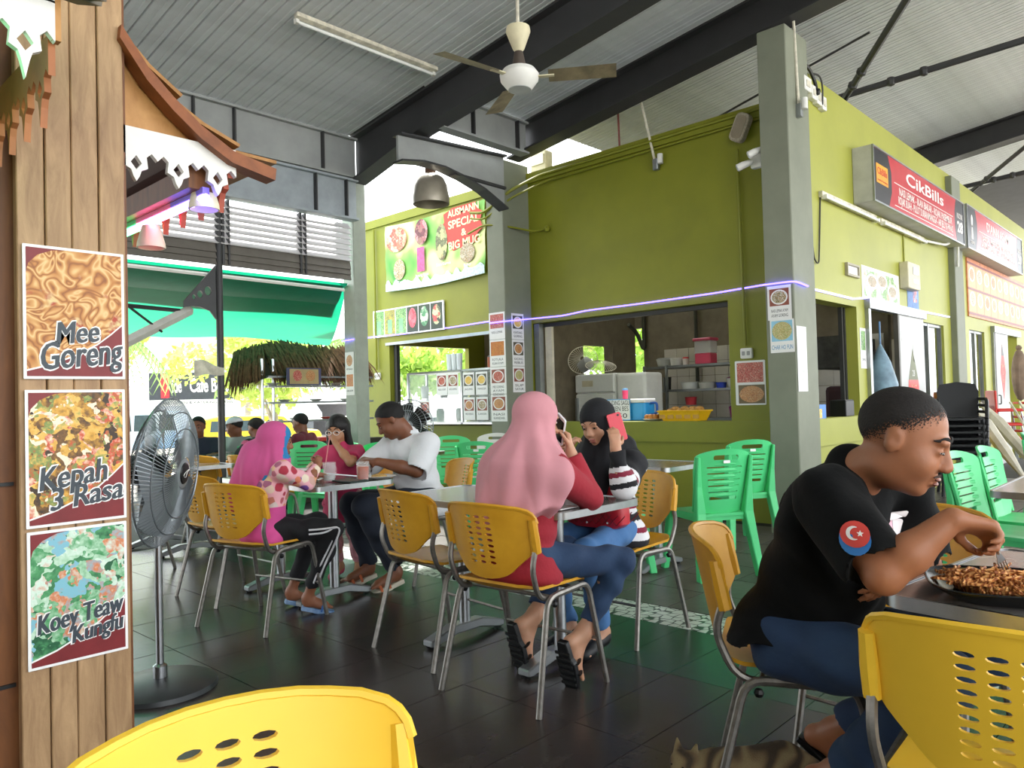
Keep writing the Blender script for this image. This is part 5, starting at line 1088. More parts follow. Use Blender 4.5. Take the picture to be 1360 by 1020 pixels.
t = thing('juice_dispenser', 'clear juice dispenser half full of red drink on the rack', 'dispenser', (-5.03, 9.05, 1.65)); B().prism(rrect(.23, .2, .03, 3), .0, .14).obj('drink', pc('red drink', '#d23a5a'), t, bev=.01); B().prism(rrect(.24, .21, .03, 3), .14, .3).obj('tank', mat('clear plastic', '#d8d4d4', .15, alpha=.45, var=0), t); B().prism(rrect(.27, .24, .03, 3), .3, .34).obj('lid', pc('red lid', '#b8405a'), t, bev=.01)
for nm, l, x, z, r_, h, c, lid in (('pot', 'steel pot with lid at the rack end', -5.72, 1.65, .14, .1, '#a9a9a4', '#8a8a86'), ('food_box', 'clear box on the upper rack shelf', -5.5, 1.65, .09, .1, '#c9c6c0', None), ('canister', 'red lidded canister on the upper rack shelf', -5.36, 1.65, .045, .09, '#d6cfc6', '#c23a34'),
      ('mug', 'white mugs at the right end of the upper shelf', -4.4, 1.65, .06, .08, '#d9dde2', None), ('basin', 'blue basin at the far end of the upper shelf', -4.22, 1.65, .1, .05, '#3a4a9a', None), ('bowl', 'white bowl stack at the left of the middle shelf', -5.3, 1.33, .13, .09, '#cfcfca', None), ('bowl', 'pale bowl beside the blue box on the middle shelf', -5.05, 1.33, .12, .08, '#bdbab2', None),
      ('food_box', 'blue box on the middle rack shelf', -4.85, 1.33, .07, .07, '#3048b8', None), ('tub', 'white tub with purple lid on the middle shelf', -4.6, 1.33, .16, .12, '#d8d6d0', '#8a2a6a'), ('jar', 'dark topped jar on the middle shelf', -4.35, 1.33, .05, .12, '#c9c2b6', '#2a2420'), ('bowl', 'pale bowl right of the jars on the middle shelf', -4.2, 1.33, .08, .08, '#d0cdc6', None), ('bowl', 'orange bowl at the end of the middle shelf', -4.08, 1.33, .08, .07, '#d8624a', None),
      ('jug', 'black jug on the narrow rack shelf', -5.72, 1.33, .06, .17, '#22221f', None), ('tub', 'magenta tub on the low shelf', -4.6, .95, .14, .13, '#b83a8a', '#a83080'), ('bowl', 'pale tub on the low shelf', -4.4, .95, .1, .1, '#cfd8d4', '#3a9a6a'), ('bowl', 'orange bowl on the low shelf', -4.22, .95, .09, .1, '#e0704a', None), ('jug', 'white jug at the end of the low shelf', -4.05, .95, .09, .2, '#dcdcd6', None), ('sieve', 'red sieve hanging at the rack post', -5.3, 1.12, .08, .1, '#c2303a', None)):
    tub(nm, l, x, 9.1 if x > -5.6 else 9.2, z, r_, h, pc(c, c), lid=pc(lid, lid) if lid else None)
t = thing('cool_box', 'blue cool box with white lid on the olive kiosk counter', 'cool box', (-4.95, 7.3, .975)); B().prism(rrect(.36, .22, .03, 3), 0, .2).obj('body', pc('cyan', '#2a9ad8'), t, bev=.01); B().prism(rrect(.38, .24, .03, 3), .2, .245).obj('lid', m_white, t, bev=.01); B().tube(rounded([(.19, 0, .19), (.27, 0, .2), (.27, 0, .08), (.19, 0, .06)], .04), .014, 6).obj('handle', pc('deep blue', '#2a5aa8'), t, True)
t, z = sheet('price_sign', 'white sign reading Puding Sagu 1.50 in front of the cool box', 'sign', FRONT, (-5.1, 7.17, 1.1), .32, .24)
for s, y, w_ in (('PUDING SAGU', .075, .29), ('OREN BES', .01, .26), ('1.50', -.07, .2)): text(s, .075, m_ink, t, (0, y), z, width=w_)
frame_rect(t, 'border', -.16, .16, -.12, .12, .008, .006, pc('cyan', '#2a9ad8'), .006)
tub('tumbler', 'pink and blue tumbler standing on the cool box', -5.1, 7.3, 1.22, .035, .1, pc('hot pink', '#e0406a'), .8, pc('light blue', '#6ab0e0'))
t = thing('bread_basket', 'yellow plastic basket of snacks on the kiosk counter', 'basket', (-4.24, 7.14, .975)); B().add([(sx * (.2 + .05 * k) , sy * (.1 + .03 * k), .105 * k) for k in (0, 1) for sx, sy in ((-1, -1), (1, -1), (1, 1), (-1, 1))] , [(3, 2, 1, 0)] + [(i, (i + 1) % 4, (i + 1) % 4 + 4, i + 4) for i in range(4)]).obj('body', pc('yellow', '#e8b414'), t); B().tube([(sx * .252, sy * .132, .105) for sx, sy in ((-1, -1), (1, -1), (1, 1), (-1, 1))], .009, 6, closed=True).obj('rim', pc('yellow', '#e8b414'), t)
for i in range(5): B().box((-.2 + .1 * i, -.117, .05), (.07, .004, .05)).obj('slot', pc('deep yellow', '#b8860e'), t)
random.seed(5)
for i in range(8): tag(B().ball((-4.41 + .05 * i, 7.14 + random.uniform(-.04, .04), 1.075 + .02 * (i % 2)), (.05, .045, .035), 10).obj('snack', mat('fried snack', '#b8863a', .7, var=.35, scale=60, bump=.5, bscale=90), smooth=True), 'fried snack heaped in the yellow basket', 'snack', 'snacks in the yellow basket')
t = thing('fritter_plate', 'white plate under the fried balls on the kiosk counter', 'plate', (-4.62, 7.14, .975)); B().lathe([(0, 0), (.07, 0), (.12, .02), (.115, .022), (.06, .006), (0, .006)], 20, caps=False).obj('dish', m_white, t, True); B().lathe([(.118, .019), (.122, .022), (.116, .024)], 20, caps=False).obj('rim', pc('grey rim', '#a9a59c'), t)
for i in range(6): tag(B().ball((-4.68 + .055 * (i % 3), 7.1 + .06 * (i // 3), 1.015), .034, 10).obj('fritter', mat('fritter brown', '#b0722a', .7, var=.3, scale=50, bump=.4, bscale=80), smooth=True), 'brown fried ball on the white plate', 'fritter', 'fried balls on the plate')
tag(B().surf(lambda u, v: V((-6.1 + .22 * u, 7.02 + .14 * v, .99 + .03 * sin(u * 9) * sin(v * 7) + .02)), 12, 8).obj('cloth', mat('pink rag', '#a06a70', .9, var=.3, scale=20), smooth=True), 'crumpled pink cloth on the counter beside the column', 'cloth')
tag(B().tube([(-5.45, 9.55, 1.4), (-5.45, 9.55, 3.2)], .025, 6).obj('conduit_pipe', m_cable), 'dark pipe on the back wall of the olive kiosk', 'conduit'); tag(B().tube(rounded([(-6.4, 9.3, 2.3), (-6.4, 9.5, 2.2), (-6.3, 9.54, 1.9), (-6.3, 9.54, 3.0)], .1), .03, 6).obj('conduit_pipe', m_cable), 'dark hose hanging in the kiosk corner', 'conduit')
# drinks kiosk glass cabinet
gcab = thing('glass_cabinet', 'glass cabinet of menu cards on the drinks kiosk counter', 'cabinet', (-8.45, 6.84, .95)); L_ = 1.95
for x in (0, 1.1, L_): B().bx(x - .015, x + .015, -.01, .02, 0, .7).obj('upright', m_chrome, gcab); B().bx(x - .015, x + .015, .33, .36, 0, .7).obj('upright', m_chrome, gcab)
for z in (0, .69): B().bx(0, L_, -.01, .36, z, z + .025).obj('rail', m_chrome, gcab)
B().bx(0, L_, 0, .35, .33, .34).obj('shelf', mat('glass shelf', '#cfd8d6', .1, alpha=.5, var=0), gcab)
B().bx(.015, 1.08, -.004, 0, .02, .69).obj('pane', mat('thin glass', '#dfe8e6', .05, alpha=.22, var=0), gcab); B().bx(1.12, L_ - .015, -.004, 0, .02, .69).obj('pane', mat('thin glass'), gcab)
for i in range(9): tag(B().lathe([(0, 0), (.05, 0), (.06, .14), (.04, .18), (0, .18)], 12, M.Translation((-8.3 + i * .2, 7.02 + .1 * (i % 2), .98 if i % 2 else 1.3)), caps=False).obj('jar', mat(('jar white', 'jar green', 'jar dark')[i % 3], ('#d8d8d2', '#4a7a4a', '#2a2a28')[i % 3], .3), smooth=True), ('white', 'green', 'dark')[i % 3] + ' jar inside the glass cabinet', 'jar', 'jars in the glass cabinet')
GG = 'menu cards on the glass cabinet'
for x, z, m, s, l in ((-7.72, 1.48, F_red, 'NASI AYAM', 'menu card of red meat at the top of the glass cabinet'), (-7.5, 1.48, F_rice, 'NASI GORENG', 'menu card of rice beside the cabinet post'), (-8.08, 1.13, F_red, 'SATAY', 'menu card of red skewers low on the glass cabinet'), (-7.2, 1.47, F_yel, 'JAGUNG', 'menu card of yellow corn on the glass cabinet'), (-6.96, 1.47, F_yel, 'MANGGA', 'menu card of mango on the glass cabinet'), (-7.2, 1.15, F_curry, 'MEE REBUS', 'menu card of curry noodles below the corn card'), (-6.96, 1.15, F_rice, 'LAKSA', 'menu card of laksa below the mango card')): card(l, FRONT, (x, 6.828, z), .21, .29, m, s, GG)
for i in range(3): tag(B().lathe([(.035, 0), (.045, .22), (.04, .22), (.03, .01)], 12, M.Translation((-7.75 + .1 * i, 7.0, 1.67)), caps=False).obj('cup_stack', mat('clear cups', '#e6ebea', .2, alpha=.75, var=0), smooth=True), 'stack of clear plastic cups on the glass cabinet', 'cups', 'cup stacks on the cabinet')
for i in range(2): tub('jar', ('red brown jar on the glass cabinet', 'dark jar beside the red brown jar')[i], -6.95 + .14 * i, 7.0, 1.665, .05, .14 + .1 * i, pc(('rust', 'soot')[i], ('#9a4a2a', '#3a2a24')[i]), 1, pc('black', '#1a1a1a'))
tag(B().surf(lambda u, v: V((-9.0 + 1.9 * u, 7.3 + .5 * v, 2.715 - .47 * sin(pi * min(1, u * 1.1)) * v)), 14, 6).obj('grey_awning', mat('grey brown sheet', '#5c544c', .7), smooth=True), 'sagging grey sheet inside the drinks kiosk opening', 'sheet')
# hatch goods on the lime wall sill
t = thing('snack_box', 'small blue box with a yellow label on the hatch sill', 'box', (-2.87, 7.05, .99)); B().bx(-.06, .06, -.08, .22, 0, .13).obj('carton', pc('box blue', '#2a78c8'), t); B().bx(.06, .063, -.07, .12, .005, .09).obj('label', F_yel, t)
t = thing('black_box', 'small black box on the hatch sill', 'box', (-2.87, 7.85, .99)); B().bx(-.08, .08, -.12, .1, 0, .16).obj('case', m_black, t, bev=.006); B().bx(-.07, .07, -.11, .09, .16, .165).obj('lid', mat('dark grey', '#2c2e33', .4), t)
# things along the lime wall
mono = mat('black resin', '#1b1c1e', .45, var=.1)
for k in range(7):
    t = thing('black_chair', 'black plastic chair in the tall stack by the lime wall, %s' % ('lowest', 'second from the floor', 'third from the floor', 'fourth from the floor', 'third from the top', 'second from the top', 'topmost')[k], 'chair', (-2.36, 10.12 + .01 * k, .075 * k), R(200), 'stacked black chairs')
    if k == 0:
        out = [(-.2, .44), (.2, .44), (.22, .75), (.19, .84), (0, .87), (-.19, .84), (-.22, .75)]
        P0 = [('backrest', B().plate(out, [], lambda x, y: V((x, -.2 - (y - .44) * .25 + .15 * x * x, y)), lambda x, y: V((x, -.188 - (y - .44) * .25 + .15 * x * x, y)), .1).mesh('backrest', [mono], True)), ('seat', B().prism(rrect(.44, .42, .06, 3), .42, .445).mesh('seat', [mono]))]
        for sx in (-1, 1):
            for sy in (-1, 1): P0.append(('leg', B().tube([(sx * .19, sy * .18, .43), (sx * .23, sy * .24, 0)], [.028, .02], 6).mesh('leg', [mono], True)))
            P0.append(('armrest', B().tube(rounded([(sx * .22, -.25, .66), (sx * .25, .1, .66), (sx * .23, .2, .44)], .06), .02, 6).mesh('armrest', [mono], True)))
    for n_, me in P0: link(n_, me, t)
for k in range(3):
    t = thing('red_highchair', 'red stacked highchair by the far kiosk door, %s of three' % ('lowest', 'middle', 'topmost')[k], 'highchair', (-2.4, 12.75, .2 * k), R(-60), 'stacked red highchairs'); rm = pc('red', '#d8342e')
    B().prism(rrect(.4, .36, .05, 3), .5, .54).obj('seat', rm, t, bev=.01); B().prism([(-.2, .54), (.2, .54), (.18, .8), (-.18, .8)], .16, .19, FRONT).obj('backrest', rm, t, bev=.01)
    B().prism(rrect(.44, .16, .05, 3, 0, .24), .6, .63).obj('tray', rm, t, bev=.01)
    for sx in (-1, 1):
        for sy in (-1, 1): B().tube([(sx * .16, sy * .14, .5), (sx * .23, sy * .22, 0)], .014, 6).obj('leg', m_alu, t, True)
for i, (y, c, l, tl) in enumerate(((10.95, '#d8b030', 'folded yellow parasol leaning by the black chair stack', .12), (11.15, '#d8d2c0', 'folded white parasol leaning beside the yellow one', .2), (11.4, '#cfc8b4', 'folded cream parasol leaning outermost', .34))):
    t = thing('folded_parasol', l, 'parasol', (-2.0 + .2 * i, y - .25, 0)); e = V((-.5 - tl, .35, 1.05)); B().tube([(0, 0, 0), e], .014, 6).obj('pole', m_dirty, t); B().tube([e * .12, e * .4, e * .75, e * .97], [.02, .07, .085, .03], 8).obj('canopy', mat('parasol ' + c, c, .7, var=.15), t, True)
for k in range(2): tag(B().tube([(-1.45 + .12 * k, 10.75, 0), (-2.1 + .1 * k, 11.45, 1.05)], .015, 6).obj('wooden_pole', m_dirty), 'pale pole leaning beside the folded parasols', 'pole', 'poles beside the parasols')
t = thing('closed_umbrella', 'closed blue and silver umbrella hanging in the kiosk doorway', 'umbrella', (-2.84, 8.95, .55)); B().tube([(0, 0, 0), (0, 0, .3), (.02, .0, .75), (0, 0, 1.0), (0, 0, 1.2)], [.03, .1, .15, .1, .01], 10).obj('canopy', mat('silver blue fabric', '#7f9cae', .5, var=.35, scale=5), t, True); B().tube([(0, 0, 1.15), (0, 0, 1.45)], .01, 6).obj('tip', pc('tip blue', '#4a7aa8'), t)
tag(B().bx(-3.3, -3.0, 8.5, 8.9, 0, 1.3).obj('dark_sack', mat('dark red sack', '#3a2026', .8, var=.2), bev=.05, seg=2), 'dark red sack inside the kiosk doorway', 'sack'); tag(B().bx(-3.5, -3.1, 8.5, 9.6, 1.5, 1.85).obj('shelf_goods', mat('dark shelf goods', '#3c3a38', .7, var=.4, scale=9)), 'dark shelf of goods inside the kiosk doorway', 'shelf')
t = thing('clothes', 'brown jacket hanging by the far kiosk door', 'jacket', (-2.7, 15.6, 1.1)); B().ball((0, 0, .35), (.12, .24, .45), 14).obj('jacket', mat('brown cloth', '#7d6a58', .9, var=.2), t, True); B().ball((0, 0, .82), (.05, .08, .05), 8).obj('collar', mat('brown cloth'), t, True)
# ---------------------------------------------------------------- table things
def mug(label, x, y, drink):
    t = thing('glass_mug', label, 'mug', (x, y, .753)); gm = mat('mug glass', '#eef4f3', .04, alpha=.14, var=0, spec=.8)
    B().lathe([(0, 0), (.036, 0), (.042, .12), (.039, .12), (.034, .008), (0, .008)], 18, caps=False).obj('glass', gm, t, True); B().tube(rounded([(.04, 0, .1), (.075, 0, .1), (.075, 0, .03), (.038, 0, .025)], .02), .006, 6).obj('handle', gm, t, True)
    B().lathe([(0, .009), (.0335, .009), (.038, .09 if drink else .04), (0, .09 if drink else .04)], 16, caps=False).obj('drink', pc('tea', '#b8451a') if drink else mat('ice water', '#c9d0ce', .1, alpha=.5, var=0), t, True)
mug('glass mug of red tea at the table corner', -4.0, 2.86, 1); mug('glass mug of ice water at the table of the girls', -4.16, 2.72, 0)
t = tub('bowl', 'white bowl on the table in front of the pink headscarf girl', -4.5, 2.72, .753, .085, .06, m_white, .6)
nm_ = mat('fried noodles', '#b8692c', .6, pattern=wave_pattern([(.3, '#8a4a1c'), (.6, '#c87a34'), (.8, '#d8a060')], 30, 12), bump=.6, bscale=120)
def noodles(name, label, x, y, z, r, h, n, seed):
    random.seed(seed); b = B().ball((0, 0, h * .25), (r * .85, r * .7, h * .55), 16)
    for _ in range(n):
        a = random.uniform(0, 2 * pi); rr = r * sqrt(random.random()) * .8; c = V((rr * cos(a), rr * sin(a) * .8, h * (.85 - .6 * (rr / r) ** 2))); p = [c]
        d = random.uniform(0, 2 * pi)
        for k in range(5): d += random.uniform(-.7, .7); c = c + V((cos(d) * .014, sin(d) * .014, random.uniform(-.006, .004))); p.append(c)
        b.tube(p, .0032, 5)
    o = b.obj(name, nm_, smooth=True, loc=(x, y, z)); return tag(o, label, 'noodles')
t = thing('dinner_plate', 'white plate of noodles on the table of the girls', 'plate', (-4.27, 2.6, .753)); B().lathe([(0, 0), (.08, 0), (.125, .018), (.12, .021), (.07, .006), (0, .006)], 24, caps=False).obj('dish', m_white, t, True); B().lathe([(.121, .017), (.127, .021), (.12, .024)], 24, caps=False).obj('rim', m_white, t)
noodles('noodles', 'fried noodles on the white plate of the girls', -4.27, 2.6, .762, .09, .035, 70, 2)
t = thing('dinner_plate', 'white plate at the hands of the man in white', 'plate', (-4.02, 3.0, .753)); B().lathe([(0, 0), (.07, 0), (.11, .018), (.105, .02), (.06, .006), (0, .006)], 24, caps=False).obj('dish', m_white, t, True); B().ball((0, 0, .012), (.06, .05, .02), 12).obj('rice', mat('brown rice', '#c09a5a', .8, var=.3, scale=80), t, True)
tag(B().bx(-.1, .1, -.07, .07, 0, .012).obj('dark_tray', mat('dark green slab', '#23302c', .3), bev=.003, loc=(-4.02, 3.0 - .22, .753)), 'flat dark folder at the corner of the table with mugs', 'folder')
def phone(label, p, mt, m, w=.07, h=.145):
    t = thing('phone', label, 'phone', mtx=M.Translation(V(p)) @ mt.to_4x4()); B().prism(rrect(w, h, .01, 3), -.005, .005).obj('case', m, t, bev=.002); B().prism(rrect(w * .88, h * .8, .003, 2), .005, .0058).obj('screen', mat('phone screen', '#0d0e11', .08), t); B().prism(ell(-w * .28, h * .4, .006, .006, 8), -.0065, -.005).obj('lens', m_black, t); return t
# black plate of noodles, fork, tray, spoon in front of the eating man
t = thing('black_plate', 'square black melamine plate under the noodles of the eating man', 'plate', (-.4, 2.015, .753), R(20)); m_bk = mat('black melamine', '#17181a', .22, var=.05)
def pl(u, v):
    a = 2 * pi * u; k = (abs(cos(a)) ** 3.2 + abs(sin(a)) ** 3.2) ** (-1 / 3.2); r_ = (.0, .09, .1, .148, .15, .1, 0)[int(v * 6 + .5)]; z = (.004, .004, .0, .03, .034, .012, .01)[int(v * 6 + .5)]; return V((r_ * k * cos(a), r_ * k * sin(a), z))
B().surf(pl, 40, 7, cu=True).obj('dish', m_bk, t, True); B().tube([V(pl(i / 40, 4 / 6)) for i in range(40)], .0028, 5, closed=True).obj('rim', m_bk, t, True)
noodles('noodles', 'heap of fried noodles on the black plate', -.405, 2.005, .766, .112, .05, 170, 4)
tag(B().box((-.35, 1.965, .788), (.05, .03, .012)).obj('egg_piece', mat('egg', '#e0c890', .6, var=.15), bev=.005), 'strip of omelette on the noodles', 'food')
for i in range(4): tag(B().ball((-.48 + .014 * i, 2.055 - .008 * i, .797), (.016, .007, .003), 6).obj('herb_leaf', mat('herb', '#4a6a34', .7)), 'green herb leaf on the noodles', 'herb', 'herbs on the noodles')
t = thing('dark_tray', 'dark oval dish beyond the black plate', 'dish', (-.16, 2.3, .753)); B().lathe([(0, 0), (.11, 0), (.14, .03), (.135, .033), (.1, .008), (0, .008)], 24, M.Diagonal((1.2, .8, 1, 1)), caps=False).obj('dish', m_bk, t, True); B().ball((0, 0, .012), (.08, .05, .012), 12).obj('leftovers', mat('yellow green food', '#b8ae5a', .6, var=.3, scale=50), t, True)
t = thing('serving_spoon', 'dark serving spoon lying across the far dish', 'spoon', (-.21, 2.24, .79), R(-25)); B().ball((0, .06, .012), (.028, .038, .012), 12).obj('bowl', m_bk, t, True); B().tube([(0, .03, .01), (.05, -.06, .008), (.1, -.15, .002)], .007, 6).obj('handle', mat('navy handle', '#232a3a', .35), t, True)
tag(B().lathe([(0, 0), (.05, 0), (.07, .03), (.06, .03), (0, .01)], 18, M.Translation((-2.2, 2.68, .753)), caps=False).obj('ashtray', mat('clear plastic'), smooth=True), 'small clear dish on the women\'s table by the red elbow', 'dish')
tag(B().bx(-.09, .09, -.06, .06, 0, .004).obj('paper_napkin', m_paper, loc=(-2.2, 2.58, .754)), 'white napkin on the women\'s table', 'napkin')
# ---------------------------------------------------------------- people
def skin_m(n, c='#888888'): return mat('skin ' + n, c, .5, var=.07, scale=9, sub=.12, bump=.03, bscale=120)
def cloth_m(n, c, **k): return mat('cloth ' + n, c, .85, var=k.pop('var', .08), scale=k.pop('scale', 5), bump=k.pop('bump', .12), bscale=k.pop('bscale', 60), sheen=.03, **k)
m_denim = cloth_m('denim', '#27405f', col2='#1d3150', scale=4); m_hairb = mat('black hair', '#100d0c', .5, var=.3, scale=60, bump=.4, bscale=160)
def hair_m(name, col, width):
    """hair that thins out along its stored edge distance"""
    m = mat(name, col, .75, var=.3, scale=90, bump=.3, bscale=200); nt = m.node_tree; L = nt.links.new; b = nt.nodes['Principled BSDF']
    a = nod(nt, 'ShaderNodeAttribute', attribute_name='fade'); n = nod(nt, 'ShaderNodeTexNoise', Scale=260, Detail=2); tc = nod(nt, 'ShaderNodeTexCoord'); L(tc.outputs['Object'], n.inputs['Vector'])
    k = nod(nt, 'ShaderNodeMath', operation='DIVIDE'); L(a.outputs['Fac'], k.inputs[0]); k.inputs[1].default_value = width
    s_ = nod(nt, 'ShaderNodeMath', operation='GREATER_THAN'); L(k.outputs[0], s_.inputs[0]); n2 = nod(nt, 'ShaderNodeMapRange'); L(n.outputs['Fac'], n2.inputs[0]); n2.inputs[1].default_value = .3; n2.inputs[2].default_value = .7; L(n2.outputs[0], s_.inputs[1])
    L(s_.outputs[0], b.inputs['Alpha']); return m
m_hairs = hair_m('short black hair', '#100d0c', .014); m_hairz = hair_m('cropped faded hair', '#1a1512', .05)
class Person:
    """joints in world space; the whole figure is one continuous mesh and the clothes are separate parts"""
    def __init__(s, label, J, skin, sc=1, vox=.009, group=None, fat=1, head_s=None):
        s.J = {k: (v if isinstance(v, M) or k[:4] == 'hand' else V(v)) for k, v in J.items()}; J = s.J; s.sc = sc; s.fat = fat; s.vox = vox; s.hs = head_s or sc
        s.o = thing('person', label, 'person', (J['pel'].x, J['pel'].y, 0), group=group); s.off = s.o.location.copy()
        s.up = (J['neck'] - J['pel']).normalized(); s.rt = (J['shR'] - J['shL']).normalized(); s.fw = s.up.cross(s.rt).normalized(); s.rt = s.fw.cross(s.up)
        s.T = M((s.rt, s.fw, s.up)).transposed(); s.skin = skin
        b = SDF(); s.torso(b, -.012); 
        for q in 'RL':
            b.chain([J['sh' + q], J['el' + q], J['el' + q] * .6 + J['wr' + q] * .4, J['wr' + q]], [.05 * sc * fat, .04 * sc * fat, .041 * sc * fat, .027 * sc], .02)
            hd = J.get('hand' + q)
            if hd: hand(b, J['wr' + q], hd[0], hd[1], 1 if q == 'R' else -1, sc * (hd[2] if len(hd) > 2 else .95), **(hd[3] if len(hd) > 3 else {}))
            b.chain([J['hp' + q], J['kn' + q], J['kn' + q] * .65 + J['an' + q] * .35, J['an' + q]], [.08 * sc * fat, .054 * sc, .052 * sc, .034 * sc], .03)
            a, t = J['an' + q], J['to' + q]; d = (t - a); h = a - V((0, 0, .03 * sc)) * (1 if not J.get('heel' + q) else 0)
            if J.get('heel' + q): h = J['heel' + q]
            b.cone(a, h, .034 * sc, .03 * sc, .02); b.cone(h, h + (t - h) * .75, .03 * sc, .028 * sc, .02); b.cone(a, h + (t - h) * .6, .032 * sc, .026 * sc, .03)
            side = (t - h).cross(V((0, 0, 1))).normalized()
            for i in range(5): b.cone(h + (t - h) * .72 + side * (.026 - .013 * i) * sc * (1 if q == 'L' else -1) * -1, t * (1 - .03 * i) + h * .03 * i + side * (.03 - .015 * i) * sc * (1 if q == 'L' else -1) * -1, .013 * sc, (.0115 if i == 0 else .008) * sc, .008)
        b.chain([J['neck'] + s.up * -.02, J['head'] + J['HR'] @ V((0, -.03, -.06)) * s.hs], [.062 * sc * fat, .054 * sc * fat], .03)
        head(b, J['head'], J['HR'], s.hs, jaw=J.get('jaw', V((1, 0, 0)))[0])
        s.body = b.obj('body', skin, s.o, vox); s.fix(s.body)
    seat = .455
    @staticmethod
    def wrinkle(X, Y, Z): return ((.0038) * (np.sin(28 * X + 41 * Z + 3 * np.sin(16 * Y)) + np.sin(33 * Y - 37 * Z + 2 * np.sin(19 * X)))).astype(np.float32)
    def fix(s, o): o.data.transform(M.Translation(-s.off)); return o
    def torso(s, b, d=0, z0=0, k=.04, belly=1):
        J, c, f = s.J, s.sc, s.fat; L = (J['neck'] - J['pel']).length; P = lambda x, y, z: J['pel'] + s.T @ V((x * c, y * c, z * L))
        b.ell(P(0, -.01, .02), V(((.165 + d) * c * f, (.125 + d) * c * f, .13 * c)), s.T, k); b.ell(P(0, .012 * f * belly, .34), V(((.145 + d) * c * f, (.112 + d) * c * f * belly, .17 * c)), s.T, k)
        b.ell(P(0, 0, .68), V(((.155 + d) * c * f, (.112 + d) * c * f, .17 * c)), s.T, k)
        for q in 'RL': b.cone(J['neck'] - s.up * .045 * c, J['sh' + q], (.058 + d * .6) * c, (.052 + d * .6) * c, k)
    def endcut(s, b, p, d, r=.1): b.ell(V(p) + V(d).normalized() * r, (r, r, r), None, .004, -1)
    def top(s, name, m, sleeve=1.0, loose=.014, hem=.0, matfn=None, warp=None, cuff=.036, belly=1, vox=None):
        J, c, f = s.J, s.sc, s.fat; b = SDF()
        for q in 'RL':
            sh, el, wr = J['sh' + q], J['el' + q], J['wr' + q]
            if sleeve > .5:
                e = el + (wr - el) * ((sleeve - .5) * 2); b.chain([sh, el, e], [(.062 + loose) * c * f, (.046 + loose * .8) * c * f, (cuff + loose * .4) * c], .02); s.endcut(b, e, wr - el, .08)
            else: e = sh + (el - sh) * sleeve * 2; b.cone(sh, e + (el - sh).normalized() * .03, (.066 + loose) * c * f, (.06 + loose) * c * f, .02); s.endcut(b, e, el - sh, .09)
        s.torso(b, loose, belly=belly)
        b.cone(J['neck'] - s.up * .03 * c, J['neck'] + s.up * .01 * c, .062 * c * f + .008, .058 * c * f + .006, .02)
        if hem: b.ell(J['pel'] + s.T @ V((0, 0, -hem * c)), V(((.212 + loose) * c * f, (.142 + loose) * c * f, .1 * c)), s.T, .04)
        b.cut(V((J['pel'].x, J['pel'].y, max(J['pel'].z - (.085 + hem) * c, s.seat))), (0, 0, -1)); warp = warp or s.wrinkle
        return s.fix(b.obj(name, m, s.o, vox or s.vox, matfn, warp))
    def legs(s, name, m, length=.92, loose=.012, matfn=None, warp=None):
        J, c, f = s.J, s.sc, s.fat; b = SDF()
        for q in 'RL':
            hp, kn, an = J['hp' + q], J['kn' + q], J['an' + q]; e = kn + (an - kn) * length
            b.chain([hp, kn, kn * .6 + e * .4, e + (an - kn).normalized() * .02], [(.086 + loose) * c * f, (.06 + loose) * c, (.056 + loose) * c, (.044 + loose) * c], .03); s.endcut(b, e, an - kn, .09)
        warp = warp or s.wrinkle
        b.ell(J['pel'] + s.T @ V((0, -.005, .01)), V(((.165 + loose) * c * f, (.128 + loose) * c * f, .11 * c)), s.T, .05)
        return s.fix(b.obj(name, m, s.o, s.vox, matfn, warp))
    def face(s, **k):
        before = set(o.name for o in s.o.children); facebits(s.J['head'] - s.off, s.J['HR'], s.hs, s.o, **k)
    def hair(s, m, kind='short', vox=None):
        c, Rm, h = s.J['head'], s.J['HR'], s.hs; T = lambda p: c + Rm @ (V(p) * h); b = SDF()
        g_ = .002 if kind == 'buzz' else .007
        b.ell(T((0, -.014, .037)), V((.077 + g_, .097 + g_, .086 + g_)) * h, Rm, .01)
        if kind == 'long':
            b.cone(T((0, -.05, 0)), T((0, -.075, -.17)), .085 * h, .07 * h, .03)
            for x in (-1, 1): b.cone(T((x * .066, .0, .03)), T((x * .088, -.015, -.19)), .034 * h, .034 * h, .03)
            b.ell(T((0, .085, -.03)), V((.052, .06, .075)) * h, Rm, .01, -1)
        elif kind == 'buzz': pl_ = T((0, .0, .012)), Rm @ V((0, .6, -.8)); b.cut(*pl_)
        else: pl_ = T((0, .0, .016)), Rm @ V((0, .6, -.8)); b.cut(*pl_)
        if kind != 'long': m = m_hairz if kind == 'buzz' else m_hairs
        o = b.obj('hair', m, s.o, vox or .007)
        if kind != 'long':
            P = np.empty(len(o.data.vertices) * 3, np.float32); o.data.vertices.foreach_get('co', P); at = o.data.attributes.new('fade', 'FLOAT', 'POINT')
            at.data.foreach_set('value', (-(P.reshape(-1, 3) - np.array(pl_[0])) @ np.array(pl_[1])).astype(np.float32))
        return s.fix(o)
    def hijab(s, m, cape, cuts=(), folds=.006, fh=(1, 1, 1), matfn=None, name='headscarf', seedf=9, mats=None):
        c, Rm, h = s.J['head'], s.J['HR'], s.hs; T = lambda p: c + Rm @ (V(p) * h); b = SDF()
        b.ell(T((0, -.016, .03)), V((.093, .113, .103)) * h, Rm, .02); b.ell(T((0, .0, -.06)), V((.085, .09, .09)) * h, Rm, .03)
        for p, q, r1, r2 in cape: b.cone(p, q, r1, r2, .05)
        b.ell(T((0, .108, -.03)), V((.056 * fh[0], .075 * fh[1], .075 * fh[2])) * h, Rm, .008, -1)
        for p, n in cuts: b.cut(p, n)
        nk = s.J['neck']
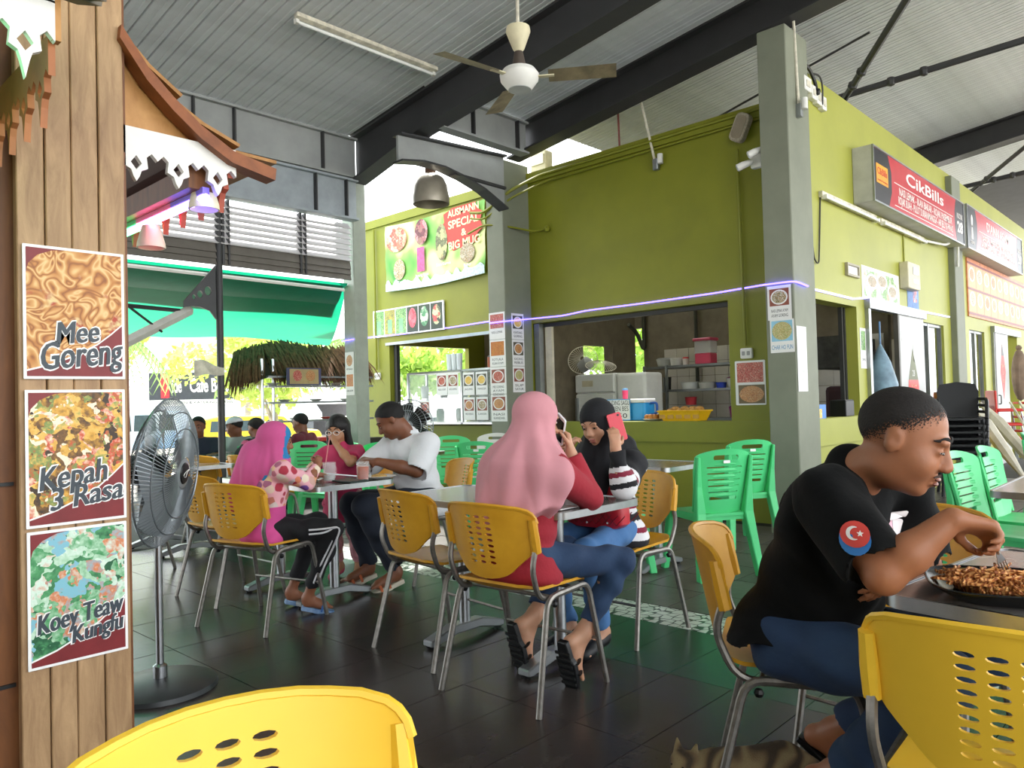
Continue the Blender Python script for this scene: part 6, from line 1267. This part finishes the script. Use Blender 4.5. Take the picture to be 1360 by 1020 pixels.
        def warp(X, Y, Z):
            a = np.arctan2(Y - nk.y, X - nk.x); w = np.clip((c.z + .02 - Z) / .3, 0, 1)
            return (folds * w * (1.2 - 2 * np.abs(np.sin(seedf * .5 * a + 3 * Z)) + .7 * np.sin(seedf * 1.7 * a - 9 * Z + 1))).astype(np.float32)
        return s.fix(b.obj(name, mats or m, s.o, .008, matfn, warp))
    def sandal(s, q, sole_m, strap_m, th=.022, straps=2, w=.046, shoe=False):
        J, c = s.J, s.sc; a, t = J['an' + q], J['to' + q]; h = J.get('heel' + q) or a - V((0, 0, .03 * c)); d = (t - h).normalized(); sd = d.cross(V((0, 0, 1))).normalized(); up = sd.cross(d).normalized()
        Ml = M((sd, d, up)).transposed().to_4x4(); L = (t - h).length
        base = M.Translation(h - s.off - up * (.03 * c + th)) @ Ml
        pts = [(w * c * (.72 + .28 * (i / 12 > .4)) * cos(0) * sin(pi * min(1, .12 + .8 * i / 12)) ** .35, -.035 * c + (L + .065 * c) * i / 12) for i in range(13)]
        o_ = pts + [(-x, y) for x, y in reversed(pts)]
        so = B().prism(o_, 0, th, base).obj('sandal', sole_m, s.o, bev=.004)
        if shoe == 'tread':
            for i in range(6): B().box(base @ V((0, (L + .03) * (i + .6) / 7, -.003)), (w * 1.7 * c, .012, .006), Ml.to_3x3()).obj('tread_bar', mat('tread black', '#0c0c0c', .8), so)
        for k in range(straps):
            y = L * (.42 + .3 * k) if straps > 1 else L * .62
            B().tube([base @ V((w * 1.05 * c * cos(pi * i / 8), y, th * .6 + (.058 - .012 * k) * c * sin(pi * i / 8))) for i in range(9)], .0095 * c, 5, flat=.4).obj('strap', strap_m, so, True)
        return so
    def shoe(s, q, m):
        J, c = s.J, s.sc; a, t = J['an' + q], J['to' + q]; h = J.get('heel' + q) or a - V((0, 0, .03 * c)); b = SDF(); b.cone(h, t, .042 * c, .036 * c, .02); b.cone(a, h, .042 * c, .04 * c, .02); b.ell(h + (t - h) * .8, V((.043, .043, .03)) * c, None, .02); return s.fix(b.obj('shoe', m, s.o, .009))
def hframe(yaw, pitch=0, roll=0):
    """head frame: yaw degrees from +X, pitch down positive, roll to the right positive"""
    f = V((cos(R(yaw)) * cos(R(pitch)), sin(R(yaw)) * cos(R(pitch)), -sin(R(pitch)))); return frame(f) @ M.Rotation(R(roll), 3, 'Y')
# --- man in black eating noodles
J = dict(pel=(-.925, 2.16, .56), neck=(-.775, 2.15, 1.0), head=(-.625, 2.12, 1.095), HR=hframe(9, 20, 0), shR=(-.765, 1.97, .955), shL=(-.70, 2.33, .95), elR=(-.605, 1.865, .8), wrR=(-.475, 1.93, .93),
         elL=(-.66, 2.38, .72), wrL=(-.66, 2.13, .81), hpR=(-.92, 2.06, .53), hpL=(-.9, 2.28, .53), knR=(-.52, 2.0, .545), knL=(-.5, 2.26, .545), anR=(-.86, 2.2, .15), anL=(-.92, 2.36, .2), toR=(-.74, 2.18, .03), toL=(-.8, 2.38, .05), heelR=(-.92, 2.2, .12), heelL=(-.98, 2.36, .17), jaw=(1.12, 0, 0))
J['handR'] = (V((.7, .66, -.25)), V((.15, -.4, -.9)), 1.0, dict(curl=(48, 70, 45), tc=45)); J['handL'] = (V((-.15, -.5, -.85)), V((-.9, .2, .1)), 1.0, dict(curl=(15, 20, 15)))

p = Person('man in a black T-shirt and jeans leaning over a plate of noodles', J, skin_m('tan man', '#a0694a'), 1.0, .0065, fat=1.06, head_s=1.08)
def man_shirt(P): return np.zeros(len(P))
p.seat = .545; m_tee = cloth_m('black tee', '#060708', var=.2, spec=.2); tee = p.top('t_shirt', m_tee, .36, .014, .05, belly=1.22); p.legs('jeans', m_denim, .86, .01); p.face(lip='#7a4638', lid=.32, bw=1.15); p.hair(None, 'buzz', .006)
for q in 'RL': p.sandal(q, m_black, m_black, .02, 1)
# moustache, sleeve badge and chest print
Th = lambda a: p.J['head'] - p.off + p.J['HR'] @ (V(a) * 1.08)
B().tube([Th((x * .026, .0985 - abs(x) * .01, -.0515 - .006 * abs(x))) for x in (-1, -.6, -.2, .2, .6, 1)], [.0018, .0032, .0036, .0036, .0032, .0018], 6).obj('moustache', mat('grey stubble', '#4a3a32', .9), p.o, True)
def wrap_badge(name, m, par, c, n, up, fn, th=.002, mesh_o=None, dx=0, dy=0):
    """small print laid on the cloth: outline points dropped onto the garment along the normal"""
    n = V(n).normalized(); u = V(up) - n * V(up).dot(n); u.normalize(); r = u.cross(n); vs = []
    for x, y in fn:
        o_ = V(c) + r * (x + dx) + u * (y + dy) + n * .15; hit, loc, nor, _ = mesh_o.ray_cast(o_, -n); vs.append((loc if hit else o_ - n * .15) + n * th)
    k = len(vs); vs.append(sum(vs, V((0, 0, 0))) / k); hit, loc, nor, _ = mesh_o.ray_cast(vs[-1] + n * .1, -n)
    if hit: vs[-1] = loc + n * th
    return B().add(vs, [(i, (i + 1) % k, k) for i in range(k)]).obj(name, m, par, True)
sh, el = p.J['shR'] - p.off, p.J['elR'] - p.off; bc = sh + (el - sh) * .5; bn_ = V((.35, -.93, .12)); bu = V((0, .1, 1))
wrap_badge('sleeve_badge', mat('badge blue', '#2f78c0', .6, var=0), p.o, bc, bn_, bu, ell(0, -.006, .034, .036, 20), .006, tee)
wrap_badge('sleeve_badge', mat('badge red', '#d2473f', .6, var=0), p.o, bc, bn_, bu, [(x, y) for x, y in ell(0, .0, .032, .03, 20)], .0075, tee, dy=.006)
cres = [(.016 * cos(R(a)), .016 * sin(R(a))) for a in range(60, 301, 20)] + [(.0125 * cos(R(a)) + .005, .0125 * sin(R(a))) for a in range(285, 74, -20)]
for i in range(len(cres) // 2 - 1): wrap_badge('crescent', m_letout, p.o, bc, bn_, bu, [cres[i], cres[i + 1], cres[-2 - i], cres[-1 - i]], .009, tee, dy=.008, dx=-.003)
wrap_badge('star', m_letout, p.o, bc, bn_, bu, [((.008 if i % 2 == 0 else .0035) * sin(pi * i / 5), (.008 if i % 2 == 0 else .0035) * cos(pi * i / 5)) for i in range(10)], .009, tee, dx=.011, dy=.008)
cc = p.J['neck'] - p.off + p.T @ V((-.085, .13, -.12)); cn = p.fw + p.rt * .15
for i, (dx, dy, w_, h_, c_) in enumerate(((0, .045, .09, .02, '#efeaea'), (-.015, .0, .05, .05, '#e8b8c8'), (.028, .0, .03, .055, '#efeaea'), (0, -.045, .085, .02, '#c8586a'))): wrap_badge('chest_print', mat('chest print ' + c_, c_, .7, var=.1), p.o, cc, cn, p.up, rrect(w_, h_, .004, 2), .003, tee, dx=dx, dy=dy)
wrap_badge('back_print', mat('pale print', '#b9aea8', .7), p.o, p.J['neck'] - p.off + p.T @ V((.06, -.12, -.12)), -p.fw + p.rt * .5, p.up, ell(0, 0, .05, .03, 9), .003, tee)
# fork in his hand
hp_ = p.J['wrR'] + V((.7, .66, -.25)).normalized() * .095 + V((0, 0, -.03)); t = thing('fork', 'steel fork held by the eating man over his noodles', 'fork', (0, 0, 0)); tip = V((-.392, 2.03, .8)); d = (tip - hp_).normalized()
B().tube([hp_ - d * .05, hp_ + d * .03, tip - d * .055], [.005, .004, .003], 6).obj('handle', m_chrome, t, True); fr = frame(d, (.3, -.6, .5))
B().add([tip - d * .06 + fr @ V((x, 0, z)) for x in (-.004, .004) for z in (-.001, .001)] + [tip - d * .035 + fr @ V((x, 0, z)) for x in (-.011, .011) for z in (-.001, .001)], [(0, 1, 3, 2), (4, 6, 7, 5), (0, 4, 5, 1), (2, 3, 7, 6), (0, 2, 6, 4), (1, 5, 7, 3)]).obj('head', m_chrome, t)
for x in (-.0095, -.0032, .0032, .0095): B().tube([tip - d * .036 + fr @ V((x, 0, 0)), tip + fr @ V((x, 0, 0))], [.0016, .0009], 5).obj('tine', m_chrome, t)
# --- woman in the pink headscarf and red sweater, seen from behind
J = dict(pel=(-2.255, 2.42, .56), neck=(-2.225, 2.46, .98), head=(-2.205, 2.49, 1.14), HR=hframe(70, 12), shR=(-2.08, 2.45, .93), shL=(-2.39, 2.47, .93), elR=(-2.07, 2.67, .795), wrR=(-2.13, 2.62, 1.0), elL=(-2.43, 2.68, .79), wrL=(-2.27, 2.68, .96),
         hpR=(-2.17, 2.43, .545), hpL=(-2.36, 2.43, .545), knR=(-2.0, 2.8, .51), knL=(-2.36, 2.84, .51), anR=(-2.09, 2.63, .22), anL=(-2.37, 2.63, .25), toR=(-2.1, 2.59, .03), toL=(-2.38, 2.59, .035), heelR=(-2.1, 2.545, .19), heelL=(-2.385, 2.54, .215))
J['handR'] = (V((-.25, .1, .95)), V((-.6, -.6, .1)), .9, dict(curl=(40, 45, 25), tc=30)); J['handL'] = (V((.4, .2, .7)), V((.7, .2, .1)), .9, dict(curl=(40, 45, 25)))
p = Person('woman in a pink headscarf and red sweater seen from behind holding a phone', J, skin_m('fair', '#b98a6e'), .92, .0075)
m_red = cloth_m('red sweater', '#96202e', bump=.2); p.top('sweater', m_red, .93, .02, .06, cuff=.038, warp=lambda X, Y, Z: (.003 * np.sin(70 * Z + 9 * X + 14 * Y) * np.clip((.85 - Z) * 6, 0, 1)).astype(np.float32)); p.legs('jeans', m_denim, .84, .004)
nk = p.J['neck']; m_pink = cloth_m('dusty pink', '#c88a92', var=.05, bump=.03)
p.hijab(m_pink, [(nk + V((0, -.01, .06)), nk + V((0, -.03, -.04)), .1, .15), (nk, p.J['shR'] + V((.01, 0, -.02)), .1, .088), (nk, p.J['shL'] + V((-.01, 0, -.02)), .1, .092), (nk + V((-.06, -.05, -.06)), nk + V((-.06, -.1, -.32)), .135, .14), (nk + V((-.12, 0, -.06)), nk + V((-.15, -.03, -.3)), .1, .11), (nk + V((.05, -.03, -.06)), nk + V((.08, -.07, -.22)), .13, .11), (p.J['shL'] + V((0, 0, -.04)), p.J['shL'] + V((-.02, -.02, -.2)), .085, .08)],
        [(nk + V((-.02, 0, -.34)), V((.62, .1, -.8))), (nk + V((-.02, 0, -.34)), V((-.3, 0, -.95))), (nk + V((0, .2, 0)), V((0, 1, -.5)))], .012, seedf=6)
p.face(both=(-1, 1)); p.sandal('R', m_black, m_black, .028, 2, .05, 'tread'); p.sandal('L', m_black, m_black, .028, 2, .05, 'tread')
phone('white phone held up by the woman in the pink headscarf', p.J['wrR'] + V((-.045, -.012, .095)), frame((.35, .9, .2), (.5, -.3, .8)) @ M.Rotation(R(90), 3, 'X'), mat('white phone', '#e6e6e8', .3, var=0))
# --- woman in the black headscarf on the phone
J = dict(pel=(-2.42, 3.3, .55), neck=(-2.37, 3.19, .95), head=(-2.33, 3.09, 1.105), HR=hframe(-86, 20, 4), shR=(-2.52, 3.19, .9), shL=(-2.215, 3.2, .89), elR=(-2.5, 2.97, .79), wrR=(-2.385, 2.925, .955), elL=(-2.12, 3.0, .795), wrL=(-2.15, 2.985, .985),
         hpR=(-2.51, 3.25, .54), hpL=(-2.33, 3.25, .54), knR=(-2.5, 2.86, .51), knL=(-2.24, 2.86, .51), anR=(-2.46, 2.98, .1), anL=(-2.27, 3.0, .1), toR=(-2.46, 2.82, .03), toL=(-2.26, 2.84, .03))
J['handR'] = (V((.12, .1, .95)), V((.5, .6, -.1)), .85, dict(curl=(45, 50, 30), tc=35)); J['handL'] = (V((-.25, .25, .92)), V((-.8, .5, .0)), .9, dict(curl=(18, 25, 20), tc=20))
p = Person('woman in a black headscarf and striped sweater talking on a red phone', J, skin_m('fair'), .92, .0075)
shl, ell_, wrl = [np.array(p.J[k]) for k in ('shL', 'elL', 'wrL')]; shr, elr, wrr = [np.array(p.J[k]) for k in ('shR', 'elR', 'wrR')]
def stripes(P):
    def par(P, a, b): ab = b - a; t = np.clip(((P - a) @ ab) / (ab @ ab), 0, 1); return t, np.linalg.norm(P - a - t[:, None] * ab, axis=1)
    best = np.full(len(P), 1e9); val = np.zeros(len(P))
    for a, e, w in ((shl, ell_, wrl), (shr, elr, wrr)):
        t, d = par(P, a, e); m = (d < best) & (d < .085); val[m] = t[m] * .26; best[m] = d[m]
        t, d = par(P, e, w); m = (d < best) & (d < .085); val[m] = .26 + t[m] * .24; best[m] = d[m]
    body = best > .08; val[body] = .93 - P[body, 2] + .1; s_ = val; out = np.zeros(len(P), int)
    for lo, hi, k in ((.16, .2, 1), (.2, .235, 2), (.235, .27, 1), (.3, .335, 1), (.335, .365, 2), (.365, .395, 1)): out[(s_ > lo) & (s_ < hi)] = k
    b2 = body & (s_ > .395); q = ((s_ - .395) % .14); out[b2 & (q > .04) & (q < .075)] = 1; out[b2 & (q > .075) & (q < .1)] = 2; out[b2 & (q > .1) & (q < .135)] = 1
    return out
p.top('sweater', [cloth_m('black knit', '#15151a'), cloth_m('white knit', '#d9d8da'), cloth_m('wine knit', '#7d1f36')], .93, .02, .05, matfn=stripes, vox=.0055); p.legs('jeans', cloth_m('light denim', '#4a76a8', col2='#3a6090'), .9, .006)
nk = p.J['neck']; p.hijab(cloth_m('black scarf', '#101116', var=.2), [(nk + V((0, 0, .06)), nk + V((-.01, .0, -.03)), .095, .13), (nk, p.J['shR'] + V((0, 0, 0)), .1, .075), (nk, p.J['shL'] + V((-.01, .02, .01)), .1, .068), (nk + V((.0, -.05, -.02)), nk + V((.02, -.12, -.16)), .11, .08), (nk + V((.06, .07, 0)), nk + V((.09, .09, -.05)), .09, .06)], [], .005, (1.05, 1, 1))
p.face(lip='#a8625a', lid=.38, bw=.45)
for q in 'RL': p.shoe(q, mat('black flats', '#131316', .5))
mt = frame((-.75, .15, .1), (-.25, -.35, .9)) @ M.Rotation(R(90), 3, 'X'); phone('red phone held to the ear of the woman in black', p.J['head'] + p.J['HR'] @ V((-.125, .03, -.02)), frame((.75, -.65, .1), (-.25, -.1, .95)) @ M.Rotation(R(90), 3, 'X'), mat('red phone case', '#d83a4a', .35, var=.03), .072, .14)
# red quilted handbag on her lap
t = thing('handbag', 'red quilted handbag on the lap of the woman in black', 'handbag', (-2.37, 3.12, .585), R(4)); m_bag = mat('quilted red leather', '#b01f2e', .35, var=.06)
def bag(u, v):
    a = 2 * pi * u; k = (abs(cos(a)) ** 4 + abs(sin(a)) ** 4) ** -.25; q = (.95 + .05 * cos(6 * pi * v)); f_ = [.0, .85, 1, 1, .97, .9, .8, .5, 0][int(v * 8 + .5)]; z = [0, 0, .02, .07, .12, .17, .2, .215, .215][int(v * 8 + .5)]
    return V((.17 * k * f_ * cos(a), .065 * k * f_ * sin(a) , z))
B().surf(bag, 44, 9, cu=True).obj('body', m_bag, t, True); q_ = B()
for i in range(9):
    for s_ in (-1, 1):
        for y in (-.066, .066): q_.tube([(-.17 + .04 * i + s_ * .0, y * 1.0, .02), (-.17 + .04 * i + s_ * .08, y, .1), (-.17 + .04 * i + s_ * .16, y * .93, .18)] if abs(-.17 + .04 * i + s_ * .16) < .17 else [(-.17 + .04 * i, y, .02), (-.17 + .04 * i + s_ * .05, y, .07)], .0025, 4)
q_.obj('quilting', mat('quilt seam', '#7d1420', .5), t)['kind'] = 'stuff'; B().tube(rounded([(-.12, 0, .2), (-.1, 0, .33), (.08, .02, .33), (.12, 0, .2)], .07), .009, 6).obj('handle', m_bag, t, True); B().ball((.1, -.07, .03), .006, 6).ball((-.02, -.07, .025), .006, 6).obj('stud', m_chrome, t)
# --- man in the white shirt
J = dict(pel=(-4.2, 3.5, .56), neck=(-4.2, 3.4, 1.0), head=(-4.235, 3.27, 1.115), HR=hframe(-128, 34), shR=(-4.38, 3.42, .95), shL=(-4.02, 3.41, .945), elR=(-4.42, 3.2, .8), wrR=(-4.22, 3.03, .86), elL=(-3.95, 3.25, .785), wrL=(-4.1, 3.05, .855),
         hpR=(-4.3, 3.45, .55), hpL=(-4.1, 3.45, .55), knR=(-4.45, 3.08, .55), knL=(-4.22, 3.02, .56), anR=(-4.42, 3.2, .11), anL=(-4.12, 3.2, .11), toR=(-4.48, 3.02, .03), toL=(-4.17, 3.02, .03))
J['handR'] = (V((.6, -.6, -.1)), V((.2, .2, -.9)), 1, dict(curl=(40, 45, 30), tc=30)); J['handL'] = (V((-.8, -.3, .05)), V((-.2, .2, -.9)), 1, dict(curl=(40, 45, 30), tc=30))
p = Person('man in a white short sleeved shirt eating with bowed head', J, skin_m('brown man', '#774a33'), 1, .009, fat=1.08)
p.top('shirt', cloth_m('white shirt', '#d9dadd', var=.04), .46, .016, .06, belly=1.1, warp=lambda X, Y, Z: (.003 * np.sin(55 * Z + 30 * X)).astype(np.float32)); p.legs('trousers', cloth_m('dark denim', '#161d2a'), .9, .016); p.hair(m_hairb); p.face(lip='#5a3228', lid=.3)
nk = p.J['neck'] - p.off; B().tube([nk + p.T @ V((.062 * cos(a), .055 * sin(a), .03 + .01 * sin(a))) for a in [2 * pi * i / 18 for i in range(18)]], .014, 6, closed=True, flat=1.4).obj('collar', cloth_m('white shirt', '#d9dadd'), p.o, True)
for q in 'RL': p.sandal(q, mat('pale sole', '#c9bfae', .7), mat('orange strap', '#b8623a', .7), .03, 2, .052)
# --- girl in the bright pink headscarf and floral top
J = dict(pel=(-4.12, 2.25, .54), neck=(-4.085, 2.29, .9), head=(-4.06, 2.3, 1.03), HR=hframe(62, 8), shR=(-3.955, 2.28, .86), shL=(-4.2, 2.36, .86), elR=(-3.955, 2.43, .79), wrR=(-4.01, 2.54, .87), elL=(-4.25, 2.52, .78), wrL=(-4.2, 2.66, .8),
         hpR=(-4.05, 2.3, .51), hpL=(-4.19, 2.32, .51), knR=(-3.88, 2.55, .51), knL=(-4.15, 2.62, .51), anR=(-4.05, 2.48, .09), anL=(-4.27, 2.5, .09), toR=(-3.98, 2.6, .03), toL=(-4.22, 2.62, .03))
J['handR'] = (V((-.15, .35, .9)), V((-.8, .3, .1)), .78, dict(curl=(50, 55, 40), tc=35)); J['handL'] = (V((.1, .9, -.1)), V((0, 0, -1)), .78, {})
p = Person('girl in a bright pink headscarf and floral blouse eating at the table', J, skin_m('brown girl', '#8c5a40'), .8, .0075, head_s=.88)
def floral(nt, vec):
    L = nt.links.new; v = nod(nt, 'ShaderNodeTexVoronoi', Scale=19); L(vec, v.inputs['Vector']); sp = nod(nt, 'ShaderNodeSeparateColor'); L(v.outputs['Color'], sp.inputs[0]); c = ramp(nt, sp.outputs[0], [(.2, '#a83244'), (.35, '#e6c89a'), (.5, '#d87a5a'), (.65, '#6a4a9a'), (.8, '#e8d8c0'), (1, '#b04a5a')])
    n = nod(nt, 'ShaderNodeTexNoise', Scale=22, Detail=3); L(vec, n.inputs['Vector']); a = nod(nt, 'ShaderNodeMath', operation='MULTIPLY_ADD'); L(n.outputs['Fac'], a.inputs[0]); a.inputs[1].default_value = .5; L(v.outputs['Distance'], a.inputs[2]); f = ramp(nt, a.outputs[0], [(.72, (1, 1, 1)), (.8, (0, 0, 0))])
    mx = nod(nt, 'ShaderNodeMix', data_type='RGBA'); L(f, mx.inputs[0]); mx.inputs[6].default_value = (*lin('#e5a9b2'), 1); L(c, mx.inputs[7]); return mx.outputs[2]
p.top('blouse', [mat('floral cloth', rough=.85, pattern=floral, bump=.1, bscale=50), cloth_m('magenta skirt', '#cf4f92')], .95, .014, .07, cuff=.034, matfn=lambda P: (P[:, 2] < .66).astype(int)); p.legs('track_trousers', cloth_m('black track', '#131317'), .78, .01)
for o_ in (-.012, .012):
    q_ = [p.J['hpR'] * .5 + p.J['knR'] * .5 + p.rt * .075, p.J['hpR'] * .2 + p.J['knR'] * .8 + p.rt * .066, p.J['knR'] + p.rt * .05 + V((.02, .02, .02)), p.J['knR'] * .8 + p.J['anR'] * .2 + p.rt * .056 + V((.012, .012, 0)), p.J['knR'] * .5 + p.J['anR'] * .5 + p.rt * .054, p.J['knR'] * .25 + p.J['anR'] * .75 + p.rt * .048]
    B().tube(rounded([v - p.off + (V((0, 0, o_)) if k < 2 else V((o_, o_, 0)) * .7) for k, v in enumerate(q_)], .05), .006, 6).obj('side_stripe', cloth_m('white stripe', '#d6d6da'), p.o, True)
nk = p.J['neck']; hc, hR = np.array(p.J['head']), np.array(p.J['HR'])
p.hijab(None, [(nk + V((0, 0, .05)), nk + V((-.02, -.02, -.05)), .08, .11), (nk, p.J['shL'], .08, .06), (nk, p.J['shR'] + V((-.05, 0, .02)), .08, .06), (nk + V((-.05, -.06, -.02)), nk + V((-.13, -.1, -.2)), .11, .1), (nk + V((-.08, -.07, .06)), nk + V((-.17, -.1, -.16)), .08, .08)], [(nk + V((.0, -.05, -.2)), V((.75, .0, -.66)))], .008,
        mats=[cloth_m('bright pink scarf', '#c8548c', var=.05, bump=.03), cloth_m('blue scarf band', '#2a7ab0')], matfn=lambda P: (((((P - hc) @ hR)[:, 1] > .045) & (((P - hc) @ hR)[:, 2] > -.09)) | ((P - np.array(nk) - np.array((0, -.05, -.2))) @ np.array((.75, 0, -.66)) > -.032)).astype(int))
p.face(lip='#8a4a40'); 
for q in 'RL': p.sandal(q, mat('blue flip flop', '#4a78b0', .6, col2='#a8c0d8', scale=9), mat('blue strap', '#2f62a8', .6), .026, 1, .05)
# --- girl with glasses standing
J = dict(pel=(-4.72, 3.2, .6), neck=(-4.73, 3.19, .925), head=(-4.735, 3.175, 1.055), HR=hframe(-58, 14), shR=(-4.84, 3.14, .88), shL=(-4.64, 3.27, .88), elR=(-4.83, 3.0, .78), wrR=(-4.7, 2.98, .84), elL=(-4.52, 3.13, .83), wrL=(-4.66, 3.1, .965),
         hpR=(-4.79, 3.17, .58), hpL=(-4.67, 3.23, .58), knR=(-4.76, 3.15, .32), knL=(-4.63, 3.22, .32), anR=(-4.75, 3.18, .07), anL=(-4.6, 3.24, .07), toR=(-4.68, 3.06, .02), toL=(-4.53, 3.13, .02))
J['handR'] = (V((.8, -.3, 0)), V((0, 0, -1)), .75, {}); J['handL'] = (V((-.5, .1, .7)), V((-.6, .4, -.3)), .75, dict(curl=(50, 50, 30)))
p = Person('small girl with glasses in a pink dress standing sipping a straw', J, skin_m('light girl', '#b0805f'), .72, .0075, head_s=.88)
m_pd = cloth_m('hot pink dress', '#c23a63'); p.top('dress', m_pd, .3, .016, .1); b = SDF(); b.cone(p.J['pel'] + V((0, 0, .02)), p.J['pel'] - V((0, 0, .22)), .125, .16, .03).cut(p.J['pel'] - V((0, 0, .2)), (0, 0, -1)); p.fix(b.obj('skirt', m_pd, p.o, .01)); p.legs('leggings', cloth_m('pink print leggings', '#b88088', var=.3, scale=30), .8, .004); p.hair(m_hairb, 'long'); p.face(lip='#a8584e')
for q in 'RL': p.shoe(q, mat('pink shoe', '#c8506e', .6))
Th = lambda a: p.J['head'] - p.off + p.J['HR'] @ (V(a) * .88); gl = B()
for x in (-1, 1): gl.tube([Th((x * .034 + .024 * cos(a), .108, .002 + .018 * sin(a))) for a in [2 * pi * i / 14 for i in range(14)]], .0024, 5, closed=True).tube([Th((x * .058, .105, .006)), Th((x * .085, .0, .008))], .002, 5)
gl.tube([Th((-.01, .11, .004)), Th((.01, .11, .004))], .002, 5).obj('glasses', mat('white frame', '#d8d4d2', .3), p.o, True)
tag(B().tube([p.J['wrL'] + V((-.06, .0, .06)), V((-4.62, 2.98, .76))], .004, 6).obj('drinking_straw', mat('pink straw', '#d88a8a', .4)), 'pink straw between the small girl and her drink', 'straw')
# --- boys at the far table and others, small in view
def sitter(label, x, y, a, shirt, trou='#23262e', sc=.95, hairy=True, skin=('brown boy', '#7d4f38'), pitch=10, z=.5, cap=None, hy=None, vox=.012, sl=.4, trim=None):
    f = V((cos(R(a)), sin(R(a)), 0)); r = V((f.y, -f.x, 0)); P = lambda q, w, h: V((x, y, 0)) + r * q * sc + f * w * sc + V((0, 0, h))
    zz = lambda h: z + h * sc
    J = dict(pel=P(0, 0, zz(.03)), neck=P(0, .06, zz(.48)), head=P(0, .1, zz(.63)), HR=hframe(hy if hy is not None else a, pitch), shR=P(.17, .05, zz(.43)), shL=P(-.17, .05, zz(.43)), elR=P(.2, .2, zz(.28)), elL=P(-.2, .2, zz(.28)), wrR=P(.08, .4, zz(.3)), wrL=P(-.08, .4, zz(.3)),
             hpR=P(.09, .04, zz(.02)), hpL=P(-.09, .04, zz(.02)), knR=P(.11, .42, zz(.0)), knL=P(-.11, .42, zz(.0)), anR=P(.11, .38, .09), anL=P(-.11, .38, .09), toR=P(.12, .55, .03), toL=P(-.12, .55, .03))
    J['handR'] = (f - r * .5, V((0, 0, -1)), .9, {}); J['handL'] = (f + r * .5, V((0, 0, -1)), .9, {})
    p = Person(label, J, skin_m(*skin), sc, vox); p.top('shirt', shirt if isinstance(shirt, list) else cloth_m(shirt, shirt), sl, .016, .03, matfn=trim); p.legs('trousers', cloth_m(trou, trou), .92, .014)
    for q in 'RL': p.shoe(q, m_black)
    if hairy: p.hair(m_hairb, vox=.01)
    if cap:
        b = SDF(); Tq = lambda a: p.J['head'] + p.J['HR'] @ (V(a) * sc); b.ell(Tq((0, -.014, .05)), V((.088, .107, .078)) * sc, p.J['HR'], .01); b.cut(Tq((0, 0, .045)), -(p.J['HR'] @ V((0, 0, 1)))); p.fix(b.obj('cap', cap, p.o, .01))
        if 'white' in cap.name: B().prism(ell(0, 0, .07, .05, 12), 0, .006, M.Translation(p.J['head'] - p.off) @ p.J['HR'].to_4x4() @ M.Translation((0, .115 * sc, .05 * sc))).obj('visor', cap, p.o)
    p.face(lip='#6a3a30', lid=.45); return p
sitter('smiling boy in a navy shirt facing the room at the far table', -8.3, 3.76, -20, '#232c3a', sc=.92, hy=-40, pitch=5, z=.46)
sitter('boy in a white cap at the far table', -8.32, 4.25, -60, '#9aa09c', sc=.9, cap=cloth_m('white cap', '#cfd0d6'), hy=-130, z=.46)
sitter('boy in a dark cap and black shirt with pink patches seen from behind', -7.62, 4.15, 195, [cloth_m('black cotton', '#17171b'), cloth_m('pink patch', '#c0567a')], sc=.88, cap=cloth_m('dark cap', '#2b2823', var=.4, scale=30), z=.46, trim=lambda P: (np.sin(P[:, 2] * 26 + P[:, 1] * 9) > .72).astype(int), sl=.75)
sitter('person in a maroon shirt behind the bright pink headscarf', -7.85, 4.85, -150, '#5e1f2c', sc=.92, hy=-150, z=.46)
sitter('person in black beyond the far empty table', -1.05, 9.4, 150, '#15161a', sc=1, z=.5)
# --- tabby cat asleep by the chair legs
t = thing('cat', 'tabby cat lying on the dark floor beside a chair leg', 'cat', (-1.2, 2.1, 0)); b = SDF(); q = lambda x, y, z: V((-1.2 + x, 2.1 + y, z))
b.cone(q(-.0, .04, .075), q(.16, .16, .085), .06, .075, .03); b.cone(q(.16, .16, .085), q(.22, .18, .075), .07, .06, .03); b.cone(q(-.03, .0, .09), q(.03, .05, .08), .045, .06, .03); hc_ = q(-.07, -.03, .1)
b.ell(hc_, (.046, .046, .04), None, .02); b.ell(hc_ + V((.005, -.04, -.012)), (.022, .022, .017), None, .015)
for s_ in (-1, 1): b.cone(hc_ + V((s_ * .026, .012, .028)), hc_ + V((s_ * .036, .02, .068)), .016, .003, .006)
for x, y in ((-.03, -.07), (.06, -.04)): b.cone(q(.02, .02, .05), q(x, y, .025), .028, .018, .02); b.ell(q(x - .01, y - .015, .018), (.018, .024, .014), None, .01)
b.cone(q(.22, .1, .06), q(.16, .02, .03), .05, .03, .02); b.cone(q(.16, .02, .03), q(.1, -.02, .02), .024, .016, .015); b.chain([q(.25, .2, .05), q(.29, .12, .025), q(.24, .02, .022), q(.16, -.04, .02)], [.024, .02, .017, .012], .015)
o = b.obj('body', mat('tabby fur', rough=.9, bump=.5, bscale=220, pattern=wave_pattern([(.1, '#3f3426'), (.6, '#6e5b40'), (.95, '#80704f')], 5, 14)), t, .006); o.data.transform(M.Translation((1.2, -2.1, 0)))
for s_ in (-1, 1): B().ball(hc_ - V((-1.2, 2.1, 0)) + V((s_ * .018, -.04, .008)), (.006, .004, .003), 8).obj('eye', mat('cat eye', '#1a1a10', .2), t, True)
B().ball(hc_ - V((-1.2, 2.1, 0)) + V((.005, -.062, -.008)), (.005, .004, .003), 8).obj('nose', mat('cat nose', '#6a3f38', .5), t, True)
